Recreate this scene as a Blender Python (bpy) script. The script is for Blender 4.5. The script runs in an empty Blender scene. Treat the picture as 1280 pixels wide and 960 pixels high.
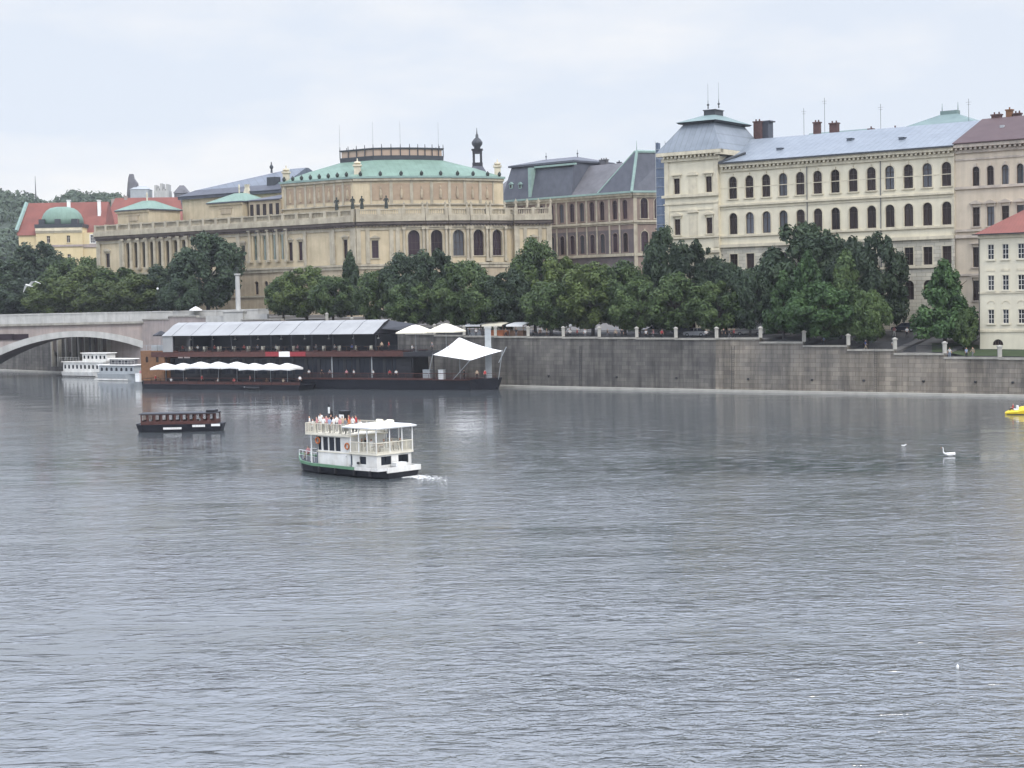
import bpy, bmesh, math, random
from mathutils import Vector, Matrix
random.seed(7)
R = math.radians
sc = bpy.context.scene
C = sc.collection
# ------------------------------------------------------------------ camera
F = 2000.0; EYE = Vector((0, 0, 16)); TILT = math.atan(108/F); ROLL = 0.022
_d = Vector((0, math.cos(TILT), -math.sin(TILT))); _r0 = Vector((1, 0, 0)); _u0 = Vector((0, math.sin(TILT), math.cos(TILT)))
_r = _r0*math.cos(ROLL) - _u0*math.sin(ROLL); _u = _r0*math.sin(ROLL) + _u0*math.cos(ROLL)
cd = bpy.data.cameras.new('camera'); cam = bpy.data.objects.new('camera', cd); C.objects.link(cam)
cd.sensor_width = 36; cd.lens = 36*F/1280; cd.clip_start = 0.5; cd.clip_end = 9000
cm = Matrix((_r, _u, -_d)).transposed().to_4x4(); cm.translation = EYE
cam.matrix_world = cm
sc.camera = cam
# ------------------------------------------------------------------ light
SUN_EL, SUN_AZ = R(48), R(150)      # azimuth clockwise from +Y: the sun stands behind the viewer, to the right
w = bpy.data.worlds.new('World'); sc.world = w; w.use_nodes = True
nt = w.node_tree; nt.nodes.clear()
def N(nt, t, **k):
    n = nt.nodes.new(t)
    for a, b in k.items():
        if a in n.inputs.keys(): n.inputs[a].default_value = b
        else: setattr(n, a, b)
    return n
sky = N(nt, 'ShaderNodeTexSky', sky_type='NISHITA', sun_disc=False, sun_elevation=SUN_EL, sun_rotation=SUN_AZ, air_density=1.0, dust_density=2.0)
tc = N(nt, 'ShaderNodeTexCoord'); mp = N(nt, 'ShaderNodeMapping'); mp.inputs['Scale'].default_value = (1.6, 1.6, 5.0)
mp.inputs['Location'].default_value = (.35, .1, .2)
nz = N(nt, 'ShaderNodeTexNoise', Scale=2.3, Detail=6.0, Roughness=.55)
cr = N(nt, 'ShaderNodeValToRGB'); cr.color_ramp.elements[0].position = .46; cr.color_ramp.elements[1].position = .70
cr.color_ramp.elements[0].color = (8.3, 8.9, 9.9, 1); cr.color_ramp.elements[1].color = (10.5, 10.35, 10.3, 1)
mx = N(nt, 'ShaderNodeMixRGB'); mx.inputs[0].default_value = .86
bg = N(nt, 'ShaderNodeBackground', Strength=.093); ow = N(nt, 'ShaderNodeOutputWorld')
L = nt.links.new
L(tc.outputs['Generated'], mp.inputs[0]); L(mp.outputs[0], nz.inputs['Vector']); L(nz.outputs[0], cr.inputs[0])
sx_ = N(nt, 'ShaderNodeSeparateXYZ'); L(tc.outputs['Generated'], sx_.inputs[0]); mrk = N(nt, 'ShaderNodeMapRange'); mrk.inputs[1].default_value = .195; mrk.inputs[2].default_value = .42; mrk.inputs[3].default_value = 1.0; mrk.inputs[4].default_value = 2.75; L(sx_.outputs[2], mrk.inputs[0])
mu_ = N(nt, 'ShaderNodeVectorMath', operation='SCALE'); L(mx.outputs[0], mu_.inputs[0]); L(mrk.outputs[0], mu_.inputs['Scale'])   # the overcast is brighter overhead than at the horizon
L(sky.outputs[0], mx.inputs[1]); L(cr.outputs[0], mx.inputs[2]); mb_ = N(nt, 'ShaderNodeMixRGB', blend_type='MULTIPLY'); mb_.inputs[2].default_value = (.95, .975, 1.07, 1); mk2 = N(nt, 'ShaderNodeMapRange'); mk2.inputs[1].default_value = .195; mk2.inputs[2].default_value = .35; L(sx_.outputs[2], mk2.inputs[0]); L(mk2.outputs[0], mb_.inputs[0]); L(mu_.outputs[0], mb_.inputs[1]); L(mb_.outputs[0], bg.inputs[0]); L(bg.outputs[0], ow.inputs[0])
sd = bpy.data.lights.new('sun', 'SUN'); sd.energy = 1.5; sd.angle = R(11); sd.color = (1, .94, .84)
so = bpy.data.objects.new('sun', sd); C.objects.link(so)
_sv = Vector((math.sin(SUN_AZ)*math.cos(SUN_EL), math.cos(SUN_AZ)*math.cos(SUN_EL), math.sin(SUN_EL)))
so.rotation_euler = _sv.to_track_quat('Z', 'Y').to_euler()
vs = sc.view_settings; vs.view_transform = 'Standard'; vs.look = 'None'; vs.gamma = 1; vs.exposure = 0.12; vs.use_curve_mapping = False
try:
    sc.cycles.use_denoising = True; sc.cycles.max_bounces = 6; sc.cycles.volume_bounces = 0; sc.cycles.transparent_max_bounces = 8
except Exception: pass
# ------------------------------------------------------------------ pixel helpers (photo pixels 1280x960 -> world)
def ray(px, py): return _r*((px-640)/F) + _u*((480-py)/F) + _d
def P(px, py, Y=None, z=None):
    r = ray(px, py)
    t = Y/r.y if Y is not None else (z-EYE.z)/r.z
    return EYE + r*t
def rad(*a): return a
class Seg:
    """a vertical plane: a runs to the right along it, b runs behind it, z is the world height"""
    def __init__(s, O, ang):                      # ang: heading of +a in degrees
        s.O = Vector((O[0], O[1])); s.u = Vector((math.cos(R(ang)), math.sin(R(ang)))); s.n = Vector((-s.u.y, s.u.x)); s.ang = ang
        s.M = Matrix(((s.u.x, s.n.x, 0, s.O.x), (s.u.y, s.n.y, 0, s.O.y), (0, 0, 1, 0), (0, 0, 0, 1)))
    def hit(s, px, py, b=0):
        r = ray(px, py); r2 = Vector((r.x, r.y)); O = s.O + s.n*b
        t = (O.dot(s.n))/(r2.dot(s.n)); q = r2*t - O
        return q.dot(s.u), EYE.z + r.z*t
    def a(s, px, py=300, b=0): return s.hit(px, py, b)[0]
    def z(s, px, py, b=0): return s.hit(px, py, b)[1]
    def w(s, a, b=0): q = s.O + s.u*a + s.n*b; return (q.x, q.y)
    def W(s, a, b, z): q = s.O + s.u*a + s.n*b; return Vector((q.x, q.y, z))
def seg_px(px, py, Y, ang):
    p = P(px, py, Y=Y); return Seg((p.x, p.y), ang)
# ------------------------------------------------------------------ materials
def mat(name, c, c2=None, rough=.8, scale=1.5, bump=0.0, spec=.3, streak=0.0, brick=None, metal=0.0, seam=None, det=6):
    m = bpy.data.materials.new(name); m.use_nodes = True; nt = m.node_tree; L = nt.links.new
    b = nt.nodes['Principled BSDF']; b.inputs['Roughness'].default_value = rough; b.inputs['Specular IOR Level'].default_value = spec; b.inputs['Metallic'].default_value = metal
    if c2 is None: c2 = tuple(v*.8 for v in c)
    tc = N(nt, 'ShaderNodeTexCoord'); nz = N(nt, 'ShaderNodeTexNoise', Scale=scale, Detail=det, Roughness=.62)
    geo = N(nt, 'ShaderNodeNewGeometry')
    L(geo.outputs['Position'] if streak or brick else tc.outputs['Object'], nz.inputs['Vector'])
    r = N(nt, 'ShaderNodeValToRGB'); r.color_ramp.elements[0].position = .34; r.color_ramp.elements[1].position = .66
    r.color_ramp.elements[0].color = (*c2, 1); r.color_ramp.elements[1].color = (*c, 1)
    L(nz.outputs[0], r.inputs[0]); out = r.outputs[0]
    if streak:
        mp = N(nt, 'ShaderNodeMapping'); mp.inputs['Scale'].default_value = (1, 1, .09); L(geo.outputs['Position'], mp.inputs[0])
        n2 = N(nt, 'ShaderNodeTexNoise', Scale=.8, Detail=5.0, Roughness=.65); L(mp.outputs[0], n2.inputs['Vector'])
        r2 = N(nt, 'ShaderNodeValToRGB'); r2.color_ramp.elements[0].position = .35; r2.color_ramp.elements[1].position = .6
        k = 1-streak; r2.color_ramp.elements[0].color = (k, k, k*1.0, 1); r2.color_ramp.elements[1].color = (1, 1, 1, 1)
        L(n2.outputs[0], r2.inputs[0]); m2 = N(nt, 'ShaderNodeMixRGB', blend_type='MULTIPLY'); m2.inputs[0].default_value = 1
        L(out, m2.inputs[1]); L(r2.outputs[0], m2.inputs[2]); out = m2.outputs[0]
    if brick:
        uu, bw, bh, dark = brick               # heading of the wall, block size, joint darkness
        sep = N(nt, 'ShaderNodeVectorMath', operation='DOT_PRODUCT'); L(geo.outputs['Position'], sep.inputs[0]); sep.inputs[1].default_value = (uu[0], uu[1], 0)
        sz = N(nt, 'ShaderNodeSeparateXYZ'); L(geo.outputs['Position'], sz.inputs[0])
        cb = N(nt, 'ShaderNodeCombineXYZ'); L(sep.outputs['Value'], cb.inputs[0]); L(sz.outputs[2], cb.inputs[1])
        bk = N(nt, 'ShaderNodeTexBrick', Scale=1.0); bk.inputs['Brick Width'].default_value = bw; bk.inputs['Row Height'].default_value = bh; bk.inputs['Mortar Size'].default_value = .03
        bk.inputs['Color1'].default_value = (1, 1, 1, 1); bk.inputs['Color2'].default_value = (.72, .72, .74, 1); bk.inputs['Mortar'].default_value = (dark, dark, dark, 1)
        L(cb.outputs[0], bk.inputs['Vector']); m3 = N(nt, 'ShaderNodeMixRGB', blend_type='MULTIPLY'); m3.inputs[0].default_value = 1
        L(out, m3.inputs[1]); L(bk.outputs[0], m3.inputs[2]); out = m3.outputs[0]
    if seam:                                    # standing seams / tile courses running up the slope
        uu, sp, dark = seam
        sep = N(nt, 'ShaderNodeVectorMath', operation='DOT_PRODUCT'); L(geo.outputs['Position'], sep.inputs[0]); sep.inputs[1].default_value = (uu[0]/sp, uu[1]/sp, 0)
        fr = N(nt, 'ShaderNodeMath', operation='FRACT'); L(sep.outputs['Value'], fr.inputs[0])
        lt = N(nt, 'ShaderNodeMath', operation='LESS_THAN'); L(fr.outputs[0], lt.inputs[0]); lt.inputs[1].default_value = .14
        m4 = N(nt, 'ShaderNodeMixRGB', blend_type='MULTIPLY'); L(lt.outputs[0], m4.inputs[0]); L(out, m4.inputs[1]); m4.inputs[2].default_value = (dark, dark, dark, 1); out = m4.outputs[0]
    L(out, b.inputs['Base Color'])
    if bump:
        bp = N(nt, 'ShaderNodeBump', Strength=bump, Distance=.1); n3 = N(nt, 'ShaderNodeTexNoise', Scale=scale*6, Detail=4.0); L(tc.outputs['Object'], n3.inputs['Vector'])
        L(n3.outputs[0], bp.inputs['Height']); L(bp.outputs[0], b.inputs['Normal'])
    return m
M = {}
SU = (.815, -.58)
M['cream'] = mat('cream_plaster', (.65, .595, .445), (.58, .53, .39), scale=.5, streak=.10)
M['cream_trim'] = mat('cream_trim', (.62, .56, .41), (.49, .44, .325), scale=.8, streak=.18)
M['rustic'] = mat('rusticated_plaster', (.60, .56, .44), (.52, .48, .37), scale=.5, streak=.15, brick=(SU, 1.6, .62, .45))
M['beige'] = mat('beige_pink_plaster', (.55, .47, .355), (.48, .41, .305), scale=.5, streak=.15)
M['beige_trim'] = mat('beige_pink_trim', (.52, .45, .36), (.37, .32, .26), scale=.8, streak=.2)
M['zinc'] = mat('pale_sheet_metal_roof', (.20, .225, .245), (.165, .19, .21), rough=.5, scale=.22, seam=(SU, 1.1, .80), spec=.35, streak=.16)
M['zinc_dark'] = mat('dark_metal', (.05, .055, .06), rough=.5)
M['copper'] = mat('green_copper', (.185, .275, .215), (.145, .22, .17), rough=.65, scale=.22, streak=.12, seam=((.9, .3), 1.3, .92))
M['copper_dull'] = mat('dull_grey_green_copper', (.16, .22, .20), (.12, .17, .16), rough=.6, scale=.4)
M['copper_pale'] = mat('pale_green_copper_flashing', (.25, .35, .30), (.20, .28, .25), rough=.6, scale=1)
M['brown_tile'] = mat('brown_purple_roof', (.095, .062, .060), (.078, .05, .05), scale=.4, seam=(SU, .5, .9))
M['red_tile'] = mat('red_clay_tiles', (.23, .085, .065), (.175, .066, .052), scale=.3, seam=(SU, .5, .88))
M['slate'] = mat('grey_slate', (.085, .09, .105), (.06, .065, .078), rough=.55, scale=.5, streak=.15)
M['slate_mid'] = mat('weathered_grey_slate', (.14, .135, .14), (.10, .098, .10), rough=.6, scale=.3, streak=.2)
M['slate_blue'] = mat('blue_grey_metal_roof', (.105, .125, .15), (.075, .09, .11), rough=.4, scale=.3, seam=((.9, .3), 1.6, .75))
M['sand'] = mat('weathered_sandstone', (.46, .38, .26), (.34, .28, .19), scale=.28, streak=.25)
M['sand_light'] = mat('clean_sandstone', (.545, .455, .30), (.44, .365, .235), scale=.3, streak=.18)
M['sand_trim'] = mat('pale_stone_trim', (.47, .42, .31), (.34, .30, .22), scale=.6, streak=.25)
M['sand_dark'] = mat('dark_stone', (.16, .13, .11), (.11, .09, .075), scale=.5, streak=.2)  # darker stone tone for the hall's lower cornice courses, bridge soffit and niches
M['panel'] = mat('ochre_sgraffito_panel', (.36, .27, .18), (.29, .215, .145), scale=.6)
M['museum'] = mat('brown_sgraffito_stone', (.27, .20, .155), (.20, .15, .12), scale=.4, streak=.2)
M['museum_dark'] = mat('dark_brown_sgraffito', (.13, .105, .10), (.09, .075, .075), scale=.5)
M['pale'] = mat('pale_house_plaster', (.61, .565, .43), (.56, .515, .39), scale=.4, streak=.08)
M['yellow'] = mat('pale_yellow_plaster', (.60, .50, .29), (.54, .44, .25), scale=.3, streak=.1)
M['brick'] = mat('red_brick', (.11, .058, .05), (.07, .04, .036), scale=2)
M['white'] = mat('white_paint', (.78, .78, .75), (.70, .70, .66), rough=.5, scale=1.2)
M['boat_white'] = mat('weathered_white_boat_paint', (.76, .75, .70), (.62, .60, .54), rough=.5, scale=.9, streak=.22)
M['canvas'] = mat('white_canvas', (.78, .77, .73), (.72, .71, .67), rough=.8, scale=.7)
M['canvas_cream'] = mat('cream_canvas', (.76, .71, .56), (.68, .63, .49), rough=.8, scale=.7)
M['tarp'] = mat('grey_white_tarpaulin', (.30, .30, .285), (.24, .24, .23), rough=.5, scale=.35, spec=.5)
M['gold'] = mat('pale_yellow_trim', (.68, .64, .52), (.58, .54, .43), rough=.6)
M['frame'] = mat('dark_window_frame', (.07, .05, .04), rough=.6)
M['frame_white'] = mat('white_window_frame', (.62, .60, .54), rough=.6)
M['black'] = mat('black_paint', (.014, .014, .017), rough=.5)
M['hull'] = mat('dark_hull', (.012, .013, .019), (.008, .009, .012), rough=.5, scale=.6)
M['steel'] = mat('dark_grey_steel', (.028, .029, .033), rough=.5)
M['grey'] = mat('light_grey_paint', (.36, .38, .38), (.30, .32, .32), rough=.6)
M['wood'] = mat('orange_brown_timber', (.21, .105, .05), (.15, .075, .035), rough=.6, scale=2)
M['wood_dark'] = mat('dark_red_brown_timber', (.085, .034, .026), (.055, .022, .018), rough=.6, scale=2)
M['red'] = mat('red_banner', (.26, .03, .035), rough=.6)
M['green_paint'] = mat('green_paint', (.12, .24, .14), rough=.5)
M['yellow_plastic'] = mat('yellow_plastic', (.75, .55, .02), (.68, .48, .02), rough=.4, spec=.5)
M['orange'] = mat('orange_paint', (.5, .15, .04), rough=.6)
M['blue_net'] = mat('blue_grey_netting', (.12, .155, .21), (.085, .11, .155), scale=1.5, streak=.3)
M['concrete'] = mat('pale_concrete', (.46, .455, .42), (.38, .375, .345), scale=.5, streak=.2)
M['pinkstone'] = mat('pinkish_granite', (.36, .30, .265), (.30, .26, .235), scale=.6, streak=.2)
M['coping'] = mat('coping_stone', (.34, .32, .27), (.22, .21, .18), scale=.9, streak=.1)
M['iron'] = mat('wrought_iron', (.03, .032, .034), rough=.5)
M['asphalt'] = mat('asphalt', (.055, .055, .055), (.045, .045, .045), scale=.5)
M['paving'] = mat('paving', (.15, .14, .125), (.115, .11, .10), scale=.6)
M['grass'] = mat('mown_grass', (.06, .085, .03), (.04, .062, .022), scale=.3)
M['hill'] = mat('wooded_slope_ground', (.04, .055, .03), scale=.05)
M['bark'] = mat('bark', (.06, .048, .035), (.035, .028, .02), scale=3)
M['skin'] = mat('skin', (.50, .30, .21)); M['hair'] = mat('hair', (.05, .03, .02))
M['patina'] = mat('dark_bronze', (.045, .055, .045), (.03, .035, .03))
M['car_white'] = mat('white_car_paint', (.68, .68, .66), rough=.3, spec=.5); M['car_dark'] = mat('dark_blue_car_paint', (.02, .025, .04), rough=.3, spec=.5)
M['car_silver'] = mat('silver_car_paint', (.38, .39, .40), rough=.3, spec=.5); M['tyre'] = mat('tyre_rubber', (.015, .015, .015))
M['plumage'] = mat('white_plumage', (.82, .81, .77), rough=.8, scale=4)
M['beak'] = mat('orange_beak', (.5, .16, .03))
def glass(name, c, rough=.08, spec=.5):
    m = bpy.data.materials.new(name); m.use_nodes = True; b = m.node_tree.nodes['Principled BSDF']
    nt = m.node_tree; tc = N(nt, 'ShaderNodeObjectInfo'); r = N(nt, 'ShaderNodeValToRGB')
    r.color_ramp.elements[0].color = (*[v*.5 for v in c], 1); r.color_ramp.elements[1].color = (*[v*1.5 for v in c], 1)
    nt.links.new(tc.outputs['Random'], r.inputs[0]); nt.links.new(r.outputs[0], b.inputs['Base Color'])
    b.inputs['Roughness'].default_value = rough; b.inputs['Specular IOR Level'].default_value = spec; return m
M['glass'] = glass('dark_brown_glass', (.030, .020, .018), rough=.25, spec=.3)
M['glass_red'] = glass('dark_purple_glass', (.034, .020, .026), rough=.25, spec=.3)
M['glass_pale'] = glass('grey_glass', (.075, .08, .09))
M['glass_blue'] = glass('blue_black_glass', (.015, .019, .026), rough=.25, spec=.25)
M['glass_amber'] = glass('lantern_glass', (.30, .22, .16), rough=.3)
SHIRTS = {'white': (.75, .74, .70), 'black': (.02, .02, .022), 'red': (.42, .05, .05), 'blue': (.08, .14, .38), 'grey': (.22, .22, .23), 'pink': (.55, .26, .27),
          'beige': (.45, .36, .25), 'pale blue': (.34, .42, .56), 'green': (.08, .18, .09), 'orange': (.55, .19, .07), 'yellow': (.6, .5, .12), 'brown': (.13, .08, .05)}
SM = {k: mat(k.replace(' ', '_')+'_cloth', v) for k, v in SHIRTS.items()}
# foliage
def leafmat(name, c1, c2, c3):
    m = bpy.data.materials.new(name); m.use_nodes = True; nt = m.node_tree; L = nt.links.new; b = nt.nodes['Principled BSDF']
    geo = N(nt, 'ShaderNodeNewGeometry'); nz = N(nt, 'ShaderNodeTexNoise', Scale=.33, Detail=3.0); L(geo.outputs['Position'], nz.inputs['Vector'])
    nf = N(nt, 'ShaderNodeTexNoise', Scale=2.2, Detail=2.0); L(geo.outputs['Position'], nf.inputs['Vector'])
    av = N(nt, 'ShaderNodeMath', operation='MULTIPLY_ADD'); L(nf.outputs[0], av.inputs[0]); av.inputs[1].default_value = .45; 
    hv = N(nt, 'ShaderNodeMath', operation='MULTIPLY'); L(nz.outputs[0], hv.inputs[0]); hv.inputs[1].default_value = .55; L(hv.outputs[0], av.inputs[2])
    r = N(nt, 'ShaderNodeValToRGB'); e = r.color_ramp.elements; e[0].position = .38; e[0].color = (*c1, 1); e[1].position = .64; e[1].color = (*c3, 1)
    x = e.new(.5); x.color = (*c2, 1); L(av.outputs[0], r.inputs[0])
    oi = N(nt, 'ShaderNodeObjectInfo'); hs = N(nt, 'ShaderNodeHueSaturation'); L(r.outputs[0], hs.inputs['Color'])
    mr = N(nt, 'ShaderNodeMapRange'); mr.inputs[3].default_value = .8; mr.inputs[4].default_value = 1.15; L(oi.outputs['Random'], mr.inputs[0]); L(mr.outputs[0], hs.inputs['Value'])
    L(hs.outputs[0], b.inputs['Base Color']); b.inputs['Roughness'].default_value = .6; b.inputs['Specular IOR Level'].default_value = .25
    tr = N(nt, 'ShaderNodeBsdfTranslucent'); L(hs.outputs[0], tr.inputs[0]); ms = N(nt, 'ShaderNodeMixShader'); ms.inputs[0].default_value = .22
    o = nt.nodes['Material Output']; L(b.outputs[0], ms.inputs[1]); L(tr.outputs[0], ms.inputs[2]); L(ms.outputs[0], o.inputs[0]); return m
M['leaf_mid'] = leafmat('mid_green_leaves', (.032, .054, .021), (.066, .104, .034), (.108, .152, .050))
M['leaf_dark'] = leafmat('dark_blue_green_leaves', (.022, .038, .022), (.042, .066, .034), (.066, .096, .048))
M['leaf_light'] = leafmat('olive_light_leaves', (.040, .062, .018), (.080, .112, .030), (.115, .15, .042))
M['leaf_fresh'] = leafmat('fresh_green_leaves', (.030, .062, .022), (.055, .105, .034), (.085, .15, .048))
M['leaf_far'] = leafmat('far_wood_leaves', (.05, .07, .045), (.065, .09, .055), (.09, .12, .065))
# ------------------------------------------------------------------ mesh builder
class MB:
    def __init__(s, T=None): s.v = []; s.f = []; s.mi = []; s.T = T or Matrix(); s.cur = 0
    def add(s, vs, fs):
        n = len(s.v); s.v += [s.T @ Vector(v) for v in vs]
        for f in fs: s.f.append([i+n for i in f]); s.mi.append(s.cur)
        return s
    def poly(s, *pts): return s.add(pts, [list(range(len(pts)))])
    def box(s, x0, x1, y0, y1, z0, z1):
        return s.add([(x0, y0, z0), (x1, y0, z0), (x1, y1, z0), (x0, y1, z0), (x0, y0, z1), (x1, y0, z1), (x1, y1, z1), (x0, y1, z1)],
                     [(0, 3, 2, 1), (4, 5, 6, 7), (0, 1, 5, 4), (1, 2, 6, 5), (2, 3, 7, 6), (3, 0, 4, 7)])
    def tube(s, p, q, r, r2=None, n=6):
        p, q = Vector(p), Vector(q); r2 = r if r2 is None else r2; d = (q-p).normalized(); a = d.orthogonal().normalized(); b = d.cross(a)
        vs = []
        for c, rr in ((p, r), (q, r2)):
            vs += [c + (a*math.cos(t) + b*math.sin(t))*rr for t in [2*math.pi*i/n for i in range(n)]]
        return s.add(vs, [(i, (i+1) % n, n+(i+1) % n, n+i) for i in range(n)] + [list(range(n))[::-1], list(range(n, 2*n))])
    def path(s, pts, r, n=5):
        for a, b in zip(pts, pts[1:]): s.tube(a, b, r, n=n)
        return s
    def lathe(s, c, prof, n=10):
        c = Vector(c); vs = []; fs = []
        for r, z in prof: vs += [c + Vector((r*math.cos(2*math.pi*i/n), r*math.sin(2*math.pi*i/n), z)) for i in range(n)]
        for k in range(len(prof)-1): fs += [(k*n+i, k*n+(i+1) % n, (k+1)*n+(i+1) % n, (k+1)*n+i) for i in range(n)]
        fs += [list(range(n))[::-1], [len(vs)-n+i for i in range(n)]]
        return s.add(vs, fs)
    def loft(s, *rings, cap=(True, True), closed=True):
        n = len(rings[0]); vs = [p for r in rings for p in r]; fs = []
        m = n if closed else n-1
        for k in range(len(rings)-1): fs += [(k*n+i, k*n+(i+1) % n, (k+1)*n+(i+1) % n, (k+1)*n+i) for i in range(m)]
        if cap[0]: fs.append(list(range(n))[::-1])
        if cap[1]: fs.append([len(vs)-n+i for i in range(n)])
        return s.add(vs, fs)
    def rect_loft(s, *lev, cap=(True, True)):        # lev: (x0,x1,y0,y1,z)
        return s.loft(*[[(a, c, z), (b, c, z), (b, d, z), (a, d, z)] for a, b, c, d, z in lev], cap=cap)
    def wall(s, x0, x1, z0, z1, ops=(), y=0.0, d=.4, n=8):
        xs = sorted({x0, x1} | {o[0] for o in ops} | {o[1] for o in ops})
        q = lambda a, b, c, e: s.poly((a, y, c), (b, y, c), (b, y, e), (a, y, e))
        for xa, xb in zip(xs, xs[1:]):
            if xb-xa < 1e-4: continue
            col = sorted([o for o in ops if o[0] < xb-1e-4 and o[1] > xa+1e-4], key=lambda o: o[2]); z = z0
            for o in col: q(xa, xb, z, o[2]); z = o[3]
            q(xa, xb, z, z1)
        for o in ops:
            a, b, c, e = o[:4]; arch = len(o) > 4 and o[4]; r = (b-a)/2; zs = e-r if arch else e; m = (a+b)/2; y2 = y+d
            s.poly((a, y, c), (a, y2, c), (a, y2, zs), (a, y, zs)); s.poly((b, y, c), (b, y, zs), (b, y2, zs), (b, y2, c)); s.poly((a, y, c), (b, y, c), (b, y2, c), (a, y2, c))
            if arch:
                arc = [(m-r*math.cos(math.pi*i/n), zs+r*math.sin(math.pi*i/n)) for i in range(n+1)]
                s.add([(p[0], y, p[1]) for p in arc[:n//2+1]] + [(a, y, e)], [list(range(n//2+2))]); s.add([(p[0], y, p[1]) for p in arc[n//2:]] + [(b, y, e)], [list(range(n//2+2))])
                for p, t in zip(arc, arc[1:]): s.poly((p[0], y, p[1]), (p[0], y2, p[1]), (t[0], y2, t[1]), (t[0], y, t[1]))
            else: s.poly((a, y, e), (a, y2, e), (b, y2, e), (b, y, e))
        return s
    def mesh(s, name, mats, inv=None, smooth=False):
        me = bpy.data.meshes.new(name); vs = [inv @ v for v in s.v] if inv else s.v
        me.from_pydata([tuple(v) for v in vs], [], s.f)
        for m in (mats if isinstance(mats, (list, tuple)) else [mats]): me.materials.append(m)
        if len(me.materials) > 1: me.polygons.foreach_set('material_index', s.mi)
        if smooth: me.polygons.foreach_set('use_smooth', [True]*len(me.polygons))
        me.update(); return me
    def build(s, name, mats, parent=None, smooth=False):
        if parent is not None: return obj(name, s.mesh(name, mats, RM[parent.name].inverted(), smooth), parent)
        return obj(name, s.mesh(name, mats, None, smooth))
RM = {}
def obj(name, me, parent=None, basis=None):
    o = bpy.data.objects.new(name, me); C.objects.link(o)
    if parent is not None: o.parent = parent
    if basis is not None: o.matrix_basis = basis
    if parent is not None and parent.name in RM: RM[o.name] = RM[parent.name] @ (basis or Matrix())
    elif parent is None: RM[o.name] = basis or Matrix()
    return o
def tag(o, label=None, cat=None, group=None, kind=None):
    if label: o['label'] = label
    if cat: o['category'] = cat
    if group: o['group'] = group
    if kind: o['kind'] = kind
    return o
def thing(name, label, cat, Mx, group=None):
    o = bpy.data.objects.new(name, None); C.objects.link(o); o.matrix_basis = Mx; o.empty_display_size = .5; RM[o.name] = Mx.copy()
    return tag(o, label, cat, group)
def at(seg, a=0, b=0, z=0): m = seg.M.copy(); m.translation = seg.W(a, b, z); return m
def struct(name, mb, m): o = mb.build(name, m); o['kind'] = 'structure'; return o
def cyl_basis(v): return Matrix.Translation(v)
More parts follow.
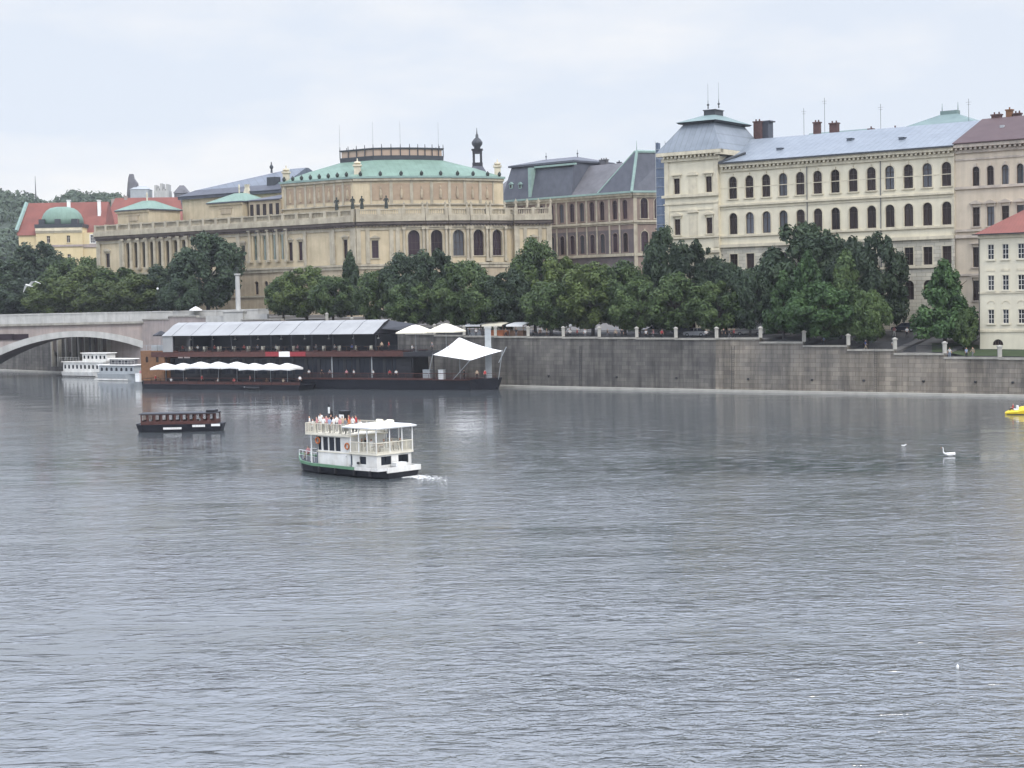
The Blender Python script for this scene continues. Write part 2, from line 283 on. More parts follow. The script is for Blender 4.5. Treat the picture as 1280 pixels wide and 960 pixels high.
# ------------------------------------------------------------------ windows
class WinKind:
    def __init__(s, w, h, arch=False, d=.4, frame='frame', pane='glass', trim='cream_trim', sill=True, hood=None, sur=.16, proud=.07, mull=(1, 1), key=False):
        r = w/2; zs = h-r if arch else h; n = 8
        arc = [(-r*math.cos(math.pi*i/n), zs+r*math.sin(math.pi*i/n)) for i in range(n+1)] if arch else [(-r, h), (r, h)]
        s.w, s.h, s.arch, s.d = w, h, arch, d
        f = MB(); t = .07 if w > .8 else .05; y0, y1 = d-.14, d-.03
        f.box(-r, -r+t, y0, y1, 0, zs).box(r-t, r, y0, y1, 0, zs).box(-r+t, r-t, y0, y1, 0, t)
        if arch:
            for p, q in zip(arc, arc[1:]):
                k = (r-t)/r; ip = (p[0]*k, zs+(p[1]-zs)*k); iq = (q[0]*k, zs+(q[1]-zs)*k)
                f.loft([(p[0], y0, p[1]), (q[0], y0, q[1]), (iq[0], y0, iq[1]), (ip[0], y0, ip[1])], [(p[0], y1, p[1]), (q[0], y1, q[1]), (iq[0], y1, iq[1]), (ip[0], y1, ip[1])])
        else: f.box(-r+t, r-t, y0, y1, h-t, h)
        for i in range(mull[0]):
            x = -r + w*(i+1)/(mull[0]+1); f.box(x-.035, x+.035, y0, y1-.01, t, h-t)
        for i in range(mull[1]):
            z = zs*(.92 if arch else .66) if mull[1] == 1 else zs*(i+1)/(mull[1]+1); f.box(-r+t, r-t, y0-.01, y1-.02, z-.04, z+.04)
        s.frame = f.mesh('window', M[frame])
        g = MB(); g.add([(p[0], d-.02, p[1]) for p in arc[::-1]] + [(-r, d-.02, 0), (r, d-.02, 0)], [list(range(len(arc)+2))]); s.pane = g.mesh('pane', M[pane])
        s.pane_light = None
        u = MB(); o = sur; yp = -proud
        if sur:
            u.box(-r-o, -r, yp, -.002, 0, zs).box(r, r+o, yp, -.002, 0, zs)
            if arch:
                for p, q in zip(arc, arc[1:]):
                    k = (r+o)/r; ip = (p[0]*k, zs+(p[1]-zs)*k); iq = (q[0]*k, zs+(q[1]-zs)*k)
                    u.loft([(p[0], yp, p[1]), (q[0], yp, q[1]), (iq[0], yp, iq[1]), (ip[0], yp, ip[1])], [(p[0], -.002, p[1]), (q[0], -.002, q[1]), (iq[0], -.002, iq[1]), (ip[0], -.002, ip[1])])
                if key: u.box(-.14, .14, yp-.12, -.004, h-.02, h+.5)
            else: u.box(-r-o, r+o, yp, -.002, h, h+o)
        s.sur = u.mesh('surround', M[trim]) if sur else None
        s.sill = MB().box(-r-sur-.12, r+sur+.12, -.22, .06, -.2, -.003).mesh('sill', M[trim]) if sill else None
        s.hood = None
        if hood:
            hb = MB(); W = r+sur+.3; z = h+sur+.35
            hb.box(-W, W, -.35, -.003, z, z+.16)
            if hood == 'tri':
                hb.loft([(-W, -.35, z+.163), (W, -.35, z+.163), (0, -.35, z+.163+W*.42)], [(-W, -.003, z+.163), (W, -.003, z+.163), (0, -.003, z+.163+W*.42)])
            if hood == 'round':
                a = [(-W*math.cos(math.pi*i/8), z+.163+W*.5*math.sin(math.pi*i/8)) for i in range(9)]
                hb.loft([(p[0], -.35, p[1]) for p in a], [(p[0], -.003, p[1]) for p in a])
            for sx in (-1, 1): hb.box(sx*(W-.3)-.1, sx*(W-.3)+.1, -.25, -.004, z-.4, z-.002)
            s.hood = hb.mesh('hood', M[trim])
    def op(s, a, z): return (a-s.w/2, a+s.w/2, z, z+s.h, s.arch)
    def put(s, root, seg, a, z, b=0, pane=None):
        T = RM[root.name].inverted() @ seg.M @ Matrix.Translation((a, b, z))
        o = obj('window', s.frame, root, T); RM.pop(o.name, None)
        if pane is None and random.random() < .10: pane = 'glass_pale'
        for nm, me in (('pane', s.pane), ('surround', s.sur), ('sill', s.sill), ('window_hood', s.hood)):
            if me:
                c = bpy.data.objects.new(nm, me); C.objects.link(c); c.parent = o
                if nm == 'pane' and pane: c.material_slots[0].link = 'OBJECT'; c.material_slots[0].material = M[pane]
        return o
def band(mb, a0, a1, z0, z1, proj, back=-.003, ret=0):     # a straight moulding standing proud of the plane
    mb.box(a0-ret, a1+ret, -proj, back, z0, z1)
def cornice(mb, a0, a1, z, h=.9, proj=.9, dent=.75, ret=.0):
    mb.box(a0-ret*.4, a1+ret*.4, -proj*.35, -.003, z, z+h*.35)
    x = a0+.2
    if dent:
        while x < a1-.3: mb.box(x, x+dent*.45, -proj*.8, -.004, z+h*.352, z+h*.62); x += dent
    else: mb.box(a0-ret*.6, a1+ret*.6, -proj*.7, -.003, z+h*.352, z+h*.62)
    mb.box(a0-ret, a1+ret, -proj, -.003, z+h*.622, z+h)
def block(mb, a0, a1, b0, b1, z0, z1, ops=(), top=True, d=.4, left=True):
    mb.wall(a0, a1, z0, z1, ops, y=b0, d=d)
    if left: mb.poly((a0, b0, z0), (a0, b0, z1), (a0, b1, z1), (a0, b1, z0))
    mb.poly((a1, b0, z0), (a1, b1, z0), (a1, b1, z1), (a1, b0, z1)); mb.poly((a0, b1, z0), (a0, b1, z1), (a1, b1, z1), (a1, b1, z0))
    if top: mb.poly((a0, b0, z1), (a1, b0, z1), (a1, b1, z1), (a0, b1, z1))
def chimney(root, seg, a, b, z0, z1, w=1.2, dpt=.9, m='brick', label=None):
    mb = MB(seg.M); mb.box(a-w/2, a+w/2, b-dpt/2, b+dpt/2, z0, z1); mb.box(a-w/2-.12, a+w/2+.12, b-dpt/2-.12, b+dpt/2+.12, z1+.002, z1+.22)
    n = max(1, int(w/.6))
    for i in range(n): x = a-w/2+w*(i+.5)/n; mb.tube((x, b, z1+.22), (x, b, z1+.6), .14)
    o = mb.build('chimney', M[m], root)
    if label: o['label'] = label
    return o
# ================================================================== RIVER, QUAY, GROUND
def wpt(px, py): p = P(px, py, z=0); return Vector((p.x, p.y))
_w = [(1420, 499.6), (1280, 497), (900, 490), (621, 484)]
WB = [wpt(*q) for q in _w] + [wpt(60, 466), wpt(0, 463.5)]
WB.append(WB[-1] + (WB[-1]-WB[-2]).normalized()*260)
WB.insert(0, WB[0] + (WB[0]-WB[1]).normalized()*160)
def lerp(a, b, t): return a+(b-a)*t
def on_wall(px):                                   # where the sight line of this column crosses the quay line
    r = ray(px, 450); r = Vector((r.x, r.y))
    for p, q in zip(WB, WB[1:]):
        e = q-p; den = r.x*e.y-r.y*e.x
        if abs(den) < 1e-9: continue
        t = (p.x*e.y-p.y*e.x)/den; s = (p.x*r.y-p.y*r.x)/den
        if t > 0 and -1e-6 <= s <= 1+1e-6: return r*t
def z_at(pt, px, py):                             # height of the sight line where it passes pt
    r = ray(px, py); return EYE.z + r.z*(pt.y/r.y)
spans = [(1480, 1395, 448.5), (1395, 1316, 448.2), (1316, 1244, 448), (1244, 1175, 447), (1175, 1112.5, 442), (1112.5, 1054, 437), (1054, 998.5, 432), (998.5, 944, 427.5), (944, 889, 422.5), (889, 838, 423), (838, 789, 422.5),
         (789, 742, 422), (742, 697, 421.5), (697, 653, 421), (653, 612, 420.5), (612, 573, 420), (573, 536, 419), (536, 500, 417), (500, 466, 414), (466, 433, 411), (433, 402, 408)]
SP = []
for a, b, y in spans:
    pa, pb = on_wall(a), on_wall(b); pm = (pa+pb)/2; pxm = (a+b)/2
    SP.append((pa, pb, z_at(on_wall(pxm), pxm, y), a, b))
zl = SP[-1][2]; pl = SP[-1][1]
for a, b, z in ((402, 345, 12.0), (345, 290, 12.7), (290, 240, 13.3), (240, 205, 13.6), (205, 120, 13.0), (120, 40, 12.6), (40, 0, 12.6)):
    SP.append((on_wall(a), on_wall(b), z, a, b))
SP.append((on_wall(0), WB[-1], 12.6, 0, -400))
SP.insert(0, (WB[0], on_wall(1480), SP[0][2], 1800, 1480))
bk = Vector((.58, .815))
qw = MB(); cp = MB(); lg = MB()
for pa, pb, z, a, b in SP:
    u = (pa-pb).normalized(); n = Vector((-u.y, u.x)); Lw = (pa-pb).length
    T = Matrix(((u.x, n.x, 0, pb.x), (u.y, n.y, 0, pb.y), (0, 0, 1, 0), (0, 0, 0, 1)))
    ins = 1.3
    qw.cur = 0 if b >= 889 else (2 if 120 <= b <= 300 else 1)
    qw.T = T; qw.poly((0, ins, -1), (Lw, ins, -1), (Lw, ins+.35, z-.3), (0, ins+.35, z-.3)); qw.poly((0, ins+.35, z-.3), (Lw, ins+.35, z-.3), (Lw, ins+1.5, z-.3), (0, ins+1.5, z-.3))
    qw.poly((0, ins, -1), (0, ins+.35, z-.3), (0, ins+1.5, z-.3), (0, ins+1.5, -1)); qw.poly((Lw, ins, -1), (Lw, ins+1.5, -1), (Lw, ins+1.5, z-.3), (Lw, ins+.35, z-.3))
    cp.T = T; cp.box(0.003, Lw-.003, ins+.15, ins+1.1, z-.296, z)
    lg.T = T; lg.box(0, Lw, 0, ins+.1, -1, .34)
M['quay'] = mat('quay_stone_blocks', (.30, .26, .20), (.18, .165, .14), scale=.13, streak=.5, brick=(SU, 1.9, .68, .5))
M['ledge'] = mat('pale_ledge_stone', (.40, .38, .33), (.30, .29, .25), scale=.6)
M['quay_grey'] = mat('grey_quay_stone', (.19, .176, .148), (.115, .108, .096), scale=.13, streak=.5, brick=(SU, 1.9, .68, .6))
qo = qw.build('quay_wall', [M['quay'], M['quay_grey'], M['pinkstone']]); tag(qo, 'long stained sandstone block wall of the river embankment', 'wall')
tag(cp.build('coping', M['coping'], qo)); lg.build('ledge', M['ledge'], qo)
for px in (720, 911, 1090): 
    p = on_wall(px); q_ = on_wall(px-2); u = (on_wall(px+1)-p).normalized(); z_ = z_at(p, px, 430); T = Matrix(((u.x, -u.y, 0, p.x), (u.y, u.x, 0, p.y), (0, 0, 1, 0), (0, 0, 0, 1))); mb = MB(T)
    for s in (-.22, .22): mb.tube((s, 1.15, .3), (s, 1.5, z_-.4), .03, n=4)
    for k in range(int((z_-.8)/.35)): mb.tube((-.22, 1.16+.3*k*.35/z_, .5+k*.35), (.22, 1.16+.3*k*.35/z_, .5+k*.35), .022, n=4)
    mb.build('ladder', M['iron'] if 'iron' in M else None, qo)
for px in (680, 765, 840, 930, 1010, 1075, 1150, 1215, 1262):
    p = on_wall(px)+bk*1.35; mb = MB(Matrix.Translation((p.x, p.y, 2.1))); mb.lathe((0, 0, -.16), [(.16, 0), (.2, .05), (.2, .25), (.16, .3)], 8); mb.build('mooring_ring', M['iron'], qo)
# quay railing: stone pillars and iron railings between them
pm = MB(); pm.box(-.27, .27, -.27, .27, 0, 1.45); pm.box(-.36, .36, -.36, .36, 1.453, 1.62); pm.rect_loft((-.3, .3, -.3, .3, 1.623), (-.08, .08, -.08, .08, 1.8))
pillar_me = pm.mesh('railing_pillar', M['ledge'])
def wz(px):
    for pa, pb, z, a, b in SP:
        if b <= px <= a: return z
    return SP[0][2]
plist = [b for _, _, _, a, b in SP if b > 380]
for k, px in enumerate(sorted(plist)):
    p = on_wall(px-.01); zz = max(wz(px-1), wz(px+1)) if px < 1300 else wz(px)
    q = p + bk*1.95
    o = obj('railing_pillar', pillar_me, None, Matrix.Translation((q.x, q.y, zz-.01)))
    place = {653: 'just right of the tall grey mooring pile', 612: 'right behind the tall grey mooring pile', 697: 'left of the parked cars, under the long tree row', 742: 'under the pale olive tree',
             789: 'right of the pale olive tree, two pillars from the first step down', 838: 'just left of the silver parked car', 889: 'beside the walker in a white shirt', 944: 'where the coping steps down for the first time',
             998.5: 'at the second step down of the coping', 1054: 'below the big dark tree, at the third step', 1112.5: 'at the foot of the sloping path', 1175: 'in front of the conical tree',
             1244: 'in front of the pale house cellar window'}.get(px, 'behind the floating restaurant, number %d from its left end' % (k+1))
    tag(o, 'pale stone pillar of the quay railing ' + place, 'pillar', 'stone pillars of the quay railing')
for i, (pa, pb, z, a, b) in enumerate(SP[1:22]):
    u = (pa-pb).normalized(); Lw = (pa-pb).length; q = pb + bk*1.95
    rm = MB(); n = int(Lw/.16); rm.box(.3, Lw-.3, -.03, .03, 1.12, 1.18); rm.box(.3, Lw-.3, -.025, .025, .12, .17)
    for k in range(n): x = .3+(Lw-.6)*(k+.5)/n; rm.box(x-.014, x+.014, -.014, .014, .17, 1.12)
    T = Matrix(((u.x, -u.y, 0, q.x), (u.y, u.x, 0, q.y), (0, 0, 1, z), (0, 0, 0, 1)))
    o = obj('iron_railing', rm.mesh('iron_railing', M['iron']), None, T)
    tag(o, ('black iron railing panel on the quay coping, panel %d counted from the right edge' % (i+1)), 'railing', 'iron railing panels along the quay')
# --- ground sheet behind the wall
cols = []
for pa, pb, z, a, b in SP: cols += [(pa, z-.32), (pb, z-.32)]
def gprof(z, d, right):
    base = lerp(max(z, 9.3), z, .0) if d > 25 else lerp(z, max(z, 9.3), max(0, d-3)/22)
    return z if d <= 3 else base
rows = [1.6, 3, 8, 14, 20, 25, 45, 90, 200, 500, 1200, 3500]
gv = []; gf = []
for p, z in cols:
    for d in rows:
        if p.y > 330 and d > 40: pass
        q = p + bk*d; zz = gprof(z, d, 0)
        if d >= 90: zz = lerp(zz, 13, min(1, d/500))
        gv.append((q.x, q.y, zz))
nr = len(rows)
for i in range(len(cols)-1):
    for j in range(nr-1): gf.append([i*nr+j, (i+1)*nr+j, (i+1)*nr+j+1, i*nr+j+1][::-1])
g = MB(); g.add(gv, gf); g.T = Matrix()
# sheet continues left and right of the quay line
eL = Vector(gv[-nr]); eR = Vector(gv[0])
g.poly((gv[0][0], gv[0][1], gv[0][2]), (gv[nr-1][0], gv[nr-1][1], 13), (5000, 2500, 13), (2500, -300, 5))
g.poly((gv[-nr][0], gv[-nr][1], gv[-nr][2]), (-5000, 1500, 13), (-4000, 5000, 13), (gv[-1][0], gv[-1][1], 13))
struct('ground', g, M['paving'])
def ground_z(x, y):
    best = None; p = Vector((x, y))
    for pa, pb, z, a, b in SP:
        # solve p = pa + s(pb-pa) + d*bk
        e = pb-pa; den = e.x*bk.y-e.y*bk.x; r = p-pa
        s = (r.x*bk.y-r.y*bk.x)/den; d = (e.x*r.y-e.y*r.x)/den
        if -.02 <= s <= 1.02: return gprof(z-.32, d, 0), d
    return 9.3, 30
def behind(px, d):                       # a point d metres behind the quay line on this column of the photograph (along the ray)
    p = on_wall(px); r = Vector((ray(px, 430).x, ray(px, 430).y)).normalized()
    k = r.dot(bk); q = p + r*(d/k); return q
# promenade road, lawn and the sloping path on the right
def strip(name, pxs, d0, d1, m, dz):
    mb = MB(); pts = []
    for px in pxs:
        row = []
        for d in (d0, (2*d0+d1)/3, (d0+2*d1)/3, d1):
            q = behind(px, d); row.append((q.x, q.y, ground_z(q.x, q.y)[0]+dz))
        pts.append(row)
    for r0, r1 in zip(pts, pts[1:]):
        for k in range(3): mb.poly(r0[k], r1[k], r1[k+1], r0[k+1])
    return struct(name, mb, m)
road = strip('road', [430, 500, 560, 621, 700, 800, 900, 1000, 1060], 13, 20, M['asphalt'], .10)
strip('lawn', [1165, 1185, 1205, 1225, 1250, 1285, 1330], 4.5, 12, M['grass'], .12)
strip('path', [1070, 1085, 1100, 1115, 1130, 1145], 5, 22, M['asphalt'], .14)
# --- water
wm = bpy.data.materials.new('river_water'); wm.use_nodes = True; nt = wm.node_tree; L = nt.links.new; b = nt.nodes['Principled BSDF']
geo = N(nt, 'ShaderNodeNewGeometry')
def wn(scale, sx, sy, rot, det, dist=0.0, rough=.55):
    m = N(nt, 'ShaderNodeMapping'); m.inputs['Scale'].default_value = (sx, sy, 1); m.inputs['Rotation'].default_value = (0, 0, rot); L(geo.outputs['Position'], m.inputs[0])
    n = N(nt, 'ShaderNodeTexNoise', Scale=scale, Detail=det, Roughness=rough, Distortion=dist); L(m.outputs[0], n.inputs['Vector']); return n.outputs[0]
def mth(op, a, b2=None, c=None):
    n = N(nt, 'ShaderNodeMath', operation=op)
    for i, v in enumerate((a, b2, c)):
        if v is None: continue
        if isinstance(v, (int, float)): n.inputs[i].default_value = v
        else: L(v, n.inputs[i])
    return n.outputs[0]
fine = wn(1.7, .9, 1.2, .12, 3.0, .6, .6); mid = wn(.62, .8, 1.25, -.15, 3.0, .6); big = wn(.10, .6, 1.6, .2, 2.0)
patch = wn(.018, .8, 1.6, .1, 3.0)                         # calmer and rougher patches of the river
pr = N(nt, 'ShaderNodeMapRange'); pr.inputs[1].default_value = .40; pr.inputs[2].default_value = .60; pr.inputs[3].default_value = .25; pr.inputs[4].default_value = 1.5; L(patch, pr.inputs[0])
h = mth('ADD', mth('MULTIPLY', fine, .085), mth('MULTIPLY', mid, .13)); sy = N(nt, 'ShaderNodeSeparateXYZ'); L(geo.outputs['Position'], sy.inputs[0]); lee = N(nt, 'ShaderNodeValToRGB'); le = lee.color_ramp.elements   # the embankment shelters the water at its foot
nr_ = N(nt, 'ShaderNodeMath', operation='DIVIDE'); L(sy.outputs[1], nr_.inputs[0]); nr_.inputs[1].default_value = 300
le[0].position = .2; le[0].color = (1, 1, 1, 1); le[1].position = .88; le[1].color = (.05, .05, .05, 1); x_ = le.new(.42); x_.color = (.50, .50, .50, 1); x_ = le.new(.66); x_.color = (.15, .15, .15, 1); L(nr_.outputs[0], lee.inputs[0])
h = mth('MULTIPLY', h, pr.outputs[0]); streak = wn(1.0, .38, 1.7, .05, 2.0, .5); streak = mth('MULTIPLY', mth('MAXIMUM', mth('SUBTRACT', streak, .56), 0.0), .60); h = mth('ADD', h, streak)
h = mth('MULTIPLY', h, mth('MULTIPLY', lee.outputs[0], 1.0)); h = mth('ADD', h, mth('MULTIPLY', big, .10))
bp = N(nt, 'ShaderNodeBump', Strength=1.0, Distance=1.0); L(h, bp.inputs['Height']); L(bp.outputs[0], b.inputs['Normal'])
b.inputs['Base Color'].default_value = (.070, .078, .080, 1); b.inputs['Roughness'].default_value = .09; b.inputs['IOR'].default_value = 1.95; b.inputs['Specular IOR Level'].default_value = .5
wt = MB(); 
rv = [(-600, -60, 0), (600, -60, 0), (600, 30, 0)] + [(p.x+bk.x*.5, p.y+bk.y*.5, 0) for p in WB] + [(-600, 700, 0)]
wt.poly(*rv); struct('water', wt, wm)
# wake foam behind the tour boat comes later
# ================================================================== THE SCHOOL: long cream building with zinc roof
S = seg_px(1193, 182, 262, math.degrees(math.atan2(-.58, .815)))
gS = 8.2
sch = thing('school_building', 'long cream building with arched windows, pale metal roof and a square corner tower', 'building', at(S, -25, 0, gS))
aT = S.a(900, 240); aL = S.a(833, 240)
ucol = [916, 935.6, 956.3, 976.9, 998, 1019.4, 1042.5, 1066, 1089, 1111, 1135, 1158.5, 1183]
a0c, a1c = S.a(916, 230), S.a(1183, 217); ca = [a0c + (a1c-a0c)*i/12 for i in range(13)]
zu0, zu1 = S.z(1183, 232.5), S.z(1183, 202.2); zl0, zl1 = S.z(1183, 280.7), S.z(1183, 251.8)
zt0, zt1 = S.z(1184, 330), S.z(1184, 307.5); zg1 = S.z(1139, 350.5); zeave = S.z(1193, 184)
Ku = WinKind(1.62, zu1-zu0, True, mull=(1, 1), key=True); Kl = WinKind(1.62, zl1-zl0, True, mull=(1, 1)); Kt = WinKind(1.55, zt1-zt0, False, mull=(1, 1), sill=True)
Kg = WinKind(1.6, 3.2, True, mull=(1, 1), sur=0, sill=False)
ops = []
for a in ca: ops += [Ku.op(a, zu0), Kl.op(a, zl0), Kt.op(a, zt0), Kg.op(a, zg1-3.2)]
zb = S.z(1183, 297)                                           # belt above the rusticated floors
mb = MB(S.M); up = [o for o in ops if o[2] > zb]; lo = [o for o in ops if o[3] < zb]
mb.wall(aT+.003, 0, zb, zeave, up); mb.poly((0, 0, zb), (0, 28, zb), (0, 28, zeave), (0, 0, zeave)); mb.poly((aT, 28, gS-2), (aT, 28, zeave), (0, 28, zeave), (0, 28, gS-2))
mb.build('wall', M['cream'], sch)
mb = MB(S.M); mb.wall(aT+.003, 0, gS-2, zb, lo); mb.build('rusticated_wall', M['rustic'], sch)
for i, a in enumerate(ca):
    Ku.put(sch, S, a, zu0, pane='glass_pale' if i == 11 else None); Kl.put(sch, S, a, zl0, pane='glass_pale' if i in (1, 2) else None); Kt.put(sch, S, a, zt0); Kg.put(sch, S, a, zg1-3.2)
mb = MB(S.M)
cornice(mb, aT+.4, 0, S.z(1193, 195), S.z(1193, 184)-S.z(1193, 195), .85, .78)
for y, hgt, pr_ in ((242, .35, .35), (284, .3, .25), (298, .55, .4), (334, .35, .25)): band(mb, aT+.01, -.02, S.z(1193, y), S.z(1193, y)+hgt, pr_)
x = aT+.5
band(mb, aT+.01, -.02, S.z(1193, 242)-.5, S.z(1193, 242)-.35, .12); band(mb, aT+.01, -.02, S.z(1183, 218), S.z(1183, 218)+.12, .05)
mb.box(-.42, -.02, -.12, -.004, zb+.6, S.z(1193, 197))
mb.build('cornice', M['cream_trim'], sch)
mb = MB(S.M); mb.box(-.5, -.003, -.3, -.005, gS-2, zb-.01); mb.build('corner_pier', M['rustic'], sch)
zr = S.z(1229, 151, 13.5)
mb = MB(S.M); e = .95; z0 = zeave+.05
mb.loft([(aT+.5, -e, z0), (0, -e, z0), (0, 13.5, zr), (aT-2, 13.5, zr)], [(aT+.5, -e, z0+.12), (0, -e, z0+.12), (0, 13.5, zr+.12), (aT-2, 13.5, zr+.12)])
mb.loft([(aT-2, 13.5, zr), (0, 13.5, zr), (0, 28, z0), (aT-2, 28, z0)], [(aT-2, 13.5, zr+.12), (0, 13.5, zr+.12), (0, 28, z0+.12), (aT-2, 28, z0+.12)])
ro = mb.build('roof', M['zinc'], sch)
mb = MB(S.M); mb.box(aT+.3, 0, -e-.22, -e-.003, z0-.06, z0+.2); mb.tube((aT+.3, -e, z0+.2), (aT+3.4, 3.4, z0+2.0), .22); mb.build('gutter', M['zinc_dark'], sch)
# corner tower
zte = S.z(899, 195); wt_ = 17
Kp = WinKind(1.25, S.z(888, 220.6)-S.z(888, 240.3), False, mull=(1, 1), hood='flat'); Kq = WinKind(1.25, S.z(888, 271)-S.z(888, 291), False, mull=(1, 1), hood='tri')
tc_ = [S.a(848, 230), S.a(888, 230)]; tm = (tc_[0]+tc_[1])/2
zp, zq = S.z(888, 240.3), S.z(888, 292); z3 = S.z(888, 325)
ops = [Kp.op(a, zp) for a in tc_]+[Kq.op(a, zq) for a in tc_]+[Kp.op(a, z3-3) for a in tc_]+[Kp.op(a, 13) for a in tc_]
mb = MB(S.M); block(mb, aL, aT, -.6, wt_, gS-2, zte, ops); mb.build('tower_wall', M['cream'], sch)
S2 = Seg(S.w(0, -.6), S.ang)
for a in tc_: Kp.put(sch, S2, a, zp); Kq.put(sch, S2, a, zq); Kp.put(sch, S2, a, z3-3); Kp.put(sch, S2, a, 13)
T2 = MB(S2.M)
for z_, hh, pp in ((S.z(888, 245), .5, .45), (S.z(888, 254), .25, .2), (S.z(888, 262), .12, .1), (S.z(888, 316), .5, .4), (S.z(888, 297), .3, .3)): T2.box(aL-pp, aT+pp*.5, -pp, -.003, z_, z_+hh)
hz = S.z(888, 218); hq = S.z(866, 266)
for zz in (hz, hq):
    W = 1.15; pts = [(-W*math.cos(math.pi*i/8), zz+W*.5*math.sin(math.pi*i/8)) for i in range(9)]
    T2.loft([(tm+p[0], -.3, p[1]) for p in pts], [(tm+p[0], -.003, p[1]) for p in pts])
    T2.box(tm-.9, tm+.9, -.06, -.003, zz-4.2, zz-.5)
for x in (aL+.02, aT-.92): T2.box(x, x+.9, -.14, -.004, S.z(888, 243)+.2, zte-.1); T2.box(x, x+.9, -.14, -.004, zb, S.z(888, 255))
cornice(T2, aL, aT, zte-.5, S.z(899, 187)-zte+.5, 1.1, .8, ret=1.1)
T2.build('tower_trim', M['cream_trim'], sch)
ze = S.z(899, 187)
mb = MB(S.M); mb.box(aT+.003, aT+1.1, -1.6, wt_+.5, ze-.9, ze-.003); mb.build('tower_cornice', M['cream_trim'], sch)
ztop = S.z(900, 152, 2.6)
mb = MB(S2.M); mb.rect_loft((aL-1.1, aT+1.1, -1.1, wt_+.9, ze+.02), (aL+2.7, aT-2.2, 2.6, wt_-2.2, ztop)); mb.build('tower_roof', M['zinc'], sch)
mb = MB(S2.M); mb.rect_loft((aL+2.0, aT-1.5, 1.9, wt_-1.5, ztop+.02), (aL+1.7, aT-1.2, 1.6, wt_-1.2, ztop+.28)); mb.build('tower_roof_rim', M['zinc_dark'], sch)
zc = ztop+1.75; cx, cy = (aL+aT)/2+.2, wt_/2
mb = MB(S2.M); mb.rect_loft((aL+1.6, aT-1.1, 1.5, wt_-1.1, ztop+.29), (cx-2.4, cx+2.4, cy-4.0, cy+4.0, zc-.6), (cx-1.3, cx+1.3, cy-2.0, cy+2.0, zc)); mb.build('tower_cap', M['copper_dull'], sch)
mb = MB(S2.M); mb.box(cx-1.15, cx+1.15, cy-1.6, cy+1.6, zc+.003, zc+.9); mb.box(cx-1.3, cx+1.3, cy-1.75, cy+1.75, zc+.903, zc+1.05)
for s in (-1, 1): mb.tube((cx+s*1.1, cy, zc+1.4), (cx+s*1.1, cy, zc+3.0), .12, .04); mb.lathe((cx+s*1.1, cy, zc+1.9), [(.05, 0), (.25, .15), (.25, .3), (.05, .45)], 6); mb.tube((cx+s*1.1, cy, zc+3), (cx+s*1.1, cy, zc+6), .03, .02)
mb.build('roof_crest', M['zinc_dark'], sch)
for px in (1009, 1101): a = S.a(px, 230); mb = MB(S.M); mb.tube((a, -.14, gS), (a, -.14, zeave-.9), .075); mb.build('downpipe', M['slate'], sch)
for px, b_ in ((975, 5), (1063, 7.5), (1128, 5.5)): a = S.a(px, 190, b_); z_ = lerp(zeave+.2, zr, b_/13.5); mb = MB(S.M); mb.box(a-.45, a+.45, b_-.5, b_+.6, z_-.3, z_+.45); mb.box(a-.55, a+.55, b_-.6, b_+.7, z_+.453, z_+.52); mb.build('roof_hatch', M['slate_blue'], sch)
for px, b_, h_ in ((1005, 14, 5), (1031, 14, 6.5), (1101, 14, 4.5), (1211, 14, 4)): a = S.a(px, 165, b_); mb = MB(S.M); mb.tube((a, b_, zr), (a, b_, zr+h_), .035, n=4); mb.tube((a-.5, b_, zr+h_-.6), (a+.5, b_, zr+h_-.6), .02, n=4); mb.tube((a-.35, b_, zr+h_-1.0), (a+.35, b_, zr+h_-1.0), .02, n=4); mb.build('aerial', M['steel'], sch)
# rear wing, its green roof, second cap and chimneys behind the ridge
b0 = 30; zg = S.z(1000, 158, b0)
mb = MB(S.M); ae = S.a(1096, 160, b0); mb.rect_loft((aT+4, ae, b0-8, b0+8, zr-2.5), (aT+4, ae-1, b0-1, b0+1, zg-1.6)); mb.build('rear_roof', M['copper_dull'], sch)
mb = MB(S.M); block(mb, aT+4.2, -1.0, b0-7.8, b0+7.8, gS-2, zr-2.6, top=False); mb.build('rear_wall', M['beige'], sch)
b1 = 30; aa0, aa1 = S.a(1136, 155, b1), S.a(1216, 152, b1); zc0 = S.z(1175, 156, b1); zc1 = S.z(1180, 144, b1+5)
mb = MB(S.M); mb.box(aa0, aa1, b1, b1+10, zc0-6, zc0-.003); mb.rect_loft((aa0-.8, aa1+.8, b1-.8, b1+10.8, zc0), ((aa0+aa1)/2-1.6, (aa0+aa1)/2+1.6, b1+4, b1+6, zc1)); cx = (aa0+aa1)/2
mb.box(cx-1.6, cx+1.6, b1+4.2, b1+5.8, zc1+.003, zc1+.7)
for s in (-1, 1): mb.tube((cx+s*1.5, b1+5, zc1+.7), (cx+s*1.5, b1+5, zc1+2.2), .1, .03)
mb.build('rear_cap', M['copper_dull'], sch)
for px, y0, y1, w_, b_ in ((947.5, 149, 172, 1.4, 16), (1021.5, 150, 163, 1.2, 19), (1043, 151, 164, 1.6, 19), (1089, 158, 166, .8, 17), (1119, 157, 164, .7, 17)):
    chimney(sch, S, S.a(px, y1, b_), b_, S.z(px, y1, b_)-2, S.z(px, y0, b_)-.6, w_)
a = S.a(958, 165, 18); mb = MB(S.M); mb.box(a-.9, a+.9, 17, 19, zr-2, S.z(958, 153, 18)); mb.box(a-1.1, a+1.3, 16.8, 19.2, S.z(958, 153, 18)+.003, S.z(958, 151.5, 18)); mb.build('roof_hatch', M['slate'], sch)
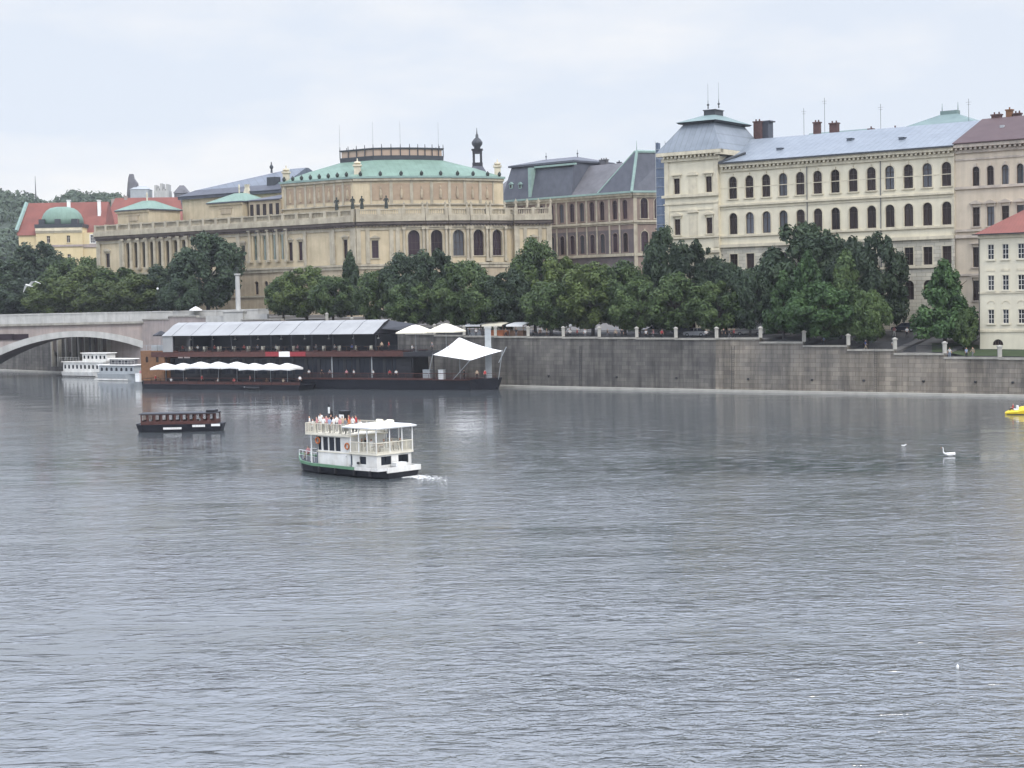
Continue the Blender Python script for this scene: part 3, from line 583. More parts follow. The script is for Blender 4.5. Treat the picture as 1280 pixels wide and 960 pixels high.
# ================================================================== BEIGE BUILDING with brown roof, right
bb = thing('apartment_building', 'pinkish beige building with brown purple roof joined to the right of the cream building', 'building', at(S, 10, 0, gS))
e2 = 30
K1 = WinKind(1.15, S.z(1219, 208)-S.z(1219, 233), True, mull=(1, 1), trim='beige_trim', key=True); K2 = WinKind(1.2, S.z(1219, 259)-S.z(1219, 283), False, trim='beige_trim', hood='tri'); K3 = WinKind(1.2, S.z(1219, 309)-S.z(1219, 334), False, trim='beige_trim', hood='flat')
cc = [S.a(p, 220) for p in (1219.6, 1237.6, 1256.2, 1275)]; st = (cc[-1]-cc[0])/3; cc += [cc[-1]+st*i for i in range(1, 6)]
z1_, z2_, z3_ = S.z(1219, 233), S.z(1219, 283), S.z(1219, 334)
ops = []
for a in cc: ops += [K1.op(a, z1_), K2.op(a, z2_), K3.op(a, z3_), K3.op(a, z3_-5.4)]
mb = MB(S.M); block(mb, .003, e2, .12, 27, gS-2, S.z(1200, 181), ops); mb.build('wall', M['beige'], bb)
S3 = Seg(S.w(0, .12), S.ang)
for i, a in enumerate(cc):
    K1.put(bb, S3, a, z1_, pane='glass_pale' if i in (2, 3) else None); K2.put(bb, S3, a, z2_, pane='glass_pale' if i % 2 else None); K3.put(bb, S3, a, z3_); K3.put(bb, S3, a, z3_-5.4)
mb = MB(S3.M); zz = S.z(1200, 181)
cornice(mb, .1, e2, S.z(1200, 192), zz-S.z(1200, 192), 1.0, .8)
for y, hgt, pp in ((201, .3, .15), (237, .45, .3), (290, .4, .35), (298, .5, .4), (345, .35, .3)): band(mb, .1, e2, S.z(1200, y), S.z(1200, y)+hgt, pp)
mb.build('cornice', M['beige_trim'], bb)
zr2 = S.z(1235, 150, 13.5)
mb = MB(S.M); z0 = zz+.06
mb.loft([(0.003, -1.1, z0), (e2, -1.1, z0), (e2, 13.5, zr2+.1), (.003, 13.5, zr2+.1)], [(.003, -1.1, z0+.15), (e2, -1.1, z0+.15), (e2, 13.5, zr2+.25), (.003, 13.5, zr2+.25)])
mb.loft([(0.003, 13.5, zr2+.1), (e2, 13.5, zr2+.1), (e2, 27, z0), (.003, 27, z0)], [(.003, 13.5, zr2+.25), (e2, 13.5, zr2+.25), (e2, 27, z0+.15), (.003, 27, z0+.15)])
mb.build('roof', M['brown_tile'], bb)
mb = MB(S.M); a = S.a(1253, 166, 7); zq_ = lerp(z0, zr2, .55); mb.box(a-.3, a+.3, 6.6, 7.4, zq_, zq_+.5); mb.build('skylight', M['grey'], bb)
chimney(bb, S, S.a(1246, 148, 14), 14, zr2-1, S.z(1246, 144.5, 14), 1.6); chimney(bb, S, S.a(1262, 140, 15), 15, zr2-1, S.z(1262, 138.5, 15), 1.0, m='wood'); chimney(bb, S, S.a(1272, 143, 15), 15, zr2-1, S.z(1272, 143, 15), 1.2)
# ================================================================== PALE HOUSE, right edge
H = seg_px(1223, 300, 243, S.ang); gH = 6.6
ph = thing('pale_house', 'pale cream three storey house with red tiled hip roof at the right edge', 'building', at(H, 6, 0, gH))
he = H.z(1223, 294); hw = 17
Kh = WinKind(.95, H.z(1239, 305.6)-H.z(1239, 324.4), False, d=.2, frame='frame_white', pane='glass_blue', trim='pale', sur=.12, mull=(1, 2)); Kh2 = WinKind(.9, H.z(1239, 387)-H.z(1239, 404.5), False, d=.2, frame='frame_white', pane='glass_blue', trim='pale', sur=.12, mull=(1, 2))
hc = [H.a(1238.7, 330), H.a(1257, 330), H.a(1276.4, 330)]; hc += [hc[2]+(hc[2]-hc[1])*i for i in (1, 2)]
zs_ = [H.z(1239, 324.4), H.z(1239, 363), H.z(1239, 404.5)]
ops = []
for a in hc: ops += [Kh.op(a, zs_[0]), Kh.op(a, zs_[1]), Kh2.op(a, zs_[2])]
ac = H.a(1247.5, 430); zc_ = H.z(1247.5, 431.5)
Kc = WinKind(1.6, .9, True, d=.2, frame='frame', pane='glass', trim='pale', sur=0, sill=False, mull=(3, 0)); ops.append(Kc.op(ac, zc_))
mb = MB(H.M); block(mb, 0, hw, 0, 14, gH-2, he, ops, d=.2); mb.build('wall', M['pale'], ph)
for a in hc: Kh.put(ph, H, a, zs_[0]); Kh.put(ph, H, a, zs_[1]); Kh2.put(ph, H, a, zs_[2])
Kc.put(ph, H, ac, zc_)
mb = MB(H.M); band(mb, 0, hw, H.z(1239, 367), H.z(1239, 365), .15); band(mb, 0, hw, he-.5, he-.003, .3); band(mb, 0, hw, H.z(1239, 415), H.z(1239, 412.5), .15)
for a in hc:
    zz = H.z(1239, 339); mb.box(a-.65, a+.65, -.06, -.003, zz, zz+.3)
    zz = H.z(1239, 380); pts = [(-.6*math.cos(math.pi*i/8), zz+.5*math.sin(math.pi*i/8)) for i in range(9)]; q = [(-.5*math.cos(math.pi*i/8), zz+.4*math.sin(math.pi*i/8)) for i in range(9)]
    for i in range(8): mb.loft([(a+pts[i][0], -.06, pts[i][1]), (a+pts[i+1][0], -.06, pts[i+1][1]), (a+q[i+1][0], -.06, q[i+1][1]), (a+q[i][0], -.06, q[i][1])], [(a+pts[i][0], -.003, pts[i][1]), (a+pts[i+1][0], -.003, pts[i+1][1]), (a+q[i+1][0], -.003, q[i+1][1]), (a+q[i][0], -.003, q[i][1])])
mb.build('trim', M['cream_trim'], ph)
mb = MB(H.M); mb.rect_loft((-.7, hw+.7, -.7, 14.7, he+.02), (6.5, hw-6.5, 6.9, 7.1, he+4.6)); mb.build('roof', M['red_tile'], ph)
mb = MB(H.M); mb.box(-.72, hw+.7, -.85, -.703, he-.03, he+.15); mb.tube((.12, -.12, gH), (.12, -.12, he), .07); mb.build('gutter', M['steel'], ph)
# ================================================================== MUSEUM: brown building with slate mansards
Q = seg_px(791, 240, 385, -42.0)
mu = thing('museum_building', 'brown two storey building with slate mansard roofs edged in pale green copper', 'building', at(Q, -15, 0, 9))
ql = -66.0; zq = Q.z(791, 241); zq2 = Q.z(791, 278)
zA = (Q.z(760, 275), Q.z(760, 251)); zB = (Q.z(760, 316), Q.z(760, 292))
Km = WinKind(1.45, zA[1]-zA[0], True, trim='museum', pane='glass_red', sur=.14, key=False, mull=(1, 1)); Kn = WinKind(1.45, zB[1]-zB[0], True, trim='museum', pane='glass_red', sur=.14, mull=(1, 1))
mc = [Q.a(p, 265) for p in (702, 714.8, 727.2, 739.8, 752.5, 768.5, 781.2)]; dm = mc[1]-mc[0]; mc = [mc[0]-dm*i for i in range(1, 12)][::-1]+mc
ops = []
for a in mc: ops += [Km.op(a, zA[0]), Kn.op(a, zB[0])]
mb = MB(Q.M); mb.wall(ql, 0, zB[1]+.8, zq, [o for o in ops if o[2] > zB[1]]); mb.poly((ql, 0, 7), (ql, 0, zq), (ql, 18, zq), (ql, 18, 7)); mb.poly((ql, 18, 7), (ql, 18, zq), (0, 18, zq), (0, 18, 7)); mb.build('wall', M['museum'], mu)
mb = MB(Q.M); mb.wall(ql, 0, 7, zB[1]+.8, [o for o in ops if o[3] < zB[1]+.5]); mb.build('lower_wall', M['museum_dark'], mu)
for a in mc: Km.put(mu, Q, a, zA[0]); Kn.put(mu, Q, a, zB[0])
Q2 = Seg(Q.w(0, 0), -42+90-30)                 # end face, turned towards the river
q2w = 13.0
Ke = WinKind(1.9, Q.z(800, 249)-Q.z(800, 275), True, trim='sand_trim', pane='glass_red', key=True, mull=(1, 1))
ea = [Q2.a(805.3, 265), Q2.a(822.5, 265)]
eo = [Ke.op(a, zA[0]) for a in ea]+[Ke.op(a, zB[0]) for a in ea]
mb = MB(Q2.M); mb.wall(0, q2w, 7, zq, eo); mb.poly((q2w, 0, 7), (q2w, 14, 7), (q2w, 14, zq), (q2w, 0, zq)); mb.build('end_wall', M['museum'], mu)
for a in ea: Ke.put(mu, Q2, a, zA[0]); Ke.put(mu, Q2, a, zB[0])
for sg, x0, x1 in ((Q, ql, 0), (Q2, 0, q2w)):
    mb = MB(sg.M); band(mb, x0-.3, x1+.3, zq-.5, zq, .8); band(mb, x0, x1, zq-1.1, zq-.505, .35); band(mb, x0, x1+.2, zq2, zq2+.5, .55); band(mb, x0, x1, zq2-.4, zq2-.005, .25); band(mb, x0, x1, zB[0]-1, zB[0]-.3, .4)
    if sg is Q2:
        for x in (.05, q2w-.9): mb.box(x, x+.85, -.2, -.004, zq2+.51, zq-1.11); mb.box(x, x+.85, -.3, -.004, 9, zq2-.41)
    else:
        for a in mc: mb.box(a-dm/2-.2, a-dm/2+.2, -.18, -.004, zq2+.51, zq-1.11); mb.box(a-dm/2-.2, a-dm/2+.2, -.18, -.004, zB[0]-.25, zq2-.41)
    mb.build('string_courses', M['sand_trim'], mu)
zrm = Q.z(740, 207, 8)
qa = -2.2
mb = MB(Q.M); mb.loft([(ql+16, -.9, zq+.05), (qa, -.9, zq+.05), (qa, 8, zrm), (ql+22, 8, zrm)], [(ql+16, 18, zq+.05), (qa, 18, zq+.05), (qa, 9, zrm+.02), (ql+22, 9, zrm+.02)]); mb.build('roof', M['slate_mid'], mu)
mb = MB(Q.M); mb.box(ql-.3, .4, -1.05, -.82, zq+.0, zq+.45); mb.T = Q2.M; mb.box(-.4, q2w, -1.05, -.82, zq, zq+.45); mb.build('copper_eaves', M['copper_pale'], mu)
# corner pavilion roof
zpt = Q.z(789, 190, 3)
p0 = Q.W(-10.5, -.8, zq+.1); p1 = Q.W(.3, -.9, zq+.1); p2 = Q2.W(q2w, -.8, zq+.1); p3 = Q2.W(q2w-2, 12, zq+.1)
t0 = Q.W(-1.8, 3.2, zpt); t1 = Q.W(-.9, 3.0, zpt); t2 = Q2.W(q2w-2.0, 3.5, zpt); t3 = Q2.W(q2w-3, 6, zpt)
mb = MB(); mb.loft([p0, p1, p2, p3], [t0, t1, t2, t3]); mb.build('pavilion_roof', M['slate'], mu)
mb = MB(); mb.tube(p1, t1, .38); mb.tube(p0+Vector((0, 0, .1)), t0, .2); mb.tube(t0, t1, .3); mb.tube(t1, t2, .4); mb.tube(p2, t2, .3); mb.tube(t1, t1+Vector((0, 0, 2.6)), .12, .03); mb.build('copper_ridge', M['copper_pale'], mu)
def dormer(root, pos, s=1.0, ang=-42, m='copper_pale'):
    T = Matrix.Translation(pos) @ Matrix.Rotation(R(ang), 4, 'Z'); mb = MB(T); mb.box(-.45*s, .45*s, 0, 2*s, 0, 1.1*s); mb.loft([(-.7*s, -.15, 1.103*s), (.7*s, -.15, 1.103*s), (0, -.15, 1.7*s)], [(-.7*s, 2.2*s, 1.103*s), (.7*s, 2.2*s, 1.103*s), (0, 2.2*s, 1.7*s)])
    o = mb.build('dormer', M[m], root); k = MB(T); k.box(-.25*s, .25*s, -.03, -.004, .2*s, .95*s); k.build('pane', M['glass'], o)
dormer(mu, Q.W(-4.3, 1.2, Q.z(777, 228, 1.2)), 1.1)
# far pavilion with the double mansard
zf0 = zq+.1; zf1 = Q.z(640, 208, 1.5)
f0, f1 = Q.a(633, 240), Q.a(700, 240)
zf1 = Q.z(640, 210, 2); zf2 = Q.z(690, 199, 9)
ff0 = f0-.5; ff1 = f0+15
mb = MB(Q.M); mb.rect_loft((ff0-1, ff1+7, -.5, 19, zf0+.02), (ff0+.6, ff1+6, 2, 17, zf1)); mb.build('far_pavilion_roof', M['slate'], mu)
mb = MB(Q.M); mb.rect_loft((ff0, ff1+6.6, 1.4, 17.6, zf1+.02), (ff0, ff1+6.6, 1.4, 17.6, zf1+.5), (ff0+6, ff1+1, 8.5, 10.5, zf2)); 
for x in (ff0+6, ff1+1): mb.tube((x, 9.5, zf2), (x, 9.5, zf2+1.9), .12, .04); mb.lathe((x, 9.5, zf2+.6), [(.05, 0), (.25, .15), (.25, .3), (.05, .5)], 6)
mb.build('far_pavilion_cap', M['slate'], mu)
xr = Q.a(663, 230, 0)
mb = MB(Q.M); mb.box(xr-.5, xr+.5, -.3, 2.2, zf0+.3, zf1-.6); mb.box(xr+.5, xr+14, 1.0, 1.6, zf1-.7, zf1-.25); mb.build('copper_flashing', M['copper_pale'], mu)
for px in (637.5, 649): dormer(mu, Q.W(Q.a(px, 236), .3, Q.z(px, 236, .4)), 1.0)
# chimneys on the museum ridge
chimney(mu, Q, Q.a(755, 205, 12), 12, zrm-1, Q.z(755, 200.5, 12), 2.2, m='slate_mid'); chimney(mu, Q, Q.a(774, 204, 10), 10, zrm-1, Q.z(774, 203.5, 10), .7, m='slate')
# hoist tower wrapped in blue netting between museum and school
nt_ = seg_px(827, 285, 345, -20)
sc_ = thing('scaffold_tower', 'tall narrow scaffold hoist wrapped in blue grey netting between two buildings', 'scaffold', at(nt_, 0, 0, 9))
zt_ = nt_.z(827, 178)
mb = MB(nt_.M); mb.box(-1.0, 1.0, 0, 2.0, 9, nt_.z(827, 203)); mb.box(-1.0, -.5, 0, 2, nt_.z(827, 203), zt_); mb.build('netting', M['blue_net'], sc_)
mb = MB(nt_.M)
for x in (-1.08, 1.08):
    for y in (-.08, 2.08): mb.tube((x, y, 9), (x, y, zt_+.3), .05)
z = 11
while z < zt_: mb.tube((-1.08, -.08, z), (1.08, -.08, z), .04); mb.tube((-1.08, 2.08, z), (1.08, 2.08, z), .04); mb.tube((1.08, -.08, z), (1.08, 2.08, z), .04); z += 2.0
mb.build('scaffold_frame', M['grey'], sc_)
mb = MB(nt_.M); mb.tube((1.0, .5, zt_-.2), (3.6, .5, zt_-.2), .08); mb.tube((1.0, .5, zt_-1.8), (3.2, .5, zt_-1.8), .08); mb.tube((3.2, .5, zt_-1.8), (3.6, .5, zt_-.2), .05); mb.build('hoist_arm', M['blue_net'], sc_)
# ================================================================== CONCERT HALL (river face + bowed front)
F1 = seg_px(445, 272, 370, -34.0); gR = 13.2
ch = thing('concert_hall', 'large sandstone concert hall with a green copper roof and arched windows', 'building', at(F1, 0, 0, gR))
zcor = F1.z(445, 281); zbal = F1.z(445, 271); zbt = F1.z(445, 262); zbase = F1.z(445, 333)
fL = F1.a(121, 300)
def follow(start, joints, py):
    segs = []; p = Vector(start)
    for px, th in joints:
        s = Seg(p, th); a = s.a(px, py); segs.append((s, a)); p = Vector(s.w(a))
    return segs
fr = follow(F1.O, [(503, 4), (531.8, 6), (560, 12), (586.5, 19), (610.3, 26), (633, 33), (643, 33)], 300)
endp = fr[-1][0].w(fr[-1][1])
PV = Seg(Vector(endp)+Vector((.0, -1.6)), 6); pvw = PV.a(690, 300)
# --- river face openings
zs1 = (F1.z(363, 326), F1.z(363, 303))
Ks = WinKind(1.25, zs1[1]-zs1[0], False, trim='sand_trim', hood='tri', pane='glass_red'); Kco = WinKind(1.05, F1.z(200, 333)-0, False) if 0 else None
s_cols = [160, 170, 179.5, 190, 199.5, 209.5, 220, 230]
zc0, zc1 = F1.z(179, 334), F1.z(179, 302.5)
Kcol = WinKind(1.35, zc1-zc0, True, d=1.0, trim='sand', sur=.0, sill=False, pane='glass', mull=(0, 2))
a_c = [F1.a(p, 318) for p in s_cols]; dd = (a_c[-1]-a_c[0])/7; a_c = [a_c[0]+dd*i for i in range(8)]
zd0, zd1 = F1.z(330, 325), F1.z(330, 290)
Kcol2 = WinKind(1.1, zd1-zd0, False, d=1.2, trim='sand', sur=.0, sill=False, pane='glass', mull=(0, 2))
a_d = [F1.a(p, 310) for p in (319, 330.5, 342.5, 352.5)]
Knic = WinKind(1.3, F1.z(304, 307)-F1.z(304, 326), False, trim='sand_trim', hood='round', pane='glass'); a_n = [F1.a(304, 315)]
Kend = WinKind(1.5, F1.z(134, 316)-F1.z(134, 333), False, trim='sand_trim', hood='round', pane='glass'); a_e = F1.a(134.5, 315); ze_ = F1.z(134, 334)
a_w = [F1.a(p, 313) for p in (363.4, 375.7)]; a_k = F1.a(432, 313)
Kgf = WinKind(1.2, 3.2, True, d=.5, trim='sand', sur=.1, sill=True, pane='glass'); zgf = F1.z(325, 368)
ops = [Kcol.op(a, zc0) for a in a_c]+[Kcol2.op(a, zd0) for a in a_d]+[Knic.op(a_n[0], F1.z(304, 326))]+[Kend.op(a_e, ze_)]+[Ks.op(a, zs1[0]) for a in a_w+[a_k]]
gfa = [F1.a(p, 360) for p in (321, 333, 345, 363, 376, 396, 415, 432, 150, 170, 190, 210, 230, 250, 270, 290)]
gops = [Kgf.op(a, zgf) for a in gfa]
mb = MB(F1.M); mb.wall(fL, 0, zbase, zbal, ops, d=.5); mb.poly((fL, 0, gR-3), (fL, 0, zbal), (fL, 40, zbal), (fL, 40, gR-3)); 
for s, a in fr[:1]:
    Kf = WinKind(1.5, s.z(469, 300.5)-s.z(469, 322.5), False, trim='sand_trim', hood='tri', pane='glass_red'); af = s.a(469, 310); zf = s.z(469, 322.5)
    mb.T = s.M; mb.wall(0, a, zbase, zbal, [Kf.op(af, zf)], d=.5); Kf.put(ch, s, af, zf)
zr0, zr1 = fr[1][0].z(517, 320.5), fr[1][0].z(517, 287.5)
Kar = WinKind(2.7, zr1-zr0, True, d=.7, trim='sand_trim', sur=.25, key=True, pane='glass_red', mull=(2, 2)); 
for s, a in fr[1:6]:
    mb.T = s.M; mb.wall(0, a, zbase, zbal, [Kar.op(a/2, zr0)], d=.7); Kar.put(ch, s, a/2, zr0)
s, a = fr[6]; mb.T = s.M; mb.wall(0, a, zbase, zbal)
Kpv = WinKind(1.5, PV.z(667, 299)-PV.z(667, 321), False, trim='sand_trim', hood='tri', pane='glass_red'); ap = PV.a(667, 310); zpv = PV.z(667, 321)
mb.T = PV.M; block(mb, 0, pvw, 0, 22, zbase, zbal, [Kpv.op(ap, zpv)]); Kpv.put(ch, PV, ap, zpv)
mb.build('wall', M['sand_light'], ch)
# lower, darker ground floor
mb = MB(F1.M); mb.wall(fL, 0, gR-3, zbase-.003, gops, d=.5)
Kgb = WinKind(1.6, 3.4, True, d=.5, trim='sand', sur=.15, pane='glass')
for s, a in fr[:6]:
    mb.T = s.M; k = [a/2] if a < 8 else [a*.3, a*.7]; mb.wall(0, a, gR-3, zbase-.003, [Kgb.op(x, zgf) for x in k], d=.5)
    for x in k: Kgb.put(ch, s, x, zgf)
s, a = fr[6]; mb.T = s.M; mb.wall(0, a, gR-3, zbase-.003)
mb.T = PV.M; mb.wall(0, pvw, gR-3, zbase-.003); mb.poly((0, 0, gR-3), (0, 0, zbase), (0, 8, zbase), (0, 8, gR-3)); mb.poly((pvw, 0, gR-3), (pvw, 22, gR-3), (pvw, 22, zbase), (pvw, 0, zbase)); mb.build('ground_floor_wall', M['sand'], ch)
for a in a_c: Kcol.put(ch, F1, a, zc0)
for a in a_d: Kcol2.put(ch, F1, a, zd0)
Knic.put(ch, F1, a_n[0], F1.z(304, 326)); Kend.put(ch, F1, a_e, ze_)
for a in a_w+[a_k]: Ks.put(ch, F1, a, zs1[0])
for a in gfa: Kgf.put(ch, F1, a, zgf)
# flat roof behind the balustrade
pts = [F1.W(fL, 0, zbal-.3)]+[F1.W(0, 0, zbal-.3)]+[s.W(a, 0, zbal-.3) for s, a in fr]+[PV.W(pvw, 0, zbal-.3), PV.W(pvw, 22, zbal-.3), F1.W(fL, 40, zbal-.3)]
mb = MB(); mb.poly(*pts); mb.build('flat_roof', M['slate_blue'], ch)
# columns of the river face colonnades and of the bow
for a in [a_c[0]-dd/2+dd*i for i in range(9)]: mb = MB(F1.M); mb.tube((a, -.25, zc0-.1), (a, -.25, zc1+.5), .5, .42, 8); mb.box(a-.6, a+.6, -.85, .1, zc1+.5, zc1+.95); mb.box(a-.65, a+.65, -.9, .1, zc0-.6, zc0-.1); mb.build('column', M['sand_trim'], ch)
d2 = a_d[1]-a_d[0]
for a in [a_d[0]-d2/2+d2*i for i in range(5)]: mb = MB(F1.M); mb.tube((a, -.3, zd0-.1), (a, -.3, zd1+.1), .42, .36, 8); mb.box(a-.5, a+.5, -.8, .1, zd1+.1, zd1+.5); mb.box(a-.55, a+.55, -.85, .1, zd0-.6, zd0-.1); mb.build('column', M['sand_trim'], ch)
for s, a in fr[1:6]:
    for x in (.42, a-.42): mb = MB(s.M); mb.tube((x, -.3, zbase+1.4), (x, -.3, zr1+.1), .34, .29, 8); mb.box(x-.42, x+.42, -.72, -.004, zr1+.1, zr1+.6); mb.box(x-.44, x+.44, -.75, -.004, zbase+.7, zbase+1.4); mb.build('column', M['sand_trim'], ch)
    mb = MB(s.M); mb.box(0, a, -.5, -.004, zr1+.62, zr1+.9); mb.build('entablature', M['sand_trim'], ch)
def pil(sg, x, w_, p=.3): mb = MB(sg.M); mb.box(x, x+w_, -p, -.004, zbase+.6, zcor-.7); mb.build('pilaster', M['sand_trim'], ch)
k1, k2 = F1.a(413, 300), F1.a(380, 300)
for x, w_ in ((k1, 1.5), (-1.6, 1.58), (k2, .9), (F1.a(296, 300), 1.2), (F1.a(240, 300), 1.4), (fL+.02, 1.4), (F1.a(150, 310), 1.3)): pil(F1, x, w_, .35)
s, a = fr[0]
for x in (.02, a-1.5, a*.2, a*.72): pil(s, x, .95)
for x in (.02, pvw-1.25, 2.2, pvw-3.2): pil(PV, x, 1.2 if x in (.02, pvw-1.25) else .8)
allsegs = [(F1, fL, 0)]+[(s, 0, a) for s, a in fr]+[(PV, 0, pvw)]
c1, c2, c3, c4 = MB(), MB(), MB(), MB()
for s, x0, x1 in allsegs:
    for m_ in (c1, c2, c3, c4): m_.T = s.M
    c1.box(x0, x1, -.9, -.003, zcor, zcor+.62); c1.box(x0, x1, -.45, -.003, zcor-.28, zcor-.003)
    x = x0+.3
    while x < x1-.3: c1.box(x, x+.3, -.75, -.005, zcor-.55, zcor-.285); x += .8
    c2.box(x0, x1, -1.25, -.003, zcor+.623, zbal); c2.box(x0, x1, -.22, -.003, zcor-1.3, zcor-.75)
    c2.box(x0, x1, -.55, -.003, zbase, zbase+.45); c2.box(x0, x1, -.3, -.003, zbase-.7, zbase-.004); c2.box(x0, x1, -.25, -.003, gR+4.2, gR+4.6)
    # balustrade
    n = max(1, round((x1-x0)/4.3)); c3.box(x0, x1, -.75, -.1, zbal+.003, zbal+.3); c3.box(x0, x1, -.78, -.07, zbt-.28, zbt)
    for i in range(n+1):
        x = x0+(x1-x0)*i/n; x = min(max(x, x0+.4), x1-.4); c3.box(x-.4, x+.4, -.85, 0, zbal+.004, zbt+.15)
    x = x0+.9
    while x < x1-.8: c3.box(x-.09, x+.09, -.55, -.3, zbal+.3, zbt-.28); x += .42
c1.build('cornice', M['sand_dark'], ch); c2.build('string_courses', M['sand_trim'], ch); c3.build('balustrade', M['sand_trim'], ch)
# low attic podium set behind the balustrade
A1 = seg_px(441, 224, 375, -34.0)
za = A1.z(441, 223.5); z_f = zbal-.3
aLf = A1.a(352, 235)
at_ = follow(A1.O, [(463, 2), (489, 5), (514.5, 9), (539.5, 14), (561.8, 19), (581, 24), (600, 29), (617, 33), (629, 35)], 240)
mb = MB(A1.M); mb.wall(aLf, 0, z_f, za)
for s, a in at_: mb.T = s.M; mb.wall(0, a, z_f, za)
pe = Vector(at_[-1][0].w(at_[-1][1])); pbk = pe+Vector((-6, 18)); pl_ = Vector(A1.w(aLf)); plb = pl_+Vector((9, 14))
mb.T = Matrix(); mb.poly((pe.x, pe.y, z_f), (pbk.x, pbk.y, z_f), (pbk.x, pbk.y, za), (pe.x, pe.y, za)); mb.poly((pbk.x, pbk.y, z_f), (plb.x, plb.y, z_f), (plb.x, plb.y, za), (pbk.x, pbk.y, za)); mb.poly((plb.x, plb.y, z_f), (pl_.x, pl_.y, z_f), (pl_.x, pl_.y, za), (plb.x, plb.y, za))
mb.build('attic_wall', M['sand_light'], ch)
pz0, pz1 = A1.z(441, 251), A1.z(441, 230)
ps = MB()
lp = [A1.a(p, 243) for p in (357, 369, 382, 393.4, 405, 418, 429, 440)]
def fig(mb, x, z0, z1):
    h_ = z1-z0; mb.lathe((x, -.1, z0+.12*h_), [(.32, 0), (.42, .2*h_), (.3, .45*h_), (.12, .55*h_), (.2, .62*h_), (.17, .7*h_), (.03, .74*h_)], 6)
for x0, x1 in zip(lp, lp[1:]):
    pn = MB(A1.M); pf = MB(A1.M); ps.T = A1.M; pn.box(x0+.35, x1-.35, -.05, -.003, pz0, pz1); ps.box(x0-.3, x0+.3, -.16, -.004, pz0-.8, pz1+.55); fig(pf, (x0+x1)/2, pz0, pz1); q_ = pn.build('sgraffito_panel', M['panel'], ch); pf.build('figure', M['sand'], q_)
for s, a in at_[1:8]:
    pn = MB(s.M); pf = MB(s.M); ps.T = s.M; pn.box(.4, a-.4, -.05, -.003, pz0, pz1); ps.box(0, .35, -.16, -.004, pz0-.8, pz1+.55); ps.box(a-.35, a, -.16, -.004, pz0-.8, pz1+.55); fig(pf, a/2, pz0, pz1); q_ = pn.build('sgraffito_panel', M['panel'], ch); pf.build('figure', M['sand'], q_)
for s, x0, x1 in [(A1, aLf, 0)]+[(s, 0, a) for s, a in at_]:
    ps.T = s.M; ps.box(x0, x1, -.5, -.003, za-.55, za); ps.box(x0, x1, -.25, -.003, pz1+.56, pz1+.8); ps.box(x0, x1, -.4, -.003, pz0-1.15, pz0-.85); ps.box(x0, x1, -.9, -.003, z_f, z_f+1.1)
ps.build('attic_trim', M['sand_trim'], ch)
# green roof: eaves polygon lofted up to the lantern
ev = [A1.W(aLf, -.6, za+.02), A1.W(0, -.6, za+.02)]+[s.W(a, -.6, za+.02) for s, a in at_]+[Vector((pbk.x, pbk.y, za+.02)), Vector((plb.x, plb.y, za+.02))]
cen = sum(ev, Vector())/len(ev); cen = (ev[0]+ev[1]+ev[5]+ev[-3]+ev[-2]+ev[-1])/6
tgtL, tgtR = P(425, 198, Y=385), P(553, 195, Y=388)
zln = P(461, 200, Y=382).z
def ring(k, z, up=0): return [Vector((cen.x+(p.x-cen.x)*k, cen.y+(p.y-cen.y)*k, z)) for p in ev]
kx = (tgtR.x-tgtL.x)/(max(p.x for p in ev)-min(p.x for p in ev)); cen.x += ((tgtL.x+tgtR.x)/2-(lambda r: (max(p.x for p in r)+min(p.x for p in r))/2)(ring(kx, 0)))/(1-kx)
mb = MB(); mb.loft(ev, [p+Vector((0, 0, .5)) for p in ring(.985, za)], ring(.74, lerp(za, zln, .56)), ring(kx, zln)); mb.build('roof', M['copper'], ch)
mb = MB(); up_ = [p+Vector((0, 0, .75)) for p in ring(1.0, za)]; mb.loft(ring(1.008, za+.03), ring(1.01, za+.5), ring(.98, za+.52)); mb.build('copper_gutter', M['copper_pale'], ch)
ln = mb = MB(); mb.loft(ring(kx*1.02, zln-.1), ring(kx*1.03, zln+1.0)); mb.build('lantern_base', M['zinc_dark'], ch)
mb = MB(); mb.loft(ring(kx*.99, zln+1.003), ring(kx*.99, zln+2.5)); mb.build('lantern_glass', M['glass_amber'], ch)
mb = MB(); mb.loft(ring(kx*1.03, zln+2.5), ring(kx*1.04, zln+2.85))
rg = ring(kx*1.02, zln+1.0)
for p, q in zip(rg, rg[1:]+rg[:1]):
    n = max(1, round((q-p).length/2.6))
    for i in range(n): c = p.lerp(q, i/n); mb.tube(c, c+Vector((0, 0, 1.8)), .16, n=4); mb.tube(c+Vector((0, 0, 1.8)), c+Vector((0, 0, 2.7)), .14, .08, n=4)
mb.build('lantern_frame', M['zinc_dark'], ch)
mb = MB()
for i in (0, 1, 4, 9): mb.tube(rg[i]+Vector((0, 0, 2)), rg[i]+Vector((0, 0, 8)), .04, .02, n=4)
mb.build('lightning_rods', M['iron'], ch)
# antefixes along the green eaves
mb = MB()
def along(poly, step):
    out = []
    for p, q in zip(poly, poly[1:]):
        n = max(1, round((q-p).length/step)); out += [p.lerp(q, (i+.5)/n) for i in range(n)]
    return out
for p in along([v+Vector((0, 0, .5)) for v in ev[:2]], 2.9)+along([v+Vector((0, 0, .5)) for v in ev[1:11]], 3.9): mb.lathe(p, [(.2, 0), (.42, .35), (.42, .7), (.2, 1.0), (.05, 1.2)], 6)
mb.build('antefixes', M['patina'], ch)
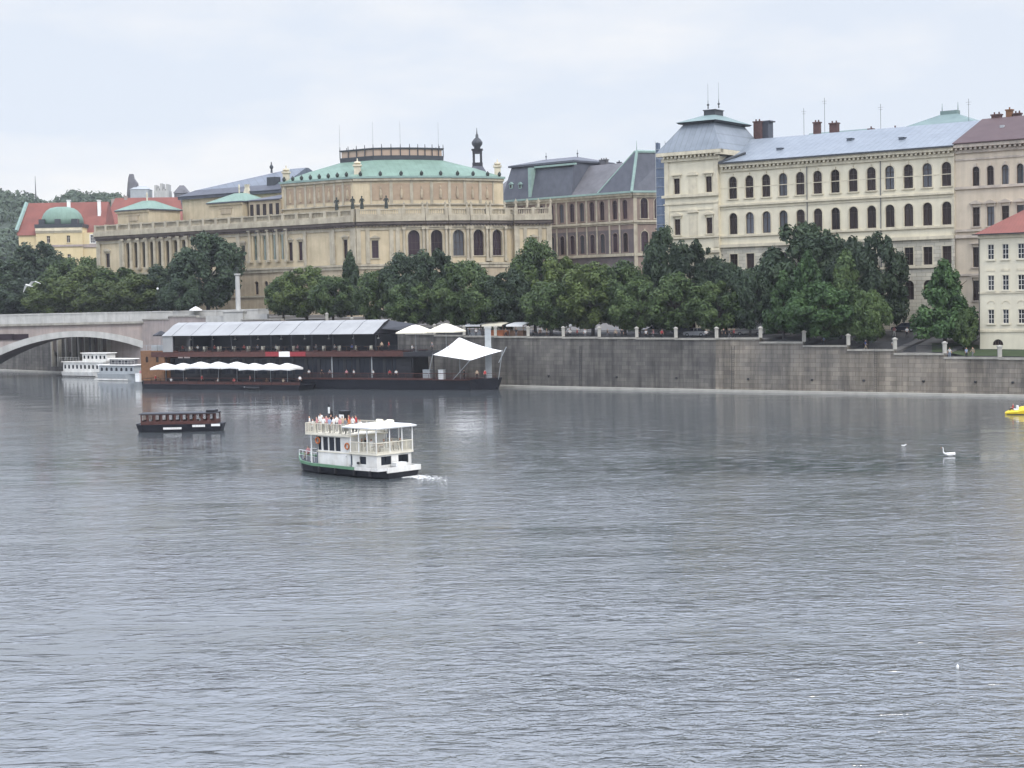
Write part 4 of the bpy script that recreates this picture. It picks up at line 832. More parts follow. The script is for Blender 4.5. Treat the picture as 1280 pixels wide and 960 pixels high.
# corner piers with urns above the eaves
for px, y0, y1, b_ in ((358, 226, 212, 1.2), (447, 218, 203, 1.5), (622, 219, 204, 1.0)):
    p = P(px, y0, Y=(A1.W(A1.a(px, y0) if px < 441 else 0, b_, 0).y if px < 600 else pe.y+.8)); mb = MB(Matrix.Translation(p)); hh = (y0-y1)*p.y/F
    mb.box(-.75, .75, -.75, .75, -2.2, hh*.65); mb.box(-1.0, 1.0, -1.0, 1.0, hh*.65+.003, hh*.8); mb.lathe((0, 0, hh*.8), [(.4, 0), (.9, .35), (.7, .7), (.2, .8), (.1, 1.5)], 8); mb.build('corner_pier', M['cream_trim'], ch)
# statues standing on the balustrade
def statue_mesh(seed, m, nm='statue'):
    rnd = random.Random(seed); mb = MB(); mb.box(-.35, .35, -.35, .35, 0, .4)
    mb.lathe((0, 0, .4), [(.36, 0), (.33, .5), (.25, 1.0), (.30, 1.35), (.33, 1.65), (.12, 1.78), (.1, 1.86), (.17, 1.98), (.16, 2.12), (.04, 2.22)], 8)
    s = rnd.choice((-1, 1)); mb.path([(s*.3, 0, 2.0), (s*.52, -.1, 1.65), (s*.3, -.28, 1.45)], .09); mb.path([(-s*.3, 0, 2.0), (-s*.45, .0, 1.6), (-s*.42, -.1, 1.25)], .09); mb.tube((s*.1, -.1, .4), (s*.15, -.2, 1.3), .14)
    return mb.mesh(nm, M[m], smooth=False)
stm = [statue_mesh(i, 'patina') for i in range(3)]; stl = [statue_mesh(i+9, 'sand_trim') for i in range(3)]
def put_on(root, me, p, sc_=1.0, nm='statue'): 
    return obj(nm, me, root, RM[root.name].inverted() @ Matrix.Translation(p) @ Matrix.Scale(sc_, 4))
k = 0
for px in (421, 441): k += 1; a = F1.a(px, 262, -.4); put_on(ch, stm[k % 3], F1.W(a, -.4, zbt+.1), 1.15)
s0 = fr[0][0]
for px in (452.5, 483): k += 1; put_on(ch, stm[k % 3], s0.W(s0.a(px, 262, -.4), -.4, zbt+.1), 1.15)
for s, a in fr[1:6]:
    for f_ in (.1, .9): k += 1; put_on(ch, stl[k % 3], s.W(a*f_, -.4, zbt+.1), .62)
for f_ in (.05, .35, .65, .97): k += 1; put_on(ch, stl[k % 3], PV.W(pvw*f_, -.4, zbt+.1), .8)
# pavilions with green low pyramids on the river face
def pav(px0, px1, ye, yt, dp=11):
    x0, x1 = F1.a(px0, 270, 1.5), F1.a(px1, 270, 1.5); zz = F1.z((px0+px1)/2, ye, 1.5); zt = F1.z((px0+px1)/2, yt, 7)
    mb = MB(F1.M); block(mb, x0, x1, 1.5, 1.5+dp, z_f, zz); mb.box(x0-.3, x1+.3, 1.1, 1.45, zz-.5, zz); mb.build('pavilion_wall', M['sand_light'], ch)
    mb = MB(F1.M); mb.box(x0-.5, x1+.5, .8, 2+dp, zz+.003, zz+.3); mb.build('pavilion_eaves', M['slate'], ch)
    mb = MB(F1.M); cx = (x0+x1)/2; mb.rect_loft((x0-.5, x1+.5, .8, 2+dp, zz+.303), (cx-1.3, cx+1.3, 6, 8, zt)); mb.build('pavilion_roof', M['copper'], ch)
    mb = MB(F1.M); mb.tube((cx-.5, 7, zt), (cx-.5, 7, zt+1), .2); mb.lathe((cx-.5, 7, zt+1), [(.1, 0), (.22, .3), (.22, .8), (.05, 1.3)], 6); mb.build('finial', M['cream_trim'], ch)
    mb = MB(F1.M); mb.box(cx-1.5, cx+1.9, 1.3, 1.497, zz-2.6, zz-1.4); mb.box(cx-2.2, cx+2.4, 1.32, 1.497, zz-1.3, zz-1.0)
    mb.build('relief', M['sand'], ch)
pav(147, 186, 263.5, 252.5); pav(262, 303, 254, 243)
# rear hall with the blue grey hip roof
x0, x1 = F1.a(228, 255, 14), F1.a(352, 240, 14); zz = F1.z(350, 241, 14); zt = F1.z(330, 214, 24)
mb = MB(F1.M); block(mb, x0, x1, 14, 36, z_f, zz); mb.build('rear_hall_wall', M['sand_light'], ch)
mb = MB(F1.M); mb.box(x0-.8, x1+.2, 13.2, 13.9, zz+.003, zz+.8); mb.rect_loft((x0-1, x1+.2, 13, 37, zz+.803), (lerp(x0, x1, .1), x1+.1, 15.5, 34, zz+2.4)); mb.build('rear_hall_eaves', M['slate'], ch)
mb = MB(F1.M); mb.rect_loft((lerp(x0, x1, .1), x1, 15.6, 34, zz+2.403), (lerp(x0, x1, .84), x1-.5, 24, 25, zt)); mb.build('rear_hall_roof', M['slate_blue'], ch)
mb = MB(F1.M); cx = F1.a(339.5, 215, 24); mb.tube((cx, 24, zt-.6), (cx, 24, zt+2.2), .3, .12); mb.lathe((cx, 24, zt+.3), [(.2, 0), (.5, .4), (.5, .8), (.2, 1.2)], 6); cx = F1.a(338, 230, 15); mb.box(cx-1.2, cx+1.6, 15, 17, zz+2, zz+4.2); mb.build('roof_fittings', M['zinc_dark'], ch)
mb = MB(F1.M); cx = F1.a(309, 240, 13); mb.rect_loft((cx-.9, cx+.9, 12.2, 13.8, zz-.2), (cx-.4, cx+.4, 12.6, 13.4, zz+1.8), (cx-.5, cx+.5, 12.5, 13.5, zz+2.6)); mb.build('corner_pier', M['cream_trim'], ch)
# low lean-to with small windows between pavilion and attic
x0, x1 = F1.a(311, 262, 3), F1.a(351, 262, 3); zz = F1.z(312, 252, 3); mb = MB(F1.M); block(mb, x0, x1, 3, 12, z_f, zz); mb.build('link_wall', M['sand'], ch)
mb = MB(F1.M); mb.loft([(x0-.3, 2.6, zz+.003), (x1, 2.6, zz+.003), (x1, 12, zz+2.2), (x0-.3, 12, zz+.5)], [(x0-.3, 2.6, zz+.25), (x1, 2.6, zz+.25), (x1, 12, zz+2.5), (x0-.3, 12, zz+.8)]); mb.build('link_roof', M['slate'], ch)
Kk = WinKind(1.1, 1.7, True, trim='sand_trim', sill=False); 
mb = MB(F1.M)
for i in range(5): a = lerp(x0, x1, (i+.5)/5); mb.box(a-.5, a+.5, 2.9, 2.996, z_f+.4, zz-.8)
mb.build('link_panes', M['glass'], ch)
# ================================================================== clock turret behind the hall
TT = P(597, 208, Y=470)
tt = thing('clock_turret', 'slim dark onion capped turret rising behind the green roof', 'tower', Matrix.Translation((TT.x, TT.y, 12)))
k = 470/F; mb = MB(Matrix.Translation((TT.x, TT.y, 0))); mb.box(-3.2, 3.2, -3.2, 3.2, 12, TT.z-4); mb.rect_loft((-3.8, 3.8, -3.8, 3.8, TT.z-4), (-1.5, 1.5, -1.5, 1.5, TT.z)); mb.build('base', M['slate'], tt)
zz = P(597, 188, Y=470).z
mb = MB(Matrix.Translation((TT.x, TT.y, TT.z))); hz = zz-TT.z
for sx in (-1, 1):
    for sy in (-1, 1): mb.box(sx*1.05-.32, sx*1.05+.32, sy*1.05-.32, sy*1.05+.32, 0, hz)
mb.box(-1.5, 1.5, -1.5, 1.5, 0, hz*.22); mb.box(-1.4, 1.4, -1.4, 1.4, hz*.8, hz-.003); mb.box(-1.65, 1.65, -1.65, 1.65, hz, hz+.35); mb.build('belfry', M['steel'], tt)
mb = MB(Matrix.Translation((TT.x, TT.y, zz+.35))); mb.lathe((0, 0, 0), [(1.0, 0), (.9, .5), (1.5, 1.3), (1.6, 2.0), (1.1, 2.8), (.45, 3.4), (.4, 4.1), (.2, 4.5), (.06, 6.2)], 10); mb.build('onion_cap', M['zinc_dark'], tt, smooth=True)
# ================================================================== YELLOW BUILDING with green dome, left, and the red roofs
Yb = seg_px(103, 300, 520, 3)
yb = thing('yellow_building', 'pale yellow building with low green dome and a steep red tiled roof', 'building', at(Yb, -8, 0, 14))
y0, y1 = Yb.a(45, 300), 0; ze = Yb.z(74, 284.5)
Kw = WinKind(1.1, 2.3, False, frame='frame_white', trim='yellow', pane='glass', sur=.12); aw = [Yb.a(60.5, 298), Yb.a(85.5, 298)]; zw = Yb.z(74, 303.5)
mb = MB(Yb.M); block(mb, y0, y1, 0, 14, 12, ze, [Kw.op(a, zw) for a in aw]+[Kw.op(a, zw-6) for a in aw]); mb.build('wall', M['yellow'], yb)
for a in aw: Kw.put(yb, Yb, a, zw); Kw.put(yb, Yb, a, zw-6)
mb = MB(Yb.M); band(mb, y0-.2, y1+.2, Yb.z(74, 308.5), Yb.z(74, 306), .35); mb.build('string_course', M['pinkstone'], yb)
mb = MB(Yb.M); cornice(mb, y0, y1, Yb.z(74, 291), 1.0, .6, 0); mb.box(y0-.1, y1+.1, -.2, -.003, Yb.z(74, 288), ze); mb.build('cornice', M['cream_trim'], yb)
mb = MB(Yb.M); zd = Yb.z(74, 280); mb.box(y0-.3, y1+.3, -.3, 14, ze+.003, zd); mb.build('roof_base', M['zinc_dark'], yb)
cx = Yb.a(72.5, 270); rx = (Yb.a(98, 275)-Yb.a(47, 275))/2; zt = Yb.z(72, 257.5); hh = zt-zd
mb = MB(Yb.M); rings = []
for f_ in (0, .35, .6, .8, .93, 1.0):
    kx_ = math.sqrt(max(0, 1-f_**2.2))*.72+.28; kx_ = kx_ if f_ < 1 else .3
    rings.append([(cx+rx*kx_*math.copysign(abs(math.cos(t))**.6, math.cos(t)), 6.5+6.5*kx_*math.copysign(abs(math.sin(t))**.6, math.sin(t)), zd+.003+hh*f_) for t in [2*math.pi*(i+.5)/20 for i in range(20)]])
mb.loft(*rings); mb.build('dome', M['copper'], yb, smooth=True)
for px in (52, 72, 93):
    a = Yb.a(px, 275); mb = MB(Yb.M); mb.box(a-.95, a+.95, -.25, 3, zd+.003, zd+1.6); mb.build('dormer', M['zinc_dark'], yb)
# right bay
ax = Yb.a(123, 300); mb = MB(Yb.M); aw2 = Yb.a(115.3, 298); block(mb, .003, ax, 1.0, 14, 12, Yb.z(113, 290.5), [(aw2-.8, aw2+.8, zw-.2, zw+2.4)], left=False); mb.build('side_wall', M['yellow'], yb)
YS = Seg(Yb.w(0, 1.0), 3); Kx = WinKind(1.6, 2.6, False, frame='frame_white', trim='white', pane='glass_pale', sur=.2, mull=(2, 2)); Kx.put(yb, YS, aw2, zw-.2)
mb = MB(YS.M); band(mb, 0, ax, Yb.z(113, 309), Yb.z(113, 305), .35); mb.build('string_course', M['pinkstone'], yb)
# left low wing
lx = Yb.a(22, 300); mb = MB(Yb.M); block(mb, lx, y0-.003, 1.5, 14, 12, Yb.z(35, 294), left=True); mb.build('side_wall', M['yellow'], yb)
mb = MB(Yb.M); mb.rect_loft((lx-.5, y0, 1.0, 14, Yb.z(35, 294)+.003), (lx+2, y0, 4, 12, Yb.z(35, 280))); mb.build('low_roof', M['red_tile'], yb)
zt1, zb1 = Yb.z(60, 253.5, 15), Yb.z(60, 292, 8)
mb = MB(Yb.M); rx0, rx1 = Yb.a(26, 270, 10), Yb.a(132, 270, 10); mb.rect_loft((rx0-1, rx1, 7.5, 30, zb1), (rx0+.8, rx1, 15, 17, zt1)); mb.build('roof', M['red_tile'], yb)
mb = MB(Yb.M); mb.tube((rx0-1, 7.3, zb1+1), (rx0+.8, 15, zt1), .7); mb.build('copper_flashing', M['copper_pale'], yb)
for px in (86, 124): a = Yb.a(px, 258, 12); mb = MB(Yb.M); mb.box(a-.5, a+.5, 11.5, 12.5, zt1-5, Yb.z(px, 251, 12)); mb.box(a-.65, a+.65, 11.3, 12.7, Yb.z(px, 251, 12)+.003, Yb.z(px, 250, 12)); mb.build('chimney', M['white'], yb)
RB = seg_px(128, 290, 565, 8)
rb = thing('red_roofed_building', 'long building with plain red tiled roof behind the two green topped pavilions', 'building', at(RB, 10, 0, 14))
x1 = RB.a(229, 280); zt = RB.z(170, 247, 8); zb_ = RB.z(170, 286)
mb = MB(RB.M); block(mb, 0, x1, 0, 18, 12, zb_); mb.build('wall', M['yellow'], rb)
mb = MB(RB.M); mb.rect_loft((-.6, x1+.6, -.6, 18.6, zb_+.003), (4, x1-1.5, 8.6, 9.4, zt)); mb.build('roof', M['red_tile'], rb)
for px in (141, 157): a = RB.a(px, 250, 8); mb = MB(RB.M); mb.box(a-.6, a+.6, 8, 10, zt-3, RB.z(px, 245 if px > 150 else 249, 8)); mb.build('chimney', M['pinkstone'], rb)
# ================================================================== HILL beyond with woods, monuments
HY = 900
prof = [(-260, 232), (-100, 230), (0, 236), (30, 236), (45, 248), (62, 256), (75, 247), (95, 238), (130, 240), (150, 243), (200, 250), (240, 258), (300, 268), (420, 290), (700, 330), (1500, 352)]
hm = MB(); top = []
for px, y in prof: p = P(px, y+9, Y=HY); top.append(p)
fr0 = [Vector((p.x*.78, 640, 13)) for p in top]; m1 = [Vector((p.x*.9, 770, lerp(13, p.z, .62))) for p in top]; bkp = [Vector((p.x*1.3, 1400, p.z-2)) for p in top]
hm.loft(fr0, m1, top, bkp, cap=(False, False), closed=False); struct('hill', hm, M['hill'])
rnd = random.Random(3); fm = MB()
def leafclump(mb, c, rx, rz, n, s, rnd):
    for _ in range(n):
        v = Vector((rnd.gauss(0, 1), rnd.gauss(0, 1), rnd.gauss(0, 1))).normalized(); v.z = abs(v.z)*.95-.15; q = c+Vector((v.x*rx, v.y*rx, v.z*rz))*rnd.uniform(.75, 1.03)
        a = Vector((rnd.gauss(0, 1), rnd.gauss(0, 1), rnd.gauss(0, 1))).normalized(); b_ = v.cross(a).normalized(); a = (b_.cross(v)+a*.5).normalized(); t = s*rnd.uniform(.6, 1.2)
        mb.add([q-a*t, q-b_*t*.6, q+a*t, q+b_*t*.6], [(0, 1, 2, 3)])
for i in range(620):
    px = rnd.uniform(-60, 330); t = rnd.random()**.7
    k = next(j for j in range(len(prof)-1) if prof[j][0] <= px <= prof[j+1][0]); u_ = (px-prof[k][0])/(prof[k+1][0]-prof[k][0])
    T_, M_, F_ = (top[k].lerp(top[k+1], u_), m1[k].lerp(m1[k+1], u_), fr0[k].lerp(fr0[k+1], u_)); q = M_.lerp(T_, (t-.5)*2) if t > .5 else F_.lerp(M_, t*2)
    rr = rnd.uniform(3.6, 6.5); leafclump(fm, q+Vector((0, 0, 1.0)), rr, rr*1.0, 70, 1.15, rnd)
fo = fm.build('woods', M['leaf_far']); fo['kind'] = 'stuff'; fo['label'] = 'dense green woods covering the far hillside'
def hillbox(name, label, cat, px, y0, y1, w, m, fn):
    p = P(px, y1, Y=820); k = 820/F; t = thing(name, label, cat, Matrix.Translation((p.x, p.y, p.z-8))); mb = MB(Matrix.Translation((p.x, p.y, p.z))); fn(mb, w*k, (y1-y0)*k); mb.build('body' if m != 'grey' else 'wall', M[m], t); return t
def f1_(mb, w, h): mb.rect_loft((-w*.55, w*.55, -3, 3, -8), (-w*.35, w*.45, -2, 2, h*.55), (-w*.3, w*.15, -1.6, 1.6, h*.8), (-w*.2, w*.1, -1.3, 1.3, h))
hillbox('stone_monument', 'dark weathered stone monument tower on the wooded hilltop', 'monument', 166, 218, 243, 14, 'slate_mid', f1_)
def f2_(mb, w, h): mb.box(-w/2, w/2, -5, 5, -8, h*.7); mb.rect_loft((-w/2-.3, w/2+.3, -5.3, 5.3, h*.7+.003), (-w/2+2, w/2-2, -1, 1, h))
hillbox('hilltop_house', 'pale grey box shaped house just right of the stone monument', 'house', 177, 233, 248, 22, 'grey', f2_)
def f3_(mb, w, h):
    mb.box(-w/2, w/2, -4, 4, -8, h*.55)
    for i, hh in enumerate((.9, .7, 1.0, .65, .95)): x = -w/2+w*i/5; mb.box(x+.2, x+w/5-.3, -3.9, 3.9, h*.55, h*hh)
hillbox('ruined_pavilion', 'pale jagged topped ruin on the hill above the red roofs', 'ruin', 204, 230, 250, 18, 'concrete', f3_)
def f4_(mb, w, h): mb.box(-w/2, w/2, -4, 4, -8, h*.45); mb.rect_loft((-w/2-.5, w/2+.5, -4.5, 4.5, h*.45), (-1, 1, -1, 1, h))
hillbox('grey_villa', 'grey villa with pointed dark roof at the right end of the hill', 'house', 228, 232, 250, 16, 'slate_mid', f4_)
p = P(45, 250, Y=880); mb = MB(); mb.tube(p, p+Vector((0, 0, 13)), .35, .1, 5); o = mb.build('radio_mast', M['steel']); tag(o, 'thin radio mast standing on the wooded hill at far left', 'mast')
# ================================================================== BRIDGE, left
B = Seg((P(205, 410, Y=368).x, 368), 0.0)
br = thing('arched_bridge', 'pale stone and concrete arch bridge crossing the river at the left edge', 'bridge', at(B, -28, 0, 0))
zdk = B.z(60, 404); zpa = B.z(60, 392); wB = 16
acx = B.a(95, 420); hs = 28.0; zcr = B.z(97, 421); 
def arc_z(x, c, zc, sp, drop): t = (x-c)/sp; return zc-drop*t*t
arcs = [(acx, hs, zcr, 9.8), (acx-2*hs-6, hs, zcr, 9.8)]
face = MB(B.M); und = MB(B.M)
for c, sp, zc, dr in arcs:
    n = 28; ringm = MB(B.M)
    for i in range(n):
        xa, xb = c-sp+2*sp*i/n, c-sp+2*sp*(i+1)/n; za_, zb_ = arc_z(xa, c, zc, sp, dr), arc_z(xb, c, zc, sp, dr); ta = 1.35+.9*abs((xa-c)/sp)**2; tb = 1.35+.9*abs((xb-c)/sp)**2
        for yy, sgn in ((0, -1), (wB, 1)):
            face.poly((xa, yy, za_+ta), (xb, yy, zb_+tb), (xb, yy, zdk-.5), (xa, yy, zdk-.5))
        ringm.loft([(xa, -.35, za_), (xb, -.35, zb_), (xb, -.35, zb_+tb), (xa, -.35, za_+ta)], [(xa, .3, za_), (xb, .3, zb_), (xb, .3, zb_+tb), (xa, .3, za_+ta)])
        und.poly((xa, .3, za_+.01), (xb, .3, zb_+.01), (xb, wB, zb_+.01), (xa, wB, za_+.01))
    
    ringm.build('arch_ring', M['concrete'], br); face.box(c-sp-6.0, c-sp, -.8, wB+.8, -1, zdk-.5)
xr_ = acx+hs
face.box(xr_, xr_+14, -.2, wB, -1, zdk-.5)
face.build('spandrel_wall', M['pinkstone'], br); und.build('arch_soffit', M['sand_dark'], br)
mb = MB(B.M); x0, x1 = acx-3*hs-14, xr_+14
mb.box(x0, x1, -.6, wB+.6, zdk-.5, zdk); mb.build('deck', M['coping'], br)
mb = MB(B.M)
for yy in (-.45, wB+.1):
    mb.box(x0, x1, yy, yy+.35, zdk+.003, zpa-.25); mb.box(x0, x1, yy-.12, yy+.47, zpa-.247, zpa)
    x = x0
    while x < x1: mb.box(x, x+.5, yy-.14, yy-.003, zdk+.05, zpa-.25); x += 5
mb.build('parapet', M['concrete'], br)
mb = MB(B.M)
for px in (8, 26): a = B.a(px, 421); mb.box(a-1.8, a+1.8, -.28, -.003, B.z(px, 425), B.z(px, 417.5))
mb.build('spandrel_opening', M['glass_red'], br)
# quay arcade pilasters under the bridge
for i, px in enumerate((66, 84, 100, 117, 128)):
    p = on_wall(px)+bk*1.1; q = P(px, 440, Y=p.y); u = (on_wall(px+1)-on_wall(px-1)).normalized()
    T = Matrix(((u.x, -u.y, 0, p.x), (u.y, u.x, 0, p.y), (0, 0, 1, 0), (0, 0, 0, 1))); mb = MB(T); mb.box(-1.7, -1.2, -.5, .6, 1.5, 10.4); mb.box(1.2, 1.7, -.5, .6, 1.5, 10.4); mb.box(-1.9, 1.9, -.6, .6, 10.403, 10.9); o = mb.build('buttress', M['ledge'], qo)
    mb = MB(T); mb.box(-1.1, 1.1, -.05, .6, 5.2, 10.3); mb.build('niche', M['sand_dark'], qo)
# bridgehead: column with statue, pedestal, parapet blocks
def place_z(px, d): q = behind(px, d); return Vector((q.x, q.y, ground_z(q.x, q.y)[0]))
# ================================================================== TREES
def crown_mesh(name, shape, seed, nclump=84, per=190, leaf=.034):
    rnd = random.Random(seed); mb = MB(); cl = []
    for i in range(nclump):
        while True:
            v = Vector((rnd.uniform(-1, 1), rnd.uniform(-1, 1), rnd.uniform(-1, 1)))
            if v.length <= 1: break
        v = v.normalized()*(v.length**.35)
        if shape == 'round': c = Vector((v.x*.42, v.y*.42, .55+v.z*.38)); r = rnd.uniform(.07, .125)
        elif shape == 'broad': c = Vector((v.x*.46, v.y*.46, .53+v.z*.37+.05*math.sin(v.x*7))); r = rnd.uniform(.06, .115)
        elif shape == 'cone':
            h = rnd.random()**1.25; rr = (.40*(1-h)**.75+.04); a = rnd.uniform(0, 6.28); k = rnd.random()**.4; c = Vector((math.cos(a)*rr*k, math.sin(a)*rr*k, .14+h*.80)); r = .055+.05*(1-h)
        else: c = Vector((v.x*.40, v.y*.40, .56+v.z*.36)); r = rnd.uniform(.06, .12); c.x += .07*(c.z > .7)
        cl.append((c, r))
    for k in range(rnd.randint(4, 7)):                       # shoots that break the outline
        a = rnd.uniform(0, 6.28); rr = rnd.uniform(.05, .24) if shape != 'cone' else .03; z = .93+.05*rnd.random()-rr*.35
        cl.append((Vector((math.cos(a)*rr, math.sin(a)*rr, z)), rnd.uniform(.035, .06)))
    for c, r in cl:
        n = int(per*(r/.09)**1.3)
        for _ in range(n):
            v = Vector((rnd.gauss(0, 1), rnd.gauss(0, 1), rnd.gauss(0, 1))).normalized(); q = c+v*r*rnd.uniform(.45, 1.12); q.z = max(q.z, .11)
            nrm = (v+Vector((rnd.gauss(0, .5), rnd.gauss(0, .5), rnd.gauss(0, .5)+.5))).normalized(); a = nrm.orthogonal().normalized(); b_ = nrm.cross(a); t = rnd.uniform(0, 6.28)
            a, b_ = a*math.cos(t)+b_*math.sin(t), b_*math.cos(t)-a*math.sin(t); s = leaf*rnd.uniform(.5, 1.0)
            mb.add([q-a*s, q-b_*s*.55, q+a*s, q+b_*s*.55], [(0, 1, 2, 3)])
    return mb.mesh(name, M['leaf_mid'])
def trunk_mesh(seed, n=9):
    rnd = random.Random(seed); mb = MB(); mb.tube((0, 0, -.04), (.006, .004, .3), .03, .02, 8); mb.tube((.006, .004, .3), (0, .01, .62), .02, .008, 7)
    for i in range(n):
        a = i*2.4+rnd.uniform(-.3, .3); z = rnd.uniform(.2, .5); l = rnd.uniform(.18, .32); p = Vector((0, 0, z)); q = p+Vector((math.cos(a)*l*.5, math.sin(a)*l*.5, l*.55)); t = q+Vector((math.cos(a)*l*.45, math.sin(a)*l*.45, l*.3))
        mb.tube(p, q, .011, .007, 5); mb.tube(q, t, .007, .003, 5)
    return mb.mesh('trunk', M['bark'])
CR = {'round': [crown_mesh('crown', 'round', 1), crown_mesh('crown', 'round', 2)], 'broad': [crown_mesh('crown', 'broad', 3), crown_mesh('crown', 'broad', 4), crown_mesh('crown', 'broad', 14)],
      'cone': [crown_mesh('crown', 'cone', 5, 80), crown_mesh('crown', 'cone', 6, 80)], 'odd': [crown_mesh('crown', 'odd', 7)]}
TR = [trunk_mesh(i) for i in range(3)]
ntree = 0
def tree(px, ytop, halfw, d, shape, leaf, label, group, sink=0, name='tree'):
    """px: column of the trunk; ytop: row of the crown's top; halfw: half width in photo pixels; d: metres behind the quay line"""
    global ntree
    q = behind(px, d); z, dd_ = ground_z(q.x, q.y); Y = q.y; top = P(px, ytop, Y=Y).z; h = top-z+sink; wd = halfw*2*Y/F
    T = Matrix.Translation((q.x, q.y, z-sink)) @ Matrix.Rotation(ntree*2.1, 4, 'Z') @ Matrix.Diagonal((wd*1.13, wd*1.13, h*1.02, 1))
    t = thing(name, label, 'tree', T, group); k = ntree; ntree += 1
    tk = obj('trunk', TR[k % 3], t); cw = obj('crown', CR[shape][k % len(CR[shape])], t)
    cw.material_slots[0].link = 'OBJECT'; cw.material_slots[0].material = M['leaf_'+leaf]
    return t
GQ = 'trees of the quay promenade'; GL = 'trees beyond the bridge'
for a in [
 (12, 322, 44, 26, 'broad', 'dark', 'dark tree cut by the left edge of the picture, below the far wood'),
 (-20, 345, 50, 14, 'round', 'mid', 'low green tree half outside the left edge, above the bridge'),
 (50, 303, 40, 34, 'broad', 'dark', 'dark round tree covering the foot of the yellow domed building'),
 (88, 326, 34, 30, 'round', 'mid', 'green tree between the yellow building and the hall end pavilion'),
 (118, 321, 26, 34, 'round', 'mid', 'green tree reaching into the end window of the hall'),
 (34, 350, 36, 16, 'round', 'dark', 'dark low tree over the left arch of the bridge'),
 (75, 346, 36, 14, 'broad', 'light', 'olive green tree over the crown of the bridge arch'),
 (112, 334, 38, 18, 'round', 'light', 'brightest yellow green tree left of the hall colonnade'),
 (150, 335, 40, 22, 'broad', 'mid', 'wide green tree below the left end of the hall colonnade'),
 (135, 352, 34, 12, 'broad', 'light', 'low olive tree directly above the bridge parapet'),
 (180, 342, 36, 14, 'round', 'light', 'olive tree left of the tall dark tree, above the white kiosk'),
 (212, 330, 34, 20, 'broad', 'dark', 'dark blue green tree joined to the left side of the tall dark tree'),
 (262, 291, 42, 22, 'odd', 'dark', 'tall dark blue green tree left of the stone column'),
 (228, 350, 26, 12, 'round', 'dark', 'small dark tree above the bridgehead parasol')]: tree(*a[:6], a[6], GL)
for a in [
 (356, 345, 24, 9, 'round', 'mid', 'small green tree right of the bridgehead column'),
 (385, 333, 34, 10, 'broad', 'light', 'olive green tree behind the left half of the restaurant roof'),
 (418, 345, 28, 8, 'round', 'mid', 'low green tree behind the middle of the restaurant roof'),
 (441, 314, 20, 13, 'cone', 'dark', 'pointed dark tree rising in front of the hall corner window'),
 (472, 338, 26, 9, 'round', 'mid', 'green tree behind the right half of the restaurant roof'),
 (505, 320, 30, 14, 'round', 'dark', 'dark brownish tree under the left arched window of the hall'),
 (545, 312, 36, 12, 'broad', 'dark', 'tall dark green tree under the second arched window of the hall'),
 (520, 350, 32, 7, 'broad', 'mid', 'low green tree behind the two cream parasols'),
 (583, 325, 36, 10, 'broad', 'mid', 'green tree under the two middle arched windows of the hall'),
 (612, 348, 32, 8, 'round', 'mid', 'green tree above the tall grey mooring pile'),
 (640, 338, 34, 10, 'broad', 'dark', 'green tree under the right arched window of the hall'),
 (670, 303, 32, 17, 'round', 'mid', 'tall green tree in front of the right end pavilion of the hall'),
 (705, 322, 36, 14, 'broad', 'light', 'light green tree before the left half of the brown museum'),
 (742, 328, 40, 10, 'broad', 'light', 'broad pale olive tree before the middle of the brown museum'),
 (690, 352, 36, 7, 'round', 'mid', 'low dark green tree at the quay below the light green tree'),
 (782, 330, 34, 12, 'round', 'mid', 'green tree before the museum corner pavilion'),
 (800, 350, 34, 8, 'broad', 'mid', 'low green tree at the quay before the museum corner'),
 (832, 282, 25, 18, 'odd', 'dark', 'tall dark tree hiding the foot of the blue scaffold'),
 (868, 301, 36, 15, 'broad', 'dark', 'dark green tree before the corner tower of the cream building'),
 (845, 345, 36, 8, 'round', 'mid', 'low green tree at the quay before the square corner tower'),
 (908, 327, 34, 14, 'broad', 'dark', 'brownish dark tree right of the corner tower'),
 (900, 352, 32, 8, 'broad', 'mid', 'low tree behind the walker in a white shirt'),
 (938, 335, 28, 10, 'round', 'dark', 'dark tree left of the group of bright green trees'),
 (1008, 277, 52, 20, 'broad', 'dark', 'biggest dark tree, in front of the middle arched windows of the cream building'),
 (1060, 296, 34, 18, 'round', 'dark', 'dark tree joining the biggest tree on its right'),
 (1098, 291, 34, 14, 'broad', 'dark', 'dark tree with its right side open to the sloping path'),
 (980, 340, 30, 8, 'cone', 'fresh', 'bright green pointed tree, leftmost of the pointed ones'),
 (1011, 314, 32, 7, 'cone', 'fresh', 'bright green pointed tree in the middle of the pointed ones'),
 (1058, 314, 34, 7, 'cone', 'mid', 'green pointed tree, rightmost of the three before the biggest tree'),
 (1030, 352, 42, 4.5, 'broad', 'fresh', 'bright low tree right behind the quay railing below the biggest tree'),
 (1085, 362, 27, 5, 'round', 'mid', 'low round tree left of the sloping path'),
 (1181, 325, 41, 10, 'cone', 'fresh', 'single conical tree standing left of the pale house'),
 (1206, 385, 15, 8, 'round', 'mid', 'small round bush like tree against the right side of the conical tree')]: tree(*a[:6], a[6], GQ)
